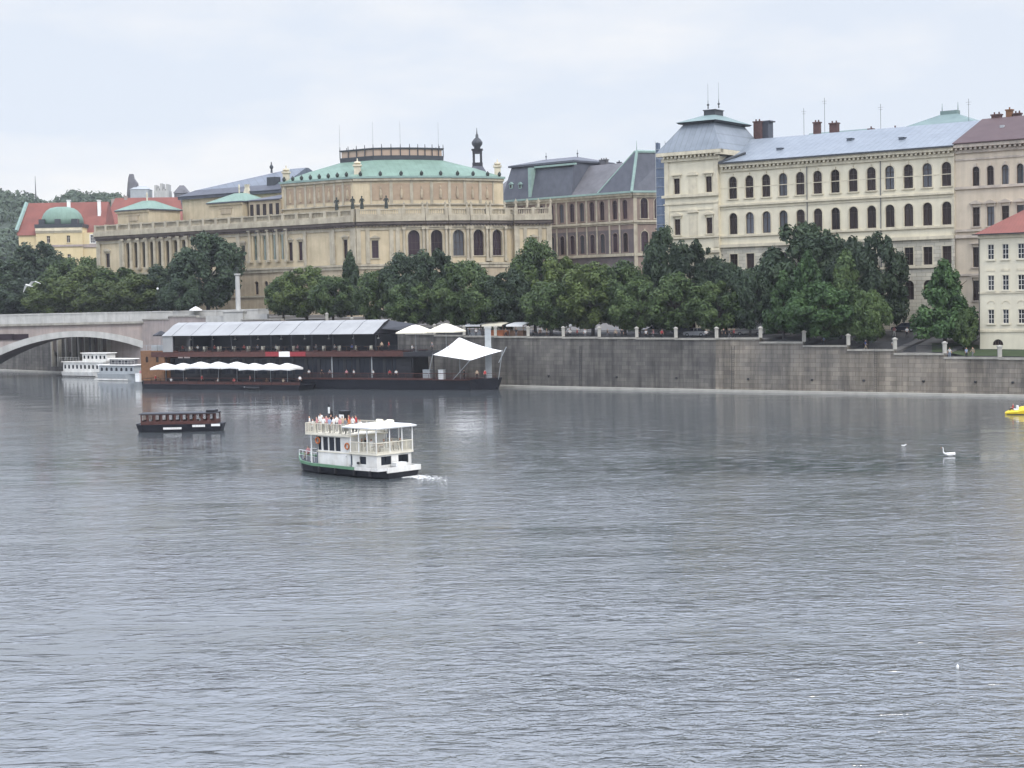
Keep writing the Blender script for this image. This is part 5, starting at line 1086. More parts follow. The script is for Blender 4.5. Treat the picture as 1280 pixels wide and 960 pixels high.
# ================================================================== PEOPLE
def skin_person(joints, edges, name):
    me = bpy.data.meshes.new('tmp'); me.from_pydata([j[0] for j in joints], edges, []); o = bpy.data.objects.new('tmp', me); C.objects.link(o)
    m = o.modifiers.new('s', 'SKIN'); 
    for i, j in enumerate(joints):
        sv = me.skin_vertices[0].data[i]; sv.radius = (j[1], j[1] if len(j) < 3 else j[2]); sv.use_root = (i == 0)
    m.use_smooth_shade = True; o.modifiers.new('b', 'SUBSURF').levels = 1; o.modifiers['b'].render_levels = 1
    dg = bpy.context.evaluated_depsgraph_get(); r = bpy.data.meshes.new_from_object(o.evaluated_get(dg)); r.name = name; bpy.data.objects.remove(o); bpy.data.meshes.remove(me); return r
def person_mesh(pose):
    # 0 pelvis 1 waist 2 chest 3 neck 4 head ... front is -y
    if pose == 'stand': z0 = .92; kn = [(.1, -.02, .5), (-.1, .02, .5)]; ft = [(.1, 0, .07), (-.1, .02, .07)]; el = [(.27, .03, 1.12), (-.27, .03, 1.12)]; hd = [(.28, -.08, .88), (-.28, -.1, .9)]
    elif pose == 'walk': z0 = .90; kn = [(.1, -.2, .52), (-.1, .08, .49)]; ft = [(.1, -.28, .08), (-.1, .42, .14)]; el = [(.27, .14, 1.14), (-.27, -.08, 1.12)]; hd = [(.27, .05, .9), (-.26, -.28, .98)]
    elif pose == 'lean': z0 = .9; kn = [(.11, .02, .5), (-.11, .1, .5)]; ft = [(.1, 0, .07), (-.1, .12, .07)]; el = [(.3, -.2, 1.12), (-.3, -.2, 1.12)]; hd = [(.12, -.38, 1.15), (-.12, -.38, 1.15)]
    else: z0 = .5; kn = [(.13, -.42, .5), (-.13, -.42, .5)]; ft = [(.13, -.40, .07), (-.13, -.44, .07)]; el = [(.27, -.05, .72), (-.27, -.05, .72)]; hd = [(.16, -.32, .66), (-.16, -.32, .66)]
    dz = z0-.92; fy = -.10 if pose == 'lean' else 0
    J = [((0, 0, z0), .15, .12), ((0, fy*.3, 1.1+dz), .14, .10), ((0, fy, 1.34+dz), .18, .115), ((0, fy, 1.48+dz), .058), ((0, fy-.02, 1.60+dz), .092, .10), ((0, fy-.02, 1.70+dz), .07)]
    E = [(0, 1), (1, 2), (2, 3), (3, 4), (4, 5)]
    for i, s in enumerate((1, -1)):
        k = len(J); J += [((s*.19, fy, 1.40+dz), .06), (el[i], .045), (hd[i], .032), ((hd[i][0], hd[i][1]-.06, hd[i][2]-.07), .025)]; E += [(2, k), (k, k+1), (k+1, k+2), (k+2, k+3)]
    for i, s in enumerate((1, -1)):
        k = len(J); J += [((s*.1, 0 if pose != 'sit' else -.05, z0-.08 if pose != 'sit' else z0-.01), .095), (kn[i], .062), (ft[i], .045), ((ft[i][0], ft[i][1]-.16, ft[i][2]-.03), .038)]; E += [(0, k), (k, k+1), (k+1, k+2), (k+2, k+3)]
    me = skin_person(J, E, 'person_'+pose); me.materials.clear()
    for k in ('skin', 'shirt', 'legs', 'hair', 'shoe'): me.materials.append(M['skin'])
    zn, zw = 1.47+dz, z0+.06
    for p in me.polygons:
        c = p.center; side = abs(c.x)
        if c.z > zn: idx = 3 if (c.z > 1.64+dz or (c.y > fy+.015 and c.z > 1.53+dz)) else 0
        elif c.z > zw-.02 and not (side > .2 and c.z < 1.16+dz) and not (pose in ('sit', 'lean') and c.y < fy-.16): idx = 1
        elif (side > .2 and pose != 'sit' and c.z > .8+dz) or (pose == 'lean' and c.y < -.16 and c.z > 1.0) or (pose == 'sit' and c.z > .6): idx = 0
        elif c.z < .11: idx = 4
        else: idx = 2
        p.material_index = idx
    return me
PM = {k: person_mesh(k) for k in ('stand', 'walk', 'sit', 'lean')}
npers = 0
def person(pos, face, pose, shirt, legs, label, group, scale=1.0):
    global npers; npers += 1
    o = obj('person', PM[pose], None, Matrix.Translation(pos) @ Matrix.Rotation(R(face), 4, 'Z') @ Matrix.Scale(scale, 4))
    for i, m in enumerate((M['skin'], SM[shirt], SM[legs], M['hair'] if npers % 4 else SM['brown'], M['black'])): o.material_slots[i].link = 'OBJECT'; o.material_slots[i].material = m
    tag(o, label, 'person', group); return o
rnd = random.Random(11)
# walkers and onlookers behind the railing (facing: 0 = towards the river / camera)
GP = 'people on the quay promenade'
for px, shirt, legs, pose, d, face, lab in [
 (883, 'white', 'black', 'lean', 2.6, 0, 'person in a white shirt leaning on the railing left of the first coping step'),
 (1082, 'blue', 'beige', 'walk', 3.0, 80, 'person in a blue shirt walking along the railing below the sloping path'),
 (1030, 'pale blue', 'black', 'walk', 3.2, -80, 'person in a pale blue top walking before the bright low tree'),
 (1117, 'white', 'black', 'stand', 2.9, 20, 'person in white standing just right of the pillar at the foot of the path'),
 (1187, 'white', 'pale blue', 'stand', 2.9, -10, 'person in white shirt and pale trousers standing below the conical tree'),
 (1208, 'pale blue', 'black', 'stand', 2.8, 30, 'person in pale blue standing left of the one in beige, near the pale house'),
 (1216, 'beige', 'grey', 'walk', 3.4, -60, 'person in beige next to the one in pale blue, near the pale house'),
 (1118, 'pink', 'white', 'walk', 16, 0, 'person in pink walking down the sloping path from the parked dark car'),
 (1134, 'white', 'black', 'walk', 15, 0, 'person in white beside the dark car at the top of the path'),
 (912, 'black', 'grey', 'walk', 3.4, 90, 'person in black walking just right of the one leaning in a white shirt'),
 (918, 'red', 'black', 'walk', 4.0, 90, 'person in red walking before the white van'),
 (905, 'black', 'black', 'stand', 4.2, 0, 'person all in black standing under the brownish dark tree'),
 (828, 'red', 'black', 'stand', 3.0, 10, 'person in red standing under the trees left of the silver car'),
 (817, 'pink', 'grey', 'walk', 3.3, -90, 'person in pink walking left of the one in red'),
 (808, 'white', 'black', 'stand', 3.0, 0, 'person in white top behind the railing, right of the one in grey'),
 (798, 'grey', 'black', 'walk', 3.6, 90, 'person in grey walking behind the railing near the museum corner'),
 (778, 'black', 'black', 'stand', 3.1, 0, 'person in black right of the one in beige under the pale olive tree'),
 (770, 'beige', 'black', 'stand', 3.1, -20, 'person in beige under the pale olive tree'),
 (760, 'brown', 'grey', 'walk', 3.8, 90, 'person in brown walking under the pale olive tree'),
 (732, 'white', 'grey', 'stand', 3.0, 0, 'person in white left of the pillar under the pale olive tree'),
 (722, 'red', 'black', 'walk', 3.4, -90, 'person in red walking left of the pale olive tree trunk'),
 (713, 'white', 'black', 'lean', 2.6, 0, 'person with a white shirt leaning on the railing below the light green tree'),
 (706, 'black', 'black', 'stand', 3.0, 0, 'person in black left of the leaning one in white'),
 (684, 'beige', 'brown', 'walk', 3.6, 90, 'person in beige walking below the tall green tree'),
 (676, 'brown', 'black', 'stand', 3.0, 0, 'person in brown standing below the tall green tree'),
 (667, 'grey', 'black', 'walk', 3.4, 90, 'person in grey walking left of the one in brown'),
 (646, 'black', 'grey', 'stand', 3.1, 0, 'person in black right of the food stalls'),
 (633, 'orange', 'black', 'walk', 3.2, -90, 'person in orange in front of the right food stall'),
 (596, 'white', 'black', 'stand', 3.0, 0, 'person in white above the big white sail, left of the mooring pile'),
 (588, 'black', 'black', 'walk', 3.5, 90, 'person in black above the big white sail'),
 (486, 'white', 'white', 'stand', 2.9, -20, 'person dressed all in white at the quay edge above the restaurant roof end'),
 (478, 'black', 'black', 'stand', 3.1, 20, 'person in black left of the one all in white, above the restaurant'),
 (493, 'black', 'grey', 'stand', 3.0, 0, 'person in black right of the one all in white, above the restaurant'),
 (500, 'pink', 'black', 'stand', 3.2, 0, 'person in pink above the end of the restaurant roof')]:
    q = behind(px, d); q = Vector((q.x, q.y, ground_z(q.x, q.y)[0]+(.14 if d > 10 else 0))); person(q, face, pose, shirt, legs, lab, GP)
# ================================================================== CARS, STALLS, LAMPS on the quay
def car_mesh(kind):
    L_, W_, H_ = {'car': (4.3, 1.75, 1.45), 'van': (5.2, 1.95, 2.2)}[kind]
    b = MB(); 
    if kind == 'car':
        sec = [(-L_/2, .35, .62), (-L_/2+.15, .25, .78), (-L_/2+1.0, .22, .90), (L_/2-1.0, .22, .92), (L_/2-.15, .25, .85), (L_/2, .35, .65)]
        b.loft(*[[(x, -W_/2, a), (x, W_/2, a), (x, W_/2, c-.06), (x, W_/2-.08, c), (x, -W_/2+.08, c), (x, -W_/2, c-.06)] for x, a, c in sec])
        cab = [(-1.25, -.45, .9), (1.35, .9, .9)]
        g_ = MB(); g_.loft([(-1.2, -W_/2+.08, .9), (1.6, -W_/2+.08, .9), (1.6, W_/2-.08, .9), (-1.2, W_/2-.08, .9)], [(-.45, -W_/2+.25, H_-.05), (1.05, -W_/2+.25, H_-.05), (1.05, W_/2-.25, H_-.05), (-.45, W_/2-.25, H_-.05)])
        b.loft([(-.48, -W_/2+.22, H_-.05), (1.08, -W_/2+.22, H_-.05), (1.08, W_/2-.22, H_-.05), (-.48, W_/2-.22, H_-.05)], [(-.4, -W_/2+.3, H_), (1.0, -W_/2+.3, H_), (1.0, W_/2-.3, H_), (-.4, W_/2-.3, H_)])
        for x in (-.1, .55): b.box(x-.05, x+.05, -W_/2+.12, W_/2-.12, .9, H_-.04)
    else:
        b.loft(*[[(x, -W_/2, .35), (x, W_/2, .35), (x, W_/2, h-.1), (x, W_/2-.12, h), (x, -W_/2+.12, h), (x, -W_/2, h-.1)] for x, h in ((-2.6, .95), (-1.9, 1.25), (-1.2, H_-.03), (2.5, H_), (2.6, H_-.1))])
        g_ = MB(); g_.loft([(-1.87, -.85, 1.3), (-1.87, .85, 1.3), (-1.9, .85, 1.28), (-1.9, -.85, 1.28)], [(-1.27, -.8, 2.05), (-1.27, .8, 2.05), (-1.3, .8, 2.03), (-1.3, -.8, 2.03)])
        for s in (-1, 1): g_.box(-1.2, -.4, s*(W_/2+.003), s*(W_/2+.012), 1.25, 1.85)
    w_ = MB(); w_.tube((0, -.11, 0), (0, .11, 0), .32, n=14); h_ = MB(); h_.tube((0, -.12, 0), (0, .12, 0), .18, n=10)
    l_ = MB(); l_.box(-.04, .04, -.16, .16, -.08, .08)
    return b, g_, w_.mesh('wheel', M['tyre']), h_.mesh('rim', M['car_silver']), l_.mesh('headlight', M['glass_pale']), L_, W_
CK = {k: car_mesh(k) for k in ('car', 'van')}; CB = {k: (v[0].mesh('body', M['car_white']), v[1].mesh('windows', M['glass_blue'])) for k, v in CK.items()}
def car(pos, ang, kind, paint, label, group='vehicles parked on the quay'):
    t = thing('parked_'+kind, label, kind, Matrix.Translation(pos) @ Matrix.Rotation(R(ang), 4, 'Z'), group); _, _, wm_, rm_, lm_, L_, W_ = CK[kind]
    b_ = obj('body', CB[kind][0], t); b_.material_slots[0].link = 'OBJECT'; b_.material_slots[0].material = M[paint]; obj('windows', CB[kind][1], t)
    for x in (-L_*.31, L_*.31):
        for y in (-W_/2+.1, W_/2-.1): w_ = obj('wheel', wm_, t, Matrix.Translation((x, y, .32))); obj('rim', rm_, w_)
    for y in (-W_/2+.3, W_/2-.3): obj('headlight', lm_, t, Matrix.Translation((-L_/2, y, .62)))
    return t
for px, d, ang, kind, paint, lab in [
 (871, 9.5, -35, 'car', 'car_silver', 'silver car parked under the dark trees above the middle of the quay wall'),
 (939, 12, -30, 'van', 'car_white', 'white van parked left of the group of pointed trees'),
 (856, 15, -35, 'car', 'car_dark', 'dark car parked left of the silver car under the trees'),
 (1132, 21.5, -35, 'car', 'car_dark', 'dark car parked at the top of the sloping path'),
 (820, 14, -35, 'car', 'car_silver', 'grey car half hidden behind the people near the museum corner'),
 (953, 15, -35, 'car', 'car_white', 'white car parked right of the white van')]:
    q = behind(px, d); car(Vector((q.x, q.y, ground_z(q.x, q.y)[0]+(.15 if 13 <= d <= 22 else .02))), ang, kind, paint, lab)
for px, b_, lab, pt in [(129, 4, 'white car on the bridge, leftmost of the car roofs above the parapet', 'car_white'), (170, 4, 'white car on the bridge in the middle of the car roofs', 'car_white'), (181, 5, 'silver car on the bridge, rightmost of the car roofs', 'car_silver')]:
    p = B.W(B.a(px, 395, b_), b_, zdk+.01); car(p, 0, 'car', pt, lab, 'cars driving over the bridge')
for px, w_, lab, c1, c2 in [(622, 4.2, 'food stall with an orange counter and pale awning, left of the other stall', 'orange', 'canvas_cream'), (650, 3.2, 'small stall with pale awning right of the orange stall', 'wood', 'canvas'), (598, 3.0, 'pale stall left of the orange stall behind the white sail', 'grey', 'canvas')]:
    q = behind(px, 6); T = Matrix.Translation((q.x, q.y, ground_z(q.x, q.y)[0])) @ Matrix.Rotation(R(-38), 4, 'Z')
    t = thing('market_stall', lab, 'stall', T, 'stalls under the promenade trees')
    mb = MB(T); mb.box(-w_/2, w_/2, -.9, .9, 0, 1.1); mb.box(-w_/2-.1, w_/2+.1, -1.05, -.75, 1.103, 1.2); mb.build('counter', M[c1], t)
    mb = MB(T)
    for x in (-w_/2+.08, w_/2-.08):
        for y in (-.82, .82): mb.box(x-.04, x+.04, y-.04, y+.04, 1.1, 2.3)
    mb.build('posts', M['wood'], t)
    mb = MB(T); mb.loft([(-w_/2-.3, -1.5, 2.15), (w_/2+.3, -1.5, 2.15), (w_/2+.3, 1.1, 2.6), (-w_/2-.3, 1.1, 2.6)], [(-w_/2-.3, -1.5, 2.2), (w_/2+.3, -1.5, 2.2), (w_/2+.3, 1.1, 2.66), (-w_/2-.3, 1.1, 2.66)]); mb.box(-w_/2-.3, w_/2+.3, -1.52, -1.503, 1.9, 2.2); mb.build('awning', M[c2], t)
# round white ball on the quay (lamp globe)
for px, y, d, lab in [(714, 407, 6, 'street lamp with white globe among the trunks below the light green tree'), (200, 361, 9, 'street lamp with small white globe before the dark tree at the bridgehead')]:
    q = behind(px, d); z = ground_z(q.x, q.y)[0]; zt = P(px, y, Y=q.y).z; T = Matrix.Translation((q.x, q.y, z)); t = thing('street_lamp', lab, 'lamp', T)
    mb = MB(T); mb.lathe((0, 0, 0), [(.16, 0), (.14, .5), (.06, .6), (.045, zt-z-.25), (.1, zt-z-.22)], 8); mb.build('pole', M['iron'], t); mb = MB(T); mb.lathe((0, 0, zt-z-.25), [(.08, 0), (.24, .14), (.28, .3), (.2, .46), (.06, .54)], 10); mb.build('globe', M['white'], t, smooth=True)
# bridgehead: stone column with statue, pedestal, white kiosk, parasol
p = P(298, 388, Y=345); T = Matrix.Translation((p.x, p.y, p.z)); zt = P(296, 342, Y=345).z-p.z
t = thing('stone_column', 'tall pale stone column with a small dark statue at the bridgehead', 'column', T)
mb = MB(T); mb.lathe((0, 0, -3), [(.62, 0), (.55, 3.3), (.5, 3+zt*.6), (.46, 3+zt-.5), (.7, 3+zt-.3), (.7, 3+zt)], 10); mb.build('shaft', M['concrete'], t)
o = obj('statue', stm[1], t, Matrix.Translation((0, 0, zt)) @ Matrix.Scale(.62, 4))
pb_ = P(294, 401, Y=343); T = Matrix.Translation((pb_.x, pb_.y, pb_.z-2)) @ Matrix.Rotation(R(-12), 4, 'Z')
mb = MB(T); mb.box(-2.3, 2.2, -1.1, 1.3, 0, 3.9); mb.box(-2.5, 2.4, -1.3, 1.5, 3.903, 4.2); mb.box(-2.5, 2.4, -1.3, 1.5, 0, .5); mb.box(-6.5, -2.303, -.5, .4, 0, 3.1); mb.box(2.203, 7.5, -.5, .4, 0, 3.3)
tag(mb.build('pedestal_wall', M['concrete']), 'grey stone pedestal block and parapet at the foot of the stone column', 'wall')
q = P(207, 397, Y=372); T = Matrix.Translation((q.x, q.y, zdk+.01)); t = thing('white_kiosk', 'low white kiosk at the right end of the bridge parapet', 'kiosk', T); zz = P(207, 388.5, Y=372).z-zdk
mb = MB(T); mb.box(-2.6, 2.7, 0, 2.4, 0, zz-.2); mb.build('body', M['white'], t); mb = MB(T); mb.box(-2.8, 2.9, -.25, 2.6, zz-.197, zz); mb.build('roof', M['grey'], t); mb = MB(T); mb.box(-2.1, 2.2, -.02, -.004, zz*.45, zz*.75); mb.build('hatch', M['glass_blue'], t)
def parasol(T, w_, hp, m, label, group, square=True, h0=0):
    t = thing('parasol', label, 'parasol', T, group); mb = MB(T); mb.tube((0, 0, h0), (0, 0, hp-.1), .05, n=6); mb.box(-.35, .35, -.35, .35, h0, h0+.1); mb.build('pole', M['grey'], t)
    n = 4 if square else 8; k = w_/2*(1.414 if square else 1); rings = []
    for f_, z in ((1, hp-w_*.23-.22), (1.0, hp-w_*.23), (.55, hp-w_*.10), (.18, hp), (.02, hp+.08)):
        rings.append([(k*f_*math.cos(2*math.pi*(i+.5)/n), k*f_*math.sin(2*math.pi*(i+.5)/n), z) for i in range(n)])
    mb = MB(T); mb.loft(*rings, cap=(False, True)); mb.build('canopy', M[m], t); return t
q = P(245, 397, Y=366); parasol(Matrix.Translation((q.x, q.y, ground_z(q.x, q.y)[0])), 3.0, P(245, 383.5, Y=366).z-ground_z(q.x, q.y)[0], 'canvas', 'white parasol on the street left of the stone column', None, False)
# ================================================================== FLOATING RESTAURANT
_a = P(175, 484, z=0); _b = P(620, 488.5, z=0)
V = Seg((_a.x, _a.y), math.degrees(math.atan2(_b.y-_a.y, _b.x-_a.x)))
vL = (Vector((_b.x, _b.y))-Vector((_a.x, _a.y))).length
rs = thing('floating_restaurant', 'long two deck floating restaurant moored at the quay under a grey white panelled roof', 'boat', at(V, vL/2, 4, 0))
zf = V.z(330, 446); zft = V.z(330, 439.5); ze = V.z(330, 418.5); zr = V.z(330, 402, 4.5); zd = V.z(330, 470.5); zh = V.z(330, 474)
BM = 8.0
ax = lambda px, y=450, b=0: V.a(px, y, b)
mb = MB(V.M); st = []
for a, hw, t in ((0, .9, 0), (1.2, 1, 0), (vL*.6, 1, 0), (vL*.84, 1, .0), (vL*.93, .82, .1), (vL-1.2, .12, .35)):
    c = BM/2; st.append([(a-(1.6 if a > vL*.94 else 0)*(.6 if a < vL else 1.0), c-c*hw*.9, -.5), (a-(1.6 if a > vL*.94 else 0)*(.6 if a < vL else 1.0), c+c*hw*.9, -.5), (a, c+c*hw, zh+t), (a, c-c*hw, zh+t)])
mb.loft(*st); mb.build('hull', M['hull'], rs)
mb = MB(V.M)
def rail(mb, pts, z0, z1, step=1.6, r=.04, mid=2):
    for p, q in zip(pts, pts[1:]):
        p, q = Vector((*p, 0)), Vector((*q, 0)); n = max(1, round((q-p).length/step))
        for i in range(n+1): c = p.lerp(q, i/n); mb.tube((c.x, c.y, z0), (c.x, c.y, z1), r*.8, n=4)
        for k in range(mid+1): z = z1-(z1-z0)*k/(mid+1); mb.tube((p.x, p.y, z), (q.x, q.y, z), r if k == 0 else r*.5, n=4)
mb.box(ax(205), vL*.93, .05, BM-.05, zh+.003, zh+.12); 
mb.box(ax(378), ax(540), -.12, .04, zh+.1, zh+.35); mb.build('lower_deck', M['wood_dark'], rs)
mb = MB(V.M); rail(mb, [(ax(378), .1), (vL*.93, .12), (vL*.985, 2.2)], zh+.1, zh+1.15); mb.box(ax(378), vL*.93, .06, .14, zh+1.15, zh+1.25); mb.build('lower_railing', M['wood_dark'], rs)
# lower deck: dark glazed wall set back, posts
mb = MB(V.M); x0, x1 = ax(206), ax(508)
Kr = [(x0+1.0+i*2.9, x0+3.2+i*2.9, zh+.9, zf-.5) for i in range(int((x1-x0-1)/2.9))]
mb.wall(x0, x1, zh+.1, zf-.3, Kr, y=1.6, d=.12); mb.poly((x1, 1.6, zh+.1), (x1, BM-.6, zh+.1), (x1, BM-.6, zf-.3), (x1, 1.6, zf-.3)); mb.poly((x0, BM-.6, zh+.1), (x0, BM-.6, zf), (x1, BM-.6, zf), (x1, BM-.6, zh+.1)); mb.build('lower_cabin', M['steel'], rs)
for k, o in enumerate(Kr): w_ = MB(V.M); w_.box(o[0], o[1], 1.68, 1.72, o[2], o[3]); w_.box((o[0]+o[1])/2-.04, (o[0]+o[1])/2+.04, 1.62, 1.676, o[2], o[3]); w_.build('window', M['glass_blue'], rs)
n = 14; 
for i in range(n+1): x = lerp(x0+.1, ax(541), i/n); mb = MB(V.M); mb.box(x-.07, x+.07, .2, .34, zh+.12, zf); mb.build('post', M['grey'] if i in (9, 11) else M['black'], rs)
# upper deck floor band
mb = MB(V.M); mb.box(ax(190), ax(505), -.2, BM, zf, zft); mb.build('upper_deck', M['wood_dark'], rs)
mb = MB(V.M); mb.box(ax(505)+.003, ax(541), -.2, BM-.5, zf, zft-.15); mb.box(ax(541)+.003, ax(575), 3.2, BM-.5, zf, zft-.15); rail(mb, [(ax(505), -.1), (ax(541), -.1), (ax(541), 3.2), (ax(575), 3.3), (ax(575), BM-.6)], zft-.15, zft+1.0, mid=4); mb.build('terrace', M['steel'], rs)
mb = MB(V.M); mb.box(ax(333), ax(383), -.26, -.204, zf+.08, zft-.03); o = mb.build('banner', M['red'], rs); mb = MB(V.M); mb.box(ax(350), ax(363.5), -.30, -.263, zf+.0, zft+.02); mb.build('sign', M['white'], o)
# upper deck posts, glazing, railing
mb = MB(V.M); x0, x1 = ax(218), ax(470); mb.box(x0-2, x1, BM-.8, BM-.7, zft, ze); mb.build('rear_glazing', M['glass_blue'], rs)
N_ = 10
for i in range(N_+1): x = lerp(x0, x1, i/N_); mb = MB(V.M); mb.box(x-.08, x+.08, .0, .16, zft, ze); mb.box(x-.05, x+.05, .0, BM, ze-.25, ze-.1); mb.build('post', M['steel'], rs)
mb = MB(V.M); rail(mb, [(x0, -.05), (x1, -.05), (ax(504), -.05)], zft, zft+1.05, mid=3, r=.045); mb.build('upper_railing', M['steel'], rs)
mb = MB(V.M)
for i in range(N_*2): x = lerp(x0, x1, (i+.5)/N_/2); mb.box(x-.55, x+.55, 2.2, 3.2, zft+.72, zft+.77); mb.tube((x, 2.7, zft), (x, 2.7, zft+.72), .05); 
mb.build('tables', M['wood'], rs)
ch_ = MB(); ch_.box(-.2, .2, -.2, .2, .42, .47); ch_.box(-.2, .2, .16, .2, .47, .95)
for sx in (-1, 1):
    for sy in (-1, 1): ch_.box(sx*.18-.02, sx*.18+.02, sy*.18-.02, sy*.18+.02, 0, .42)
chm = ch_.mesh('deck_chair', M['canvas_cream'])
for i in range(26):
    x = lerp(x0+.8, x1-.5, (i+.3)/26); b_ = 1.15 if i % 2 else 3.7; q = V.W(x, b_, zft+.01); o = obj('deck_chair', chm, None, Matrix.Translation(q) @ Matrix.Rotation(R(V.ang+(180 if i % 2 else 0)), 4, 'Z')); tag(o, 'pale chair at the tables of the roofed upper restaurant deck', 'chair', 'pale chairs on the upper restaurant deck')
    o.material_slots[0].link = 'OBJECT'; o.material_slots[0].material = M['canvas_cream']
for i in range(9): x = lerp(x0+1.5, x1-1.5, i/8); mb = MB(V.M); mb.tube((x, 3.2, ze-.1), (x, 3.2, ze-.75), .02, n=4); mb.lathe((x, 3.2, ze-1.0), [(.1, 0), (.24, .04), (.16, .2), (.04, .26)], 8); mb.build('hanging_lamp', M['white'], rs)
for i in range(12): x = lerp(x0+.6, x1-.6, i/11); mb = MB(V.M); mb.box(x-.5, x+.5, -.34, -.1, zft+.02, zft+.22); fb_ = mb.build('flower_box', M['wood_dark'], rs)
# roof: panels of tarpaulin between dark rafters
xr0 = ax(205)
for i in range(N_+1):
    xa, xb = (xr0, x0) if i == 0 else (lerp(x0, x1, (i-1)/N_), lerp(x0, x1, i/N_))
    if i == 0: pass
    g_ = .06; mb = MB(V.M); s_ = (zr-ze)
    pr_ = [(-.5, ze-.05), (1.5, ze+s_*.42), (3.0, ze+s_*.80), (4.5, ze+s_), (6.2, ze+s_*.75), (8.4, ze)]
    for p, q in zip(pr_, pr_[1:]): mb.loft([(xa+g_, p[0], p[1]), (xb-g_, p[0], p[1]), (xb-g_, q[0], q[1]), (xa+g_, q[0], q[1])], [(xa+g_, p[0], p[1]+.05), (xb-g_, p[0], p[1]+.05), (xb-g_, q[0], q[1]+.05), (xa+g_, q[0], q[1]+.05)])
    if i == 0: pass
    mb.build('roof_panel', M['tarp'], rs)
mb = MB(V.M)
for i in range(N_+1):
    x = lerp(x0, x1, i/N_)
    for p, q in zip(pr_, pr_[1:]): mb.tube((x, p[0], p[1]+.01), (x, q[0], q[1]+.01), .07, n=4)
    mb.build('rafter', M['steel'], rs); mb = MB(V.M)
mb = MB(V.M); mb.box(xr0+.1, x0-.1, -.25, -.15, zft, ze-.06); mb.box(xr0, xr0+.1, -.25, BM, zft, ze-.06); mb.poly((xr0, -.25, ze-.06), (xr0, 4.5, zr), (xr0, 8.2, ze)); mb.build('end_panel', M['tarp'], rs)
mb = MB(V.M); mb.poly((x1+.2, -.3, ze), (x1+.2, 8.3, ze), (x1+.2, 4.5, zr-.05)); mb.loft([(x1, 1.5, ze+.8), (x1, 4.5, zr-.1), (x1, 8.3, ze+.1)], [(ax(505), 3.5, ze+.4), (ax(505), 5.0, zr-.9), (ax(505), 8.3, ze+.1)]); mb.build('roof_gable', M['steel'], rs)
# timber cabin at the left end
cz0, cz1 = V.z(190, 468), V.z(190, 438.5); x0c, x1c = ax(176.5), ax(205.5)
mb = MB(V.M); block(mb, x0c, x1c, -.1, 4, cz0-1.2, cz1, [(ax(184)-.35, ax(184)+.35, V.z(184, 453), V.z(184, 445.5), True), (ax(197)-.35, ax(197)+.35, V.z(184, 453), V.z(184, 445.5), True)], d=.15); mb.build('timber_cabin', M['wood'], rs)
for px in (184, 197): mb = MB(V.M); mb.box(ax(px)-.4, ax(px)+.4, .0, .06, V.z(184, 453)-.02, V.z(184, 445.5)); mb.build('window', M['glass'], rs)
mb = MB(V.M); rail(mb, [(x0c, 0), (x1c, 0)], cz1, cz1+1.1, mid=3); mb.build('cabin_railing', M['grey'], rs)
mb = MB(V.M); z = V.z(185, 430); 
for dx in (0, 1.8): mb.box(ax(187)+dx, ax(187)+dx+1.4, .6, 1.6, cz1, cz1+1.0)
mb.build('planter_boxes', M['grey'], rs)
q = V.W(ax(196), 1.5, cz1); parasol(Matrix.Translation(q), 3.2, V.z(196, 414, 1.5)-cz1, 'black', 'black parasol on top of the orange timber cabin', None, False)
# white service box and mooring post
o = MB(V.M); o.box(-.6, .5, -.6, .2, V.z(174, 477), V.z(174, 468)); o.box(-.65, .55, -.65, .25, V.z(174, 468)+.003, V.z(174, 467)); tag(o.build('service_box', M['white']), 'white service box at the waterline by the timber cabin', 'box')
q = P(611, 470, Y=_b.y+6.5); zt = P(611, 408, Y=q.y).z; T = Matrix.Translation((q.x, q.y, 0)); mp_ = thing('mooring_pile', 'tall pale grey square mooring pile behind the big white sail', 'pile', T)
mb = MB(T); mb.box(-.55, .55, -.55, .55, -1, zt-.35); mb.build('shaft', M['grey'], mp_); mb = MB(T); mb.box(-.65, .65, -.65, .65, zt-.347, zt); mb.build('cap', M['concrete'], mp_)
q = V.W(0, 0, 0)
# terrace parasols
for px, y, w_, b_, lab in ((520, 406.5, 6.2, 2.6, 'left one of the two big cream parasols on the restaurant terrace'), (558, 405, 6.4, 5.0, 'right one of the two big cream parasols on the restaurant terrace')):
    q = V.W(ax(px, 440, b_), b_, zft-.15); T = Matrix.Translation(q) @ Matrix.Rotation(R(V.ang+8), 4, 'Z'); parasol(T, w_*.86, V.z(px, y, b_)-zft+.15, 'canvas_cream', lab, 'cream parasols on the terrace')
# big white sail over the bow deck
t = thing('shade_sail', 'big white peaked sail stretched over the bow deck of the restaurant', 'sail', V.M @ Matrix.Translation((ax(580), 3, zh)))
pk = V.W(ax(574, 422, 3.2), 3.2, V.z(574, 421.5, 3.2)); cn = [V.W(ax(541, 443, -.5), -.5, V.z(541, 443.5, -.5)), V.W(ax(588, 451, -1.0), -1.0, V.z(588, 450.5, -1.0)), V.W(ax(628, 438, 1.5), 1.5, V.z(628, 438.5, 1.5)), V.W(ax(618, 430, 7.5), 7.5, V.z(618, 437, 7.5)), V.W(ax(560, 430, 7.8), 7.8, V.z(555, 438, 7.8))]
mb = MB(); rings = []; nn = 6
per = []
for p, q in zip(cn, cn[1:]+cn[:1]):
    for i in range(nn):
        u_ = i/nn; c = p.lerp(q, u_); c = c.lerp(Vector((pk.x, pk.y, c.z)), .03*math.sin(math.pi*u_)); per.append(c)
for f_ in (0, .15, .3, .45, .6, .75, .88, .97): rings.append([c.lerp(pk, f_)-Vector((0, 0, .30*math.sin(math.pi*f_))) for c in per])
mb.loft(*rings, cap=(False, True)); mb.build('canopy', M['canvas'], t, smooth=True)
mb = MB(); mb.tube((pk.x, pk.y, zh), (pk.x, pk.y, pk.z), .09); mb.build('pole', M['grey'], t)
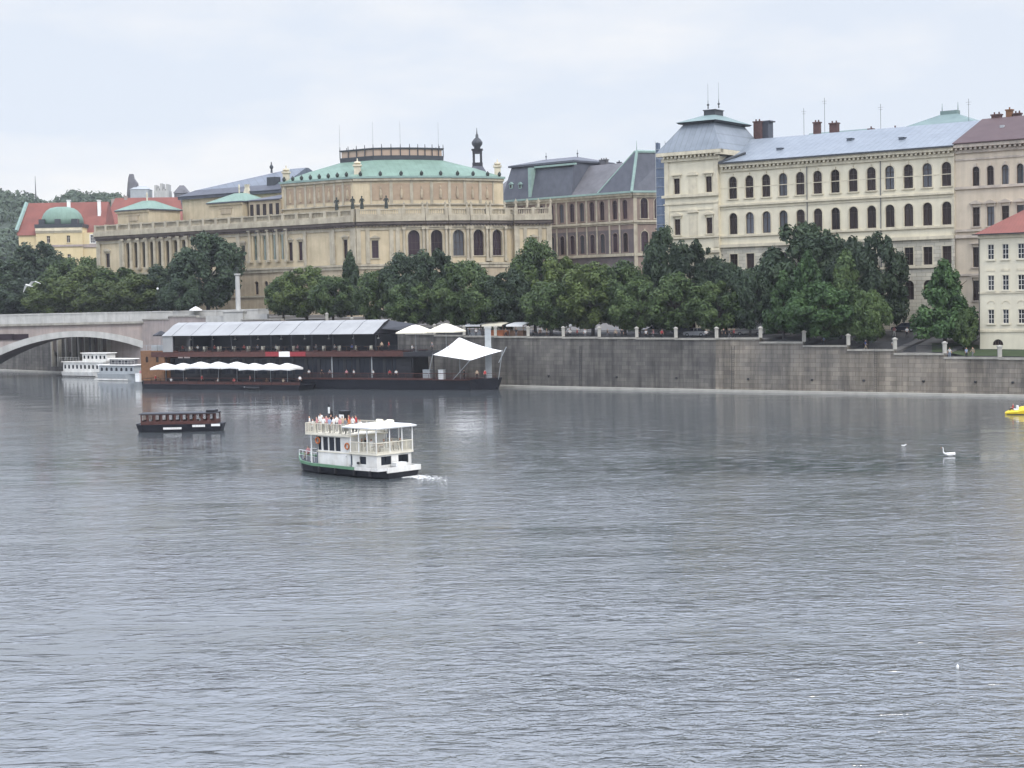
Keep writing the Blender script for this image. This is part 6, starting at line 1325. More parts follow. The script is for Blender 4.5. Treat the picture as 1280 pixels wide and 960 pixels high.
for c, px, b_ in ((cn[0], 534, .3), (cn[1], 566, .3), (cn[2], 623, 2.5)): e = V.W(ax(px, 470, b_), b_, zh+.1); mb = MB(); mb.tube(e, c+Vector((0, 0, .1)), .06); mb.build('pole', M['grey'], t)
mb = MB(); mb.tube(V.W(ax(623, 440, 2.5), 2.5, zh+3), V.W(ax(633, 440, 2.5), 2.5, V.z(633, 438, 2.5)+.6), .08)
mb.build('pole', M['grey'], t)
q = V.W(ax(548), 1.4, zh+.12)
for px, w_, lab in ((528, 1.5, 'pale grey cabinet under the left edge of the big sail'), (546, 1.0, 'white freezer cabinet next to the grey cabinet under the sail')):
    T = V.M @ Matrix.Translation((ax(px), 1.2, zh+.12)); mb = MB(T); mb.box(-w_/2, w_/2, 0, .8, 0, 1.6); mb.box(-w_/2-.05, w_/2+.05, -.05, .85, 1.603, 1.7); mb.box(-.02, .02, -.03, -.003, .2, 1.4); tag(mb.build('cabinet', M['white' if px > 540 else 'grey']), lab, 'cabinet')
# pontoon terrace in front with a scalloped row of parasols
pt = thing('pontoon_terrace', 'low dark floating terrace with tables in front of the restaurant', 'pontoon', V.M @ Matrix.Translation((ax(280), -3, 0)))
px0, px1 = ax(180, 480, -4.6), ax(377, 480, -4.6)
mb = MB(V.M); mb.rect_loft((px0+.3, px1-.8, -4.8, -.25, -.4), (px0, px1, -5.0, -.2, .95)); mb.build('hull', M['hull'], pt)
mb = MB(V.M); rail(mb, [(px0, -.3), (px0, -4.9), (px1, -4.9), (px1, -.3)], .95, 2.0, step=2.2, mid=1); mb.build('railing', M['steel'], pt)
for i in range(10): x = lerp(px0+1.6, px1-1.6, i/9); mb = MB(V.M); mb.box(x-.45, x+.45, -3.6, -2.7, 1.66, 1.72); mb.tube((x, -3.15, .95), (x, -3.15, 1.66), .06); mb.build('table', M['wood_dark'], pt)
mb = MB(V.M); mb.box(px0+.2, px1-.2, -4.85, -4.82, 1.0, 1.55); mb.build('wind_screen', M['wood_dark'], pt)
lab8 = ['leftmost white parasol of the scalloped row, overlapping the timber cabin', 'second white parasol from the left in the scalloped row', 'third white parasol from the left, start of the raised stretch of the row', 'white parasol left of the middle of the scalloped row',
        'white parasol right of the middle of the scalloped row', 'third white parasol from the right in the scalloped row', 'second white parasol from the right in the scalloped row', 'rightmost white parasol of the scalloped row, below the red banner']
pxs = [207, 229, 251, 273, 296, 318, 338, 359]
for i, px in enumerate(pxs):
    x = ax(px, 460, -2.6); dz = .25 if 2 <= i <= 4 else 0; hp = V.z(280, 453.8, -2.6)-.95+dz; T = V.M @ Matrix.Translation((x, -2.6, .95)); w_ = 4.2
    t = thing('parasol', lab8[i], 'parasol', T, 'scalloped row of white parasols on the pontoon'); mb = MB(T); mb.tube((0, 0, 0), (0, 0, hp-.05), .05); mb.build('pole', M['grey'], t)
    mb = MB(T); k = w_/2-.02; rings = []
    for f_, z in ((1, -1.15), (1, -.80), (.7, -.42), (.3, -.08), (.03, 0)): rings.append([(k*f_*x_, k*f_*y_, hp+z-(.12 if abs(x_)+abs(y_) > 1.5 else 0)) for x_, y_ in ((-1, -1), (0, -1), (1, -1), (1, 0), (1, 1), (0, 1), (-1, 1), (-1, 0))])
    mb.loft(*rings, cap=(False, True)); mb.build('canopy', M['canvas'], t)
# inflatable dinghy at the pontoon corner
q = P(318, 487.5, z=0); T = Matrix.Translation(q) @ Matrix.Rotation(R(V.ang), 4, 'Z'); t = thing('dinghy', 'small dinghy with white bow moored below the right end of the pontoon', 'boat', T)
mb = MB(T); mb.loft(*[[(x, -w_, .42), (x, -w_*.7, -.05), (x, w_*.7, -.05), (x, w_, .42)] for x, w_ in ((-2.2, .1), (-1.5, .55), (0, .75), (1.6, .72))]); mb.build('hull', M['steel'], t); mb = MB(T)
for s in (-1, 1): mb.path([(-2.3, 0, .5), (-1.5, s*.6, .48), (0, s*.8, .46), (1.7, s*.76, .46)], .17, 7)
mb.build('tube', M['steel'], t); mb = MB(T); mb.lathe((-2.0, 0, .42), [(.1, 0), (.42, .08), (.42, .2), (.1, .3)], 8); mb.build('bow_cover', M['white'], t)
# people on the restaurant
GB = 'guests on the floating restaurant'; cols_ = list(SHIRTS)
tx = [('upper deck', zft, 'sit')]
up_lab = ['leftmost guest on the roofed upper deck, in %s', 'guest in %s on the upper deck above the left part of the scalloped row', 'guest in %s on the upper deck near the second post', 'guest in %s on the upper deck near the third post', 'guest in %s on the upper deck left of the red banner', 'guest in %s on the upper deck above the left end of the banner', 'guest in %s on the upper deck above the white sign', 'guest in %s on the upper deck above the right end of the banner',
          'guest in %s on the upper deck right of the banner', 'guest in %s on the upper deck two posts from its right end', 'guest in %s on the upper deck at the last roofed table', 'waiting person in %s at the open end of the upper deck', 'person in %s standing left of the cream parasols', 'person in %s under the left cream parasol', 'person in %s between the two cream parasols', 'person in %s under the right cream parasol']
for i, (px, sh) in enumerate(zip((228, 247, 268, 289, 305, 322, 345, 372, 395, 418, 440, 477, 486, 515, 540, 562), ('red', 'white', 'red', 'black', 'red', 'grey', 'white', 'pink', 'grey', 'white', 'blue', 'beige', 'red', 'white', 'grey', 'white'))):
    sit = i < 11 or i in (13, 15); b_ = 1.4 if sit else .7; person(V.W(ax(px, 430, b_), b_, zft-(.15 if px > 505 else 0)), V.ang+(rnd.choice((-90, 90, 0)) if sit else rnd.uniform(-60, 60)), 'sit' if sit else 'stand', sh, 'black', up_lab[i] % sh, GB)
    if sit: pass
lo = [(386, 'white', 'guest in %s on the lower deck just right of the scalloped row'), (402, 'black', 'guest in %s on the lower deck below the right end of the banner'), (412, 'grey', 'guest in %s on the lower deck right of the one in black'), (433, 'pink', 'guest in %s on the lower deck beside the one in white'), (442, 'white', 'guest in %s on the lower deck right of the one in pink'), (466, 'white', 'guest in %s on the lower deck left of the pale post'), (487, 'red', 'guest in %s on the lower deck right of the pale post'), (495, 'white', 'guest in %s on the lower deck near the end of the dark cabin'), (596, 'beige', 'person in %s on the bow deck under the white sail'), (606, 'red', 'person in %s near the bow under the right side of the sail'), (580, 'black', 'person in %s beside the sail pole')]
for px, sh, lab in lo: person(V.W(ax(px, 460, .9), .9, zh+.12), V.ang+rnd.uniform(-90, 90), 'stand', sh, 'black', lab % sh, GB)
po = [('red', 'leftmost guest on the pontoon, in %s'), ('white', 'guest in %s at the second pontoon table'), ('black', 'guest in %s at the third pontoon table'), ('red', 'guest in %s at the fourth pontoon table'), ('white', 'guest in %s at the fifth pontoon table'), ('red', 'guest in %s at the sixth pontoon table'), ('pink', 'guest in %s at the seventh pontoon table'), ('brown', 'guest in %s at the eighth pontoon table'), ('beige', 'guest in %s at the ninth pontoon table'), ('white', 'rightmost guest on the pontoon, in %s')]
for i, (sh, lab) in enumerate(po): x = lerp(px0+1.6, px1-1.6, i/9)+.75; person(V.W(x, -3.9, .95), V.ang+rnd.choice((90, 180, 20, -60)), 'sit' if i % 3 else 'stand', sh, 'black', lab % sh, GB)
person(V.W(-.2, .5, zh), V.ang, 'stand', 'pink', 'black', 'person in pink standing left of the timber cabin above the white box', GB)
# ================================================================== SMALL DARK PASSENGER BOAT
_a = P(169, 541, z=0); _b = P(277, 539, z=0); D = Seg((_a.x, _a.y), math.degrees(math.atan2(_b.y-_a.y, _b.x-_a.x))); dL = (_b-_a).length
db = thing('passenger_boat', 'small dark brown flat boat with a long windowed cabin, middle of the river at left', 'boat', at(D, dL/2, 1.5, 0))
zh2 = D.z(222, 530.5); zc2 = D.z(222, 517.5); cw0, cw1 = D.a(175.5, 520), D.a(269, 520)
mb = MB(D.M); mb.loft(*[[(x+dx, 1.5-w_*.8, -.3), (x+dx, 1.5+w_*.8, -.3), (x, 1.5+w_, zh2), (x, 1.5-w_, zh2)] for x, w_, dx in ((0, 1.0, .35), (.8, 1.5, .1), (dL-.9, 1.5, -.1), (dL, 1.1, -.35))]); mb.box(0, .25, .5, 2.5, zh2+.003, zh2+.1); mb.build('hull', M['hull'], db)
nW = 11; ww = (cw1-cw0)/nW
ops = [(cw0+ww*i+.14, cw0+ww*(i+1)-.14, zh2+.42, zc2-.12) for i in range(nW)]
mb = MB(D.M); mb.wall(cw0, cw1, zh2+.003, zc2, ops, y=.15, d=.06); mb.wall(cw0, cw1, zh2+.003, zc2, ops, y=2.8, d=.06)
for x in (cw0, cw1): mb.box(x-.03, x+.03, .16, 2.84, zh2+.003, zh2+.5); mb.box(x-.04, x+.04, .16, .3, zh2+.5, zc2); mb.box(x-.04, x+.04, 2.7, 2.84, zh2+.5, zc2)
mb.build('cabin', M['wood_dark'], db)
mb = MB(D.M); mb.loft([(cw0-.25, 0, zc2), (cw1+.1, 0, zc2), (cw1+.1, 3, zc2), (cw0-.25, 3, zc2)], [(cw0-.25, .15, zc2+.1), (cw1+.1, .15, zc2+.1), (cw1+.1, 2.85, zc2+.1), (cw0-.25, 2.85, zc2+.1)]); mb.box(cw1-1.3, cw1-.2, .5, 2.5, zc2+.103, zc2+.38); mb.build('roof', M['black'], db)
for x0_, x1_, y0_, y1_ in ((204, 227, 534.3, 536.8), (240.5, 256.5, 531, 533.7), (264, 275, 529.8, 532.6)):
    mb = MB(D.M); a0_, a1_ = D.a(x0_, 533), D.a(x1_, 533); z0_, z1_ = D.z((x0_+x1_)/2, y1_), D.z((x0_+x1_)/2, y0_); n = max(2, int((x1_-x0_)/2.0))
    for k in range(n): xx = lerp(a0_, a1_, k/n); mb.box(xx, xx+(a1_-a0_)/n*(.96 if x0_ > 260 else .8), -.06 if z0_ > .7 else -.02, .1, z0_, z1_)
    mb.build('lettering', M['white'], db)
for i, (px, sh, b_) in enumerate(((188, 'white', 1.0), (210, 'beige', 2.0), (226, 'grey', 1.0), (234, 'black', 1.5), (250, 'white', 1.0), (242, 'orange', 2.0), (260, 'red', 1.5))):
    person(D.W(D.a(px, 525, b_), b_, zh2-.35), D.ang+90, 'sit', sh, 'black', ['passenger in white by the second cabin window', 'passenger in beige by the fourth cabin window', 'passenger in grey by the sixth cabin window', 'passenger in black in the middle of the dark boat', 'passenger in white beside the one in red on the dark boat', 'passenger in orange right of the middle of the dark boat', 'steersman in red at the right end of the dark boat'][i], 'passengers of the small dark boat')
# ================================================================== WHITE TWO DECK TOUR BOAT
c_ = P(471, 568, z=2.2); G = Seg((c_.x, c_.y), -43.5)
tb = thing('tour_boat', 'white two deck tour boat with a crowded upper deck heading upriver', 'boat', at(G, -5, 2.2, 0))
bw = G.n.dot(Vector(P(513, 563, z=2.2)[:2])-G.O); bw = max(3.6, min(bw, 5)); c0 = bw/2; aB = G.a(377, 560, c0)   # bow tip
sec = []
for a, hw, lift, rake in ((aB-.2, .05, .55, .9), (aB+.9, .42, .32, .35), (aB+2.4, .82, .15, .1), (aB+4.5, 1.0, .05, 0), (-2.5, 1.05, 0, 0), (.5, 1.0, 0, 0), (1.25, .8, .08, -.25)):
    h_ = (c0+.35)*hw; sec.append([(a+rake, c0-h_*.6, -.5), (a+rake*.5, c0-h_*.92, .15), (a, c0-h_, .78+lift), (a, c0+h_, .78+lift), (a+rake*.5, c0+h_*.92, .15), (a+rake, c0+h_*.6, -.5)])
hb = MB(G.M); hb.loft(*sec); hb.build('hull', M['hull'], tb, smooth=False)
for nm, rng, m_ in (('green_gunwale', range(0, 4), 'green_paint'), ('white_gunwale', range(4, 6), 'boat_white')):
    mb = MB(G.M)
    for i in rng:
        A_, B_ = sec[i], sec[i+1]
        for k, s in ((2, -1), (3, 1)):
            p, q = Vector(A_[k]), Vector(B_[k]); o_ = Vector((0, s*.07, 0)); mb.loft([p+o_-Vector((0, 0, .10)), q+o_-Vector((0, 0, .10)), q+o_+Vector((0, 0, .16)), p+o_+Vector((0, 0, .16))], [p-o_-Vector((0, 0, .10)), q-o_-Vector((0, 0, .10)), q-o_+Vector((0, 0, .16)), p-o_+Vector((0, 0, .16))])
    if m_ == 'boat_white':
        p, q = Vector(sec[6][2]), Vector(sec[6][3]); mb.box(p.x-.05, p.x+.1, p.y-.07, q.y+.07, p.z-.3, p.z+.18)
    mb.build(nm, M[m_], tb)
zL, zV, zR_ = .8, 2.2, 4.45
aF = G.a(396, 560); aM = G.a(439, 560)
wl = G.a(404, 555); 
zw0, zw1 = G.z(415, 563.5), G.z(415, 546.5); zdk2 = G.z(439, 545); 
wins = [(G.a(x, 555)-h__, G.a(x, 555)+h__, zw0, zw1) for x, h__ in ((399.5, .26), (406.8, .36), (414.5, .38), (422.3, .36))]
pw = [(G.a(411, 573)-.01, G.a(411, 573)+.0, zL, zL)]
lw = [(G.a(438.5, 574)-.22, G.a(438.5, 574)+.22, 1.05, 1.9), (G.a(453.5, 574)-.45, G.a(453.5, 574)+.45, 1.2, 1.9)]
mb = MB(G.M); mb.wall(aF, aM, zL, zdk2-.1, wins, y=.0, d=.08); mb.wall(aM, 0, zL, zV-.12, lw, y=0, d=.08)
S_ = Seg(G.w(0, 0), G.ang+90); 
# stern wall, drawn in its own plane
sw = [(.5, 1.75, 1.15, 1.92), (bw-1.6, bw-.35, 1.15, 1.92)]
mb.T = S_.M; mb.wall(0, bw, zL, zV-.12, sw, y=0, d=.08); mb.T = G.M
mb.poly((aF, 0, zL), (aF, bw, zL), (aF, bw, zdk2-.1), (aF, 0, zdk2-.1)); mb.poly((aF, bw, zL), (0, bw, zL), (0, bw, zV-.12), (aF, bw, zV-.12)); mb.poly((aF, bw, zV-.12), (aM, bw, zV-.12), (aM, bw, zdk2-.1), (aF, bw, zdk2-.1)); mb.poly((aM, 0, zV), (aM, bw, zV), (aM, bw, zdk2-.1), (aM, 0, zdk2-.1))
mb.build('cabin', M['boat_white'], tb)
for o in wins+lw: m2 = MB(G.M); m2.box(o[0], o[1], .07, .1, o[2], o[3]); m2.build('window', M['glass_blue'], tb)
for o in sw: m2 = MB(S_.M); m2.box(o[0], o[1], .07, .1, o[2], o[3]); m2.box((o[0]+o[1])/2-.03, (o[0]+o[1])/2+.03, .02, .066, o[2], o[3]); m2.build('window', M['glass_blue'], tb)
ab = G.a(384, 540)
mb = MB(G.M); mb.box(ab, aM+.1, -.25, bw+.25, zdk2-.1, zdk2+.02); mb.build('upper_deck', M['gold'], tb)
mb = MB(G.M); mb.box(aM-.2, .15, -.15, bw+.15, zV-.12, zV+.05); mb.build('veranda_floor', M['gold'], tb)
# forward posts under the deck
for b_ in (0.05, bw-.05): mb = MB(G.M); mb.tube((ab+.5, b_, .9), (ab+.5, b_, zdk2-.1), .06); mb.build('post', M['white'], tb)
zrt = zdk2+1.0
def pic(mb, pts, z0, z1, m=None, st=.16):
    for p, q in zip(pts, pts[1:]):
        p, q = Vector((*p, 0)), Vector((*q, 0)); n = int((q-p).length/st)
        for z in (z0+.12, z1): mb.tube((p.x, p.y, z), (q.x, q.y, z), .035, n=4)
        for i in range(n+1): c = p.lerp(q, i/n); mb.tube((c.x, c.y, z0), (c.x, c.y, z1), .04 if i % 7 == 0 else .02, n=4)
mb = MB(G.M); pic(mb, [(aM+.1, -.22), (ab+.05, -.22), (ab+.05, bw+.22), (aM+.1, bw+.22)], zdk2, zrt); mb.build('deck_railing', M['gold'], tb)
zrv = G.z(471, 554.5); zro = G.z(471, 537)
mb = MB(G.M); pic(mb, [(aM, -.12), (.1, -.12), (.1, bw+.12), (aM, bw+.12)], zV, zrv, st=.13); mb.box(aM, .12, -.16, -.08, zrv-.02, zrv+.06); mb.box(.06, .14, -.12, bw+.12, zrv-.02, zrv+.06); mb.build('veranda_railing', M['gold'], tb)
for x, b_ in [(aM+.05, -.1), (aM*.66, -.1), (aM*.33, -.1), (.08, -.1), (.08, bw*.36), (.08, bw*.72), (.08, bw+.1), (aM*.5, bw+.1), (aM, bw+.1)]: mb = MB(G.M); mb.tube((x, b_, zV), (x, b_, zro), .055); mb.build('post', M['white'], tb)
mb = MB(G.M); mb.rect_loft((aM-.8, .4, -.35, bw+.35, zro), (aM-.8, .45, -.4, bw+.4, zro+.12), (aM-.5, .1, .2, bw-.2, zro+.28)); mb.build('veranda_roof', M['white'], tb)
mb = MB(G.M)
for x in (aM*.75, aM*.3): mb.box(x-.3, x+.3, .7, 1.5, zV+.72, zV+.77); mb.tube((x, 1.1, zV), (x, 1.1, zV+.72), .04)
mb.build('tables', M['wood'], tb)
# flag, funnel, bow rail
mb = MB(G.M); f_ = ab+2.0; mb.tube((G.a(410, 512, 3), 3, zdk2), (G.a(410, 512, 3), 3, zdk2+2.6), .03); mb.build('flagpole', M['steel'], tb)
mb = MB(G.M); x = G.a(410, 505, 3); mb.loft(*[[(x+.03+u_*.12, 3+.1*math.sin(u_*2), zdk2+1.6-u_*.12), (x+.05+u_*.12, 3.02+.1*math.sin(u_*2), zdk2+1.6-u_*.12), (x+.05+u_*.12, 3.02+.1*math.sin(u_*2), zdk2+2.55-u_*.2), (x+.03+u_*.12, 3+.1*math.sin(u_*2), zdk2+2.55-u_*.2)] for u_ in (0, 1, 2, 3, 4)]); fl = mb.build('flag', M['black'], tb); mb = MB(G.M); mb.box(x+.08, x+.32, 2.9, 2.96, zdk2+1.65, zdk2+2.25); mb.build('white_patch', M['white'], fl)
x = G.a(430, 510, 3.2); mb = MB(G.M); mb.rect_loft((x-.4, x+.4, 2.9, 3.6, zdk2), (x-.38, x+.38, 2.95, 3.55, zdk2+1.75)); mb.box(x-.45, x+.45, 2.88, 3.62, zdk2+1.753, zdk2+1.95); fo_ = mb.build('funnel', M['black'], tb); mb = MB(G.M); mb.box(x-.3, x+.3, 2.82, 2.9, zdk2+1.15, zdk2+1.6); mb.build('funnel_sign', M['white'], fo_)
mb = MB(G.M); rail(mb, [(aB+.5, c0-.7), (aF, .1)], 1.0, 1.9, step=.9, mid=1, r=.03); rail(mb, [(aB+.5, c0+.7), (aF, bw-.1)], 1.0, 1.9, step=.9, mid=1, r=.03); mb.build('bow_railing', M['white'], tb)
mb = MB(G.M); mb.box(.25, .95, bw*.35, bw*.65, 1.0, 1.35); mb.build('stern_locker', M['white'], tb)
mb = MB(G.M); mb.lathe((G.a(449, 580), -.12, 1.3), [(.1, -.1), (.16, 0), (.1, .1)], 8); mb.build('lamp', M['black'], tb)
mb = MB(G.M)
for i, (x, b_) in enumerate(((aM*.9, 3.2), (aM*.55, 3.4))): mb.tube((x-.3, b_, zro+.42), (x+.4, b_, zro+.42), .19, n=10)
mb.build('life_raft_canisters', M['canvas_cream'], tb)
o = MB(G.M); x = G.a(482, 525, 2.4); o.rect_loft((x-.25, x+.25, 2.2, 2.6, zro+.28), (x-.1, x+.1, 2.35, 2.5, zro+.6)); o.build('yellow_cover', M['gold'], tb)
def ring_(mb, c, r, t, n=14):
    c = Vector(c); rr = [[c+Vector(((r+t*math.cos(k))*math.cos(a), t*math.sin(k), (r+t*math.cos(k))*math.sin(a))) for k in [2*math.pi*j/6 for j in range(6)]] for a in [2*math.pi*i/n for i in range(n+1)]]
    mb.loft(*rr, cap=(False, False))
for x_, z_ in ((aM-.5, 2.75), (aF+.25, 3.1)): mb = MB(G.M); ring_(mb, (x_, -.08, z_), .27, .065); mb.build('lifebuoy', M['orange'], tb)
for x_ in (-7.5, -5.2, -2.6, -.4): mb = MB(G.M); mb.lathe((x_, -.52, .12), [(.05, 0), (.13, .08), (.13, .5), (.05, .6)], 8); mb.tube((x_, -.5, .7), (x_, -.32, .95), .015, n=4); mb.build('fender', M['black'], tb)
for x_ in (aF+.1, aM): mb = MB(G.M); mb.box(x_-.04, x_+.04, -.05, -.003, zL, zdk2-.12); mb.build('cabin_trim', M['slate_blue'], tb)
mb = MB(G.M); mb.box(aF, -.02, -.06, -.003, 2.05, 2.12); mb.build('cabin_moulding', M['gold'], tb)
mb = MB(G.M); mb.box(G.a(431, 560)-.3, G.a(431, 560)+.3, -.03, -.002, zL+.05, zL+1.9); d_ = mb.build('side_door', M['boat_white'], tb); mb = MB(G.M); mb.box(G.a(431, 560)+.18, G.a(431, 560)+.25, -.07, -.032, zL+.95, zL+1.0); mb.build('handle', M['black'], d_)
GT = 'passengers of the white tour boat'
tp = [(387, .5, 'white', 'stand'), (391, 1.6, 'white', 'sit'), (396, .4, 'pink', 'stand'), (400, 2.2, 'white', 'stand'), (404, .5, 'white', 'stand'), (408, 1.6, 'pink', 'stand'), (412, .5, 'pale blue', 'stand'), (414, 2.8, 'black', 'stand'), (417, .9, 'white', 'stand'), (421, 2.3, 'white', 'stand'), (425, .6, 'pink', 'stand'), (428, 1.8, 'beige', 'stand'), (432, .5, 'grey', 'stand'), (436, 1.4, 'orange', 'stand'), (441, 2.2, 'white', 'stand'), (445, 3.2, 'red', 'stand'), (450, 3.4, 'white', 'sit'), (436, 3.4, 'red', 'stand'), (401, 3.6, 'white', 'stand')]
tl = ['leftmost on the upper deck', 'at the bow end of the upper deck, behind the railing corner', 'third from the left at the near rail', 'on the far side of the bow end', 'at the near rail below the flag, left of it', 'behind the rail just left of the flag', 'at the near rail right of the flagpole', 'right beside the flagpole', 'at the rail above the third saloon window', 'behind the ones at the rail, above the saloon windows', 'at the near rail above the last saloon window', 'in front of the black funnel', 'at the near rail right of the funnel', 'left of the veranda roof', 'standing between funnel and veranda roof', 'on the far side by the funnel', 'sitting beside the veranda roof', 'on the far side close behind the funnel', 'on the far side left of the flag']
for i, (px, b_, sh, ps_) in enumerate(tp): x = min(G.a(px, 530, b_), aM-.1 if px > 440 else 99); person(G.W(x, b_, zdk2+.02), G.ang+rnd.uniform(-110, 20), ps_, sh, 'grey' if i % 2 else 'black', 'passenger in %s %s' % (sh, tl[i]), GT, .92)
vp = [(444, .6, 'black', 'by the left end of the veranda'), (452, .7, 'brown', 'at the near veranda table'), (457, 1.6, 'black', 'behind the near veranda table'), (464, .8, 'white', 'in the near corner of the veranda'), (480, 1.5, 'black', 'behind the stern rail, left side'), (488, 2.4, 'beige', 'in the middle of the veranda'), (500, 3.2, 'black', 'at the far side of the veranda')]
for px, b_, sh, lab in vp: x = G.a(px, 555, b_); person(G.W(min(x, -.35), b_, zV+.05), G.ang+rnd.uniform(-180, 180), 'sit', sh, 'black', 'seated passenger in %s %s' % (sh, lab), GT, .95)
person(G.W(aB+1.6, c0-.5, 1.0), G.ang-90, 'sit', 'pink', 'beige', 'passenger in pink sitting at the open bow below the upper deck', GT)
# wake behind the stern
fmat = mat('foam', (.72, .72, .68), rough=.9); mb = MB(); rnd2 = random.Random(5)
for i in range(550):
    t_ = rnd2.random()**3.2; px = lerp(504, 560, t_); py = lerp(593.5, 600, t_)+rnd2.gauss(0, 1.1+1.0*t_); p = P(px, py, z=0); s = rnd2.uniform(.06, .20)*(1-.8*t_)
    v_ = [(p.x+s*1.6*math.cos(k)*rnd2.uniform(.6, 1.2), p.y+s*math.sin(k)*rnd2.uniform(.6, 1.2), .012) for k in [2*math.pi*j/7 for j in range(7)]]; mb.add([(p.x, p.y, .02+s*.12)]+v_, [(0, 1+j, 1+(j+1) % 7) for j in range(7)])
o = mb.build('wake_foam', fmat); o['kind'] = 'stuff'; o['label'] = 'white foam of the wake behind the tour boat'
# ================================================================== MOORED WHITE AND GREY BOATS by the bridge
def launch(name, label, pxa, pxb, ywl, beam, spec):
    _a = P(pxa, ywl, z=0); _b = P(pxb, ywl+.6, z=0); s = Seg((_a.x, _a.y), math.degrees(math.atan2(_b.y-_a.y, _b.x-_a.x))-4); Lb = s.a(pxb, ywl); t = thing(name, label, 'boat', at(s, Lb/2, beam/2, 0), 'boats moored by the bridge'); c = beam/2
    hc, m1_, m2_ = spec['hull']
    mb = MB(s.M); mb.loft(*[[(x+dx, c-c*w_*.8, -.4), (x+dx, c+c*w_*.8, -.4), (x, c+c*w_, hc), (x, c-c*w_, hc)] for x, w_, dx in ((0, .55, .3), (1.2, .95, 0), (Lb*.75, 1, 0), (Lb-.2, .3, -.9))]); mb.build('hull', M[m1_], t)
    mb = MB(s.M); mb.box(.2, Lb*.8, -.06, .06, .12, .42 if m2_ == 'boat_white' else .3); mb.build('rubbing_strake', M[m2_], t)
    for k, (x0_, x1_, z0_, z1_, nw, mm, ins) in enumerate(spec['cab']):
        xa, xb = s.a(x0_, ywl-8), s.a(x1_, ywl-8); zw = (z1_-z0_); ww_ = (xb-xa)/nw; ops = [(xa+ww_*i+ww_*.25, xa+ww_*(i+1)-ww_*.25, z0_+zw*.32, z0_+zw*.75, nw > 5) for i in range(nw)]
        mb = MB(s.M); block(mb, xa, xb, ins, beam-ins, z0_, z1_, ops, d=.08); cb = mb.build('cabin', M[mm], t)
        for o in ops: w_ = MB(s.M); w_.box(o[0]-.02, o[1]+.02, ins+.06, ins+.075, o[2]-.02, o[3]); w_.build('window', M['glass_blue'], cb)
        mb = MB(s.M); mb.rect_loft((xa-.5, xb+.4, ins-.3, beam-ins+.3, z1_+.003), (xa-.4, xb+.3, ins-.2, beam-ins+.2, z1_+.16)); mb.build('roof', M['boat_white'], t)
    mb = MB(s.M); z_ = spec['rail']; rail(mb, [(s.a(z_[0], ywl-8), .1), (s.a(z_[1], ywl-8), .1)], z_[2], z_[2]+.9, step=1, r=.03, mid=1); mb.build('railing', M['boat_white'], t); return s
launch('motor_vessel', 'white motor vessel with small upper wheelhouse moored left of the grey launch', 72.5, 131, 471, 4.2, dict(hull=(1.2, 'boat_white', 'black'), cab=[(78, 128, 1.2, 3.4, 10, 'boat_white', .25), (100, 130, 3.6, 5.4, 6, 'boat_white', .8)], rail=(74, 99, 3.6)))
launch('motor_launch', 'grey motor launch with a white waterline moored in front of the white vessel', 117.5, 170, 475.5, 4.0, dict(hull=(1.5, 'grey', 'boat_white'), cab=[(123, 166, 1.5, 3.3, 7, 'grey', .3), (134, 158, 3.5, 4.6, 3, 'slate_mid', .8)], rail=(120, 168, 3.5)))
launch('white_cabin_boat', 'small white cabin boat under the bridge arch, behind the grey launch', 136, 166, 452, 3.5, dict(hull=(2.2, 'steel', 'black'), cab=[(138, 156, 2.2, 4.6, 3, 'boat_white', .4)], rail=(140, 164, 2.2)))
# ================================================================== PEDAL BOAT, BIRDS, FLOAT
_p = P(1257.5, 518.5, z=0); E = Seg((_p.x, _p.y), -8); eb = thing('pedal_boat', 'yellow pedal boat cut by the right edge of the picture', 'boat', at(E, 2, .8, 0))
mb = MB(E.M); mb.loft(*[[(x+.1, .8-w_*.8, -.2), (x+.1, .8+w_*.8, -.2), (x, .8+w_, h_*.55), (x, .8+w_*.6, h_), (x, .8-w_*.6, h_), (x, .8-w_, h_*.55)] for x, w_, h_ in ((0, .15, .28), (.5, .6, .5), (1.3, .8, .62), (2.0, .85, .95), (2.8, .85, 1.05), (3.6, .8, .75), (4.2, .7, .6))]); mb.build('hull', M['yellow_plastic'], eb)
mb = MB(E.M); mb.box(1.0, 1.5, .2, 1.4, .55, .68); mb.box(1.45, 1.6, .2, 1.4, .6, 1.1); mb.build('seat', M['white'], eb)
mb = MB(E.M); mb.box(.1, 4.1, -.03, .0, -.05, .08); mb.build('waterline_strip', M['black'], eb)
person(E.W(.95, .55, .25), E.ang-90, 'sit', 'red', 'black', 'person in red sitting at the front of the yellow pedal boat', 'pedal boat riders', .9); person(E.W(3.0, .9, .62), E.ang-90, 'sit', 'white', 'black', 'person in white sitting at the back of the yellow pedal boat', 'pedal boat riders', .9)
def blob(chains, name, m, sub=2):
    J = []; Ed = []
    for ch in chains:
        st_ = len(J); root = ch[0] if isinstance(ch[0], int) else None; pts = ch[1:] if root is not None else ch
        for k, (p, r, r2) in enumerate(pts): J.append((p, r, r2)); Ed.append((root if k == 0 and root is not None else len(J)-2, len(J)-1)) if (k or root is not None) else None
    me = skin_person(J, Ed, name); me.materials.clear(); me.materials.append(m); return me
swan = blob([[((0, 0, .16), .26, .22), ((-.3, 0, .17), .22, .18), ((.35, 0, .20), .22, .2), ((.62, 0, .30), .07, .09)], [1, ((-.46, 0, .3), .085, .085), ((-.55, 0, .5), .05, .05), ((-.53, 0, .72), .04, .04), ((-.57, 0, .86), .045, .045), ((-.66, 0, .87), .05, .045)]], 'swan', M['plumage'])
p = P(1186, 570, z=0); o = obj('swan', swan, None, Matrix.Translation((p.x, p.y, -.04)) @ Matrix.Rotation(R(6), 4, 'Z')); tag(o, 'white swan with upright neck swimming on the right of the river', 'swan')
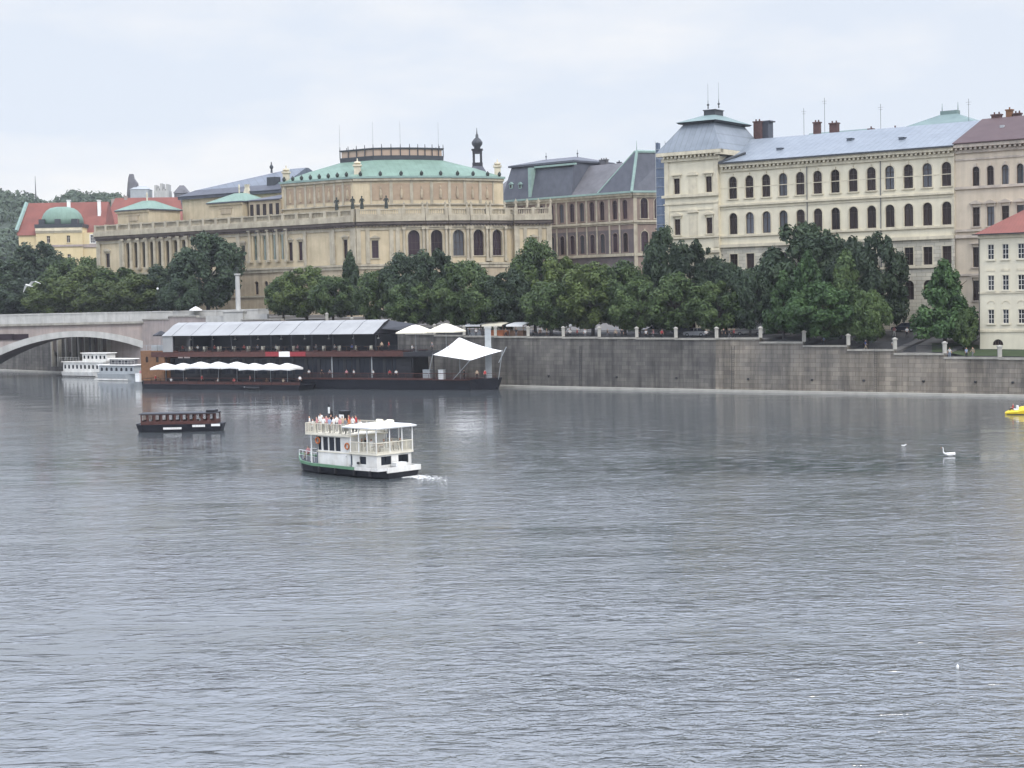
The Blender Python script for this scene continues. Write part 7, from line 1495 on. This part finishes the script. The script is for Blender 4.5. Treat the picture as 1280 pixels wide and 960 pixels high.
mb = MB(); mb.tube((-.70, 0, .87), (-.80, 0, .83), .028, .012); bk_ = obj('beak', mb.mesh('beak', M['beak']), o)
mb = MB(); 
for s in (-1, 1): mb.loft(*[[(x, s*(.19+w_), .12+h_*.2), (x, s*(.22+w_), .2+h_), (x, s*(.12+w_), .3+h_)] for x, w_, h_ in ((-.2, .03, 0), (.1, .05, .06), (.4, .02, .07), (.6, -.08, .1))])
obj('folded_wings', mb.mesh('folded_wings', M['plumage']), o)
gm = blob([[((0, 0, .08), .12, .10), ((-.14, 0, .1), .08, .07), ((.16, 0, .12), .07, .06), ((.28, 0, .15), .02, .03)], [1, ((-.2, 0, .2), .05, .05), ((-.24, 0, .26), .05, .05)]], 'gull', M['plumage'])
p = P(1130, 558, z=0); o = obj('gull', gm, None, Matrix.Translation((p.x, p.y, -.02)) @ Matrix.Rotation(R(175), 4, 'Z')); tag(o, 'small white gull floating left of the swan', 'bird'); mb = MB(); mb.tube((-.28, 0, .26), (-.35, 0, .25), .015, .006); obj('beak', mb.mesh('beak', M['beak']), o)
p = P(1197, 836, z=0); fl = MB(Matrix.Translation(p)); fl.lathe((0, 0, -.03), [(.03, 0), (.055, .04), (.06, .12), (.045, .17), (.02, .19), (.02, .23), (.005, .235)], 10); tag(fl.build('float', M['white'], smooth=True), 'tiny white float bobbing in the near water at lower right', 'float')
# flying gull
p = EYE + ray(36, 357)*72; T = Matrix.Translation(p) @ Matrix.Rotation(R(-8), 4, 'Z') @ Matrix.Rotation(R(8), 4, 'Y') 
fg = blob([[((0, 0, 0), .055, .05), ((-.12, 0, .0), .045, .045), ((-.2, 0, .01), .035, .035), ((.14, 0, .0), .03, .03), ((.24, 0, 0), .035, .008)]], 'flying_gull', M['plumage'])
o = obj('flying_gull', fg, None, T); tag(o, 'white gull in flight before the dark trees above the bridge', 'bird')
for s in (-1, 1):
    mb = MB(); rings = []
    for u_, z, ch_ in ((0, .02, .12), (.18, .14, .13), (.34, .10, .11), (.5, -.02, .06), (.58, -.08, .02)): x = .02+u_*.25; rings.append([(x-ch_*.5, s*u_, z), (x, s*u_, z+.015), (x+ch_*.6, s*u_, z-.005), (x, s*u_, z-.01)])
    mb.loft(*rings); w_ = obj('wing', mb.mesh('wing', M['plumage']), o)
# the gull banks towards the viewer so both wings show
o.matrix_basis = Matrix.Translation(p) @ Matrix.Rotation(R(60), 4, 'Z') @ Matrix.Rotation(R(-18), 4, 'X') @ Matrix.Rotation(R(12), 4, 'Y')
# ================================================================== AIR
hz_ = MB(); hz_.box(-1500, 1500, -60, 1450, -2, 110)
hm_ = bpy.data.materials.new('haze'); hm_.use_nodes = True; nt = hm_.node_tree; nt.nodes.clear()
pv_ = N(nt, 'ShaderNodeVolumePrincipled', Density=.00010); pv_.inputs['Color'].default_value = (.92, .95, 1, 1); pv_.inputs['Anisotropy'].default_value = .2
oo = N(nt, 'ShaderNodeOutputMaterial'); nt.links.new(pv_.outputs[0], oo.inputs['Volume'])
ho = hz_.build('haze', hm_); ho['kind'] = 'stuff'; ho['label'] = 'thin pale summer haze over the river and the far bank'
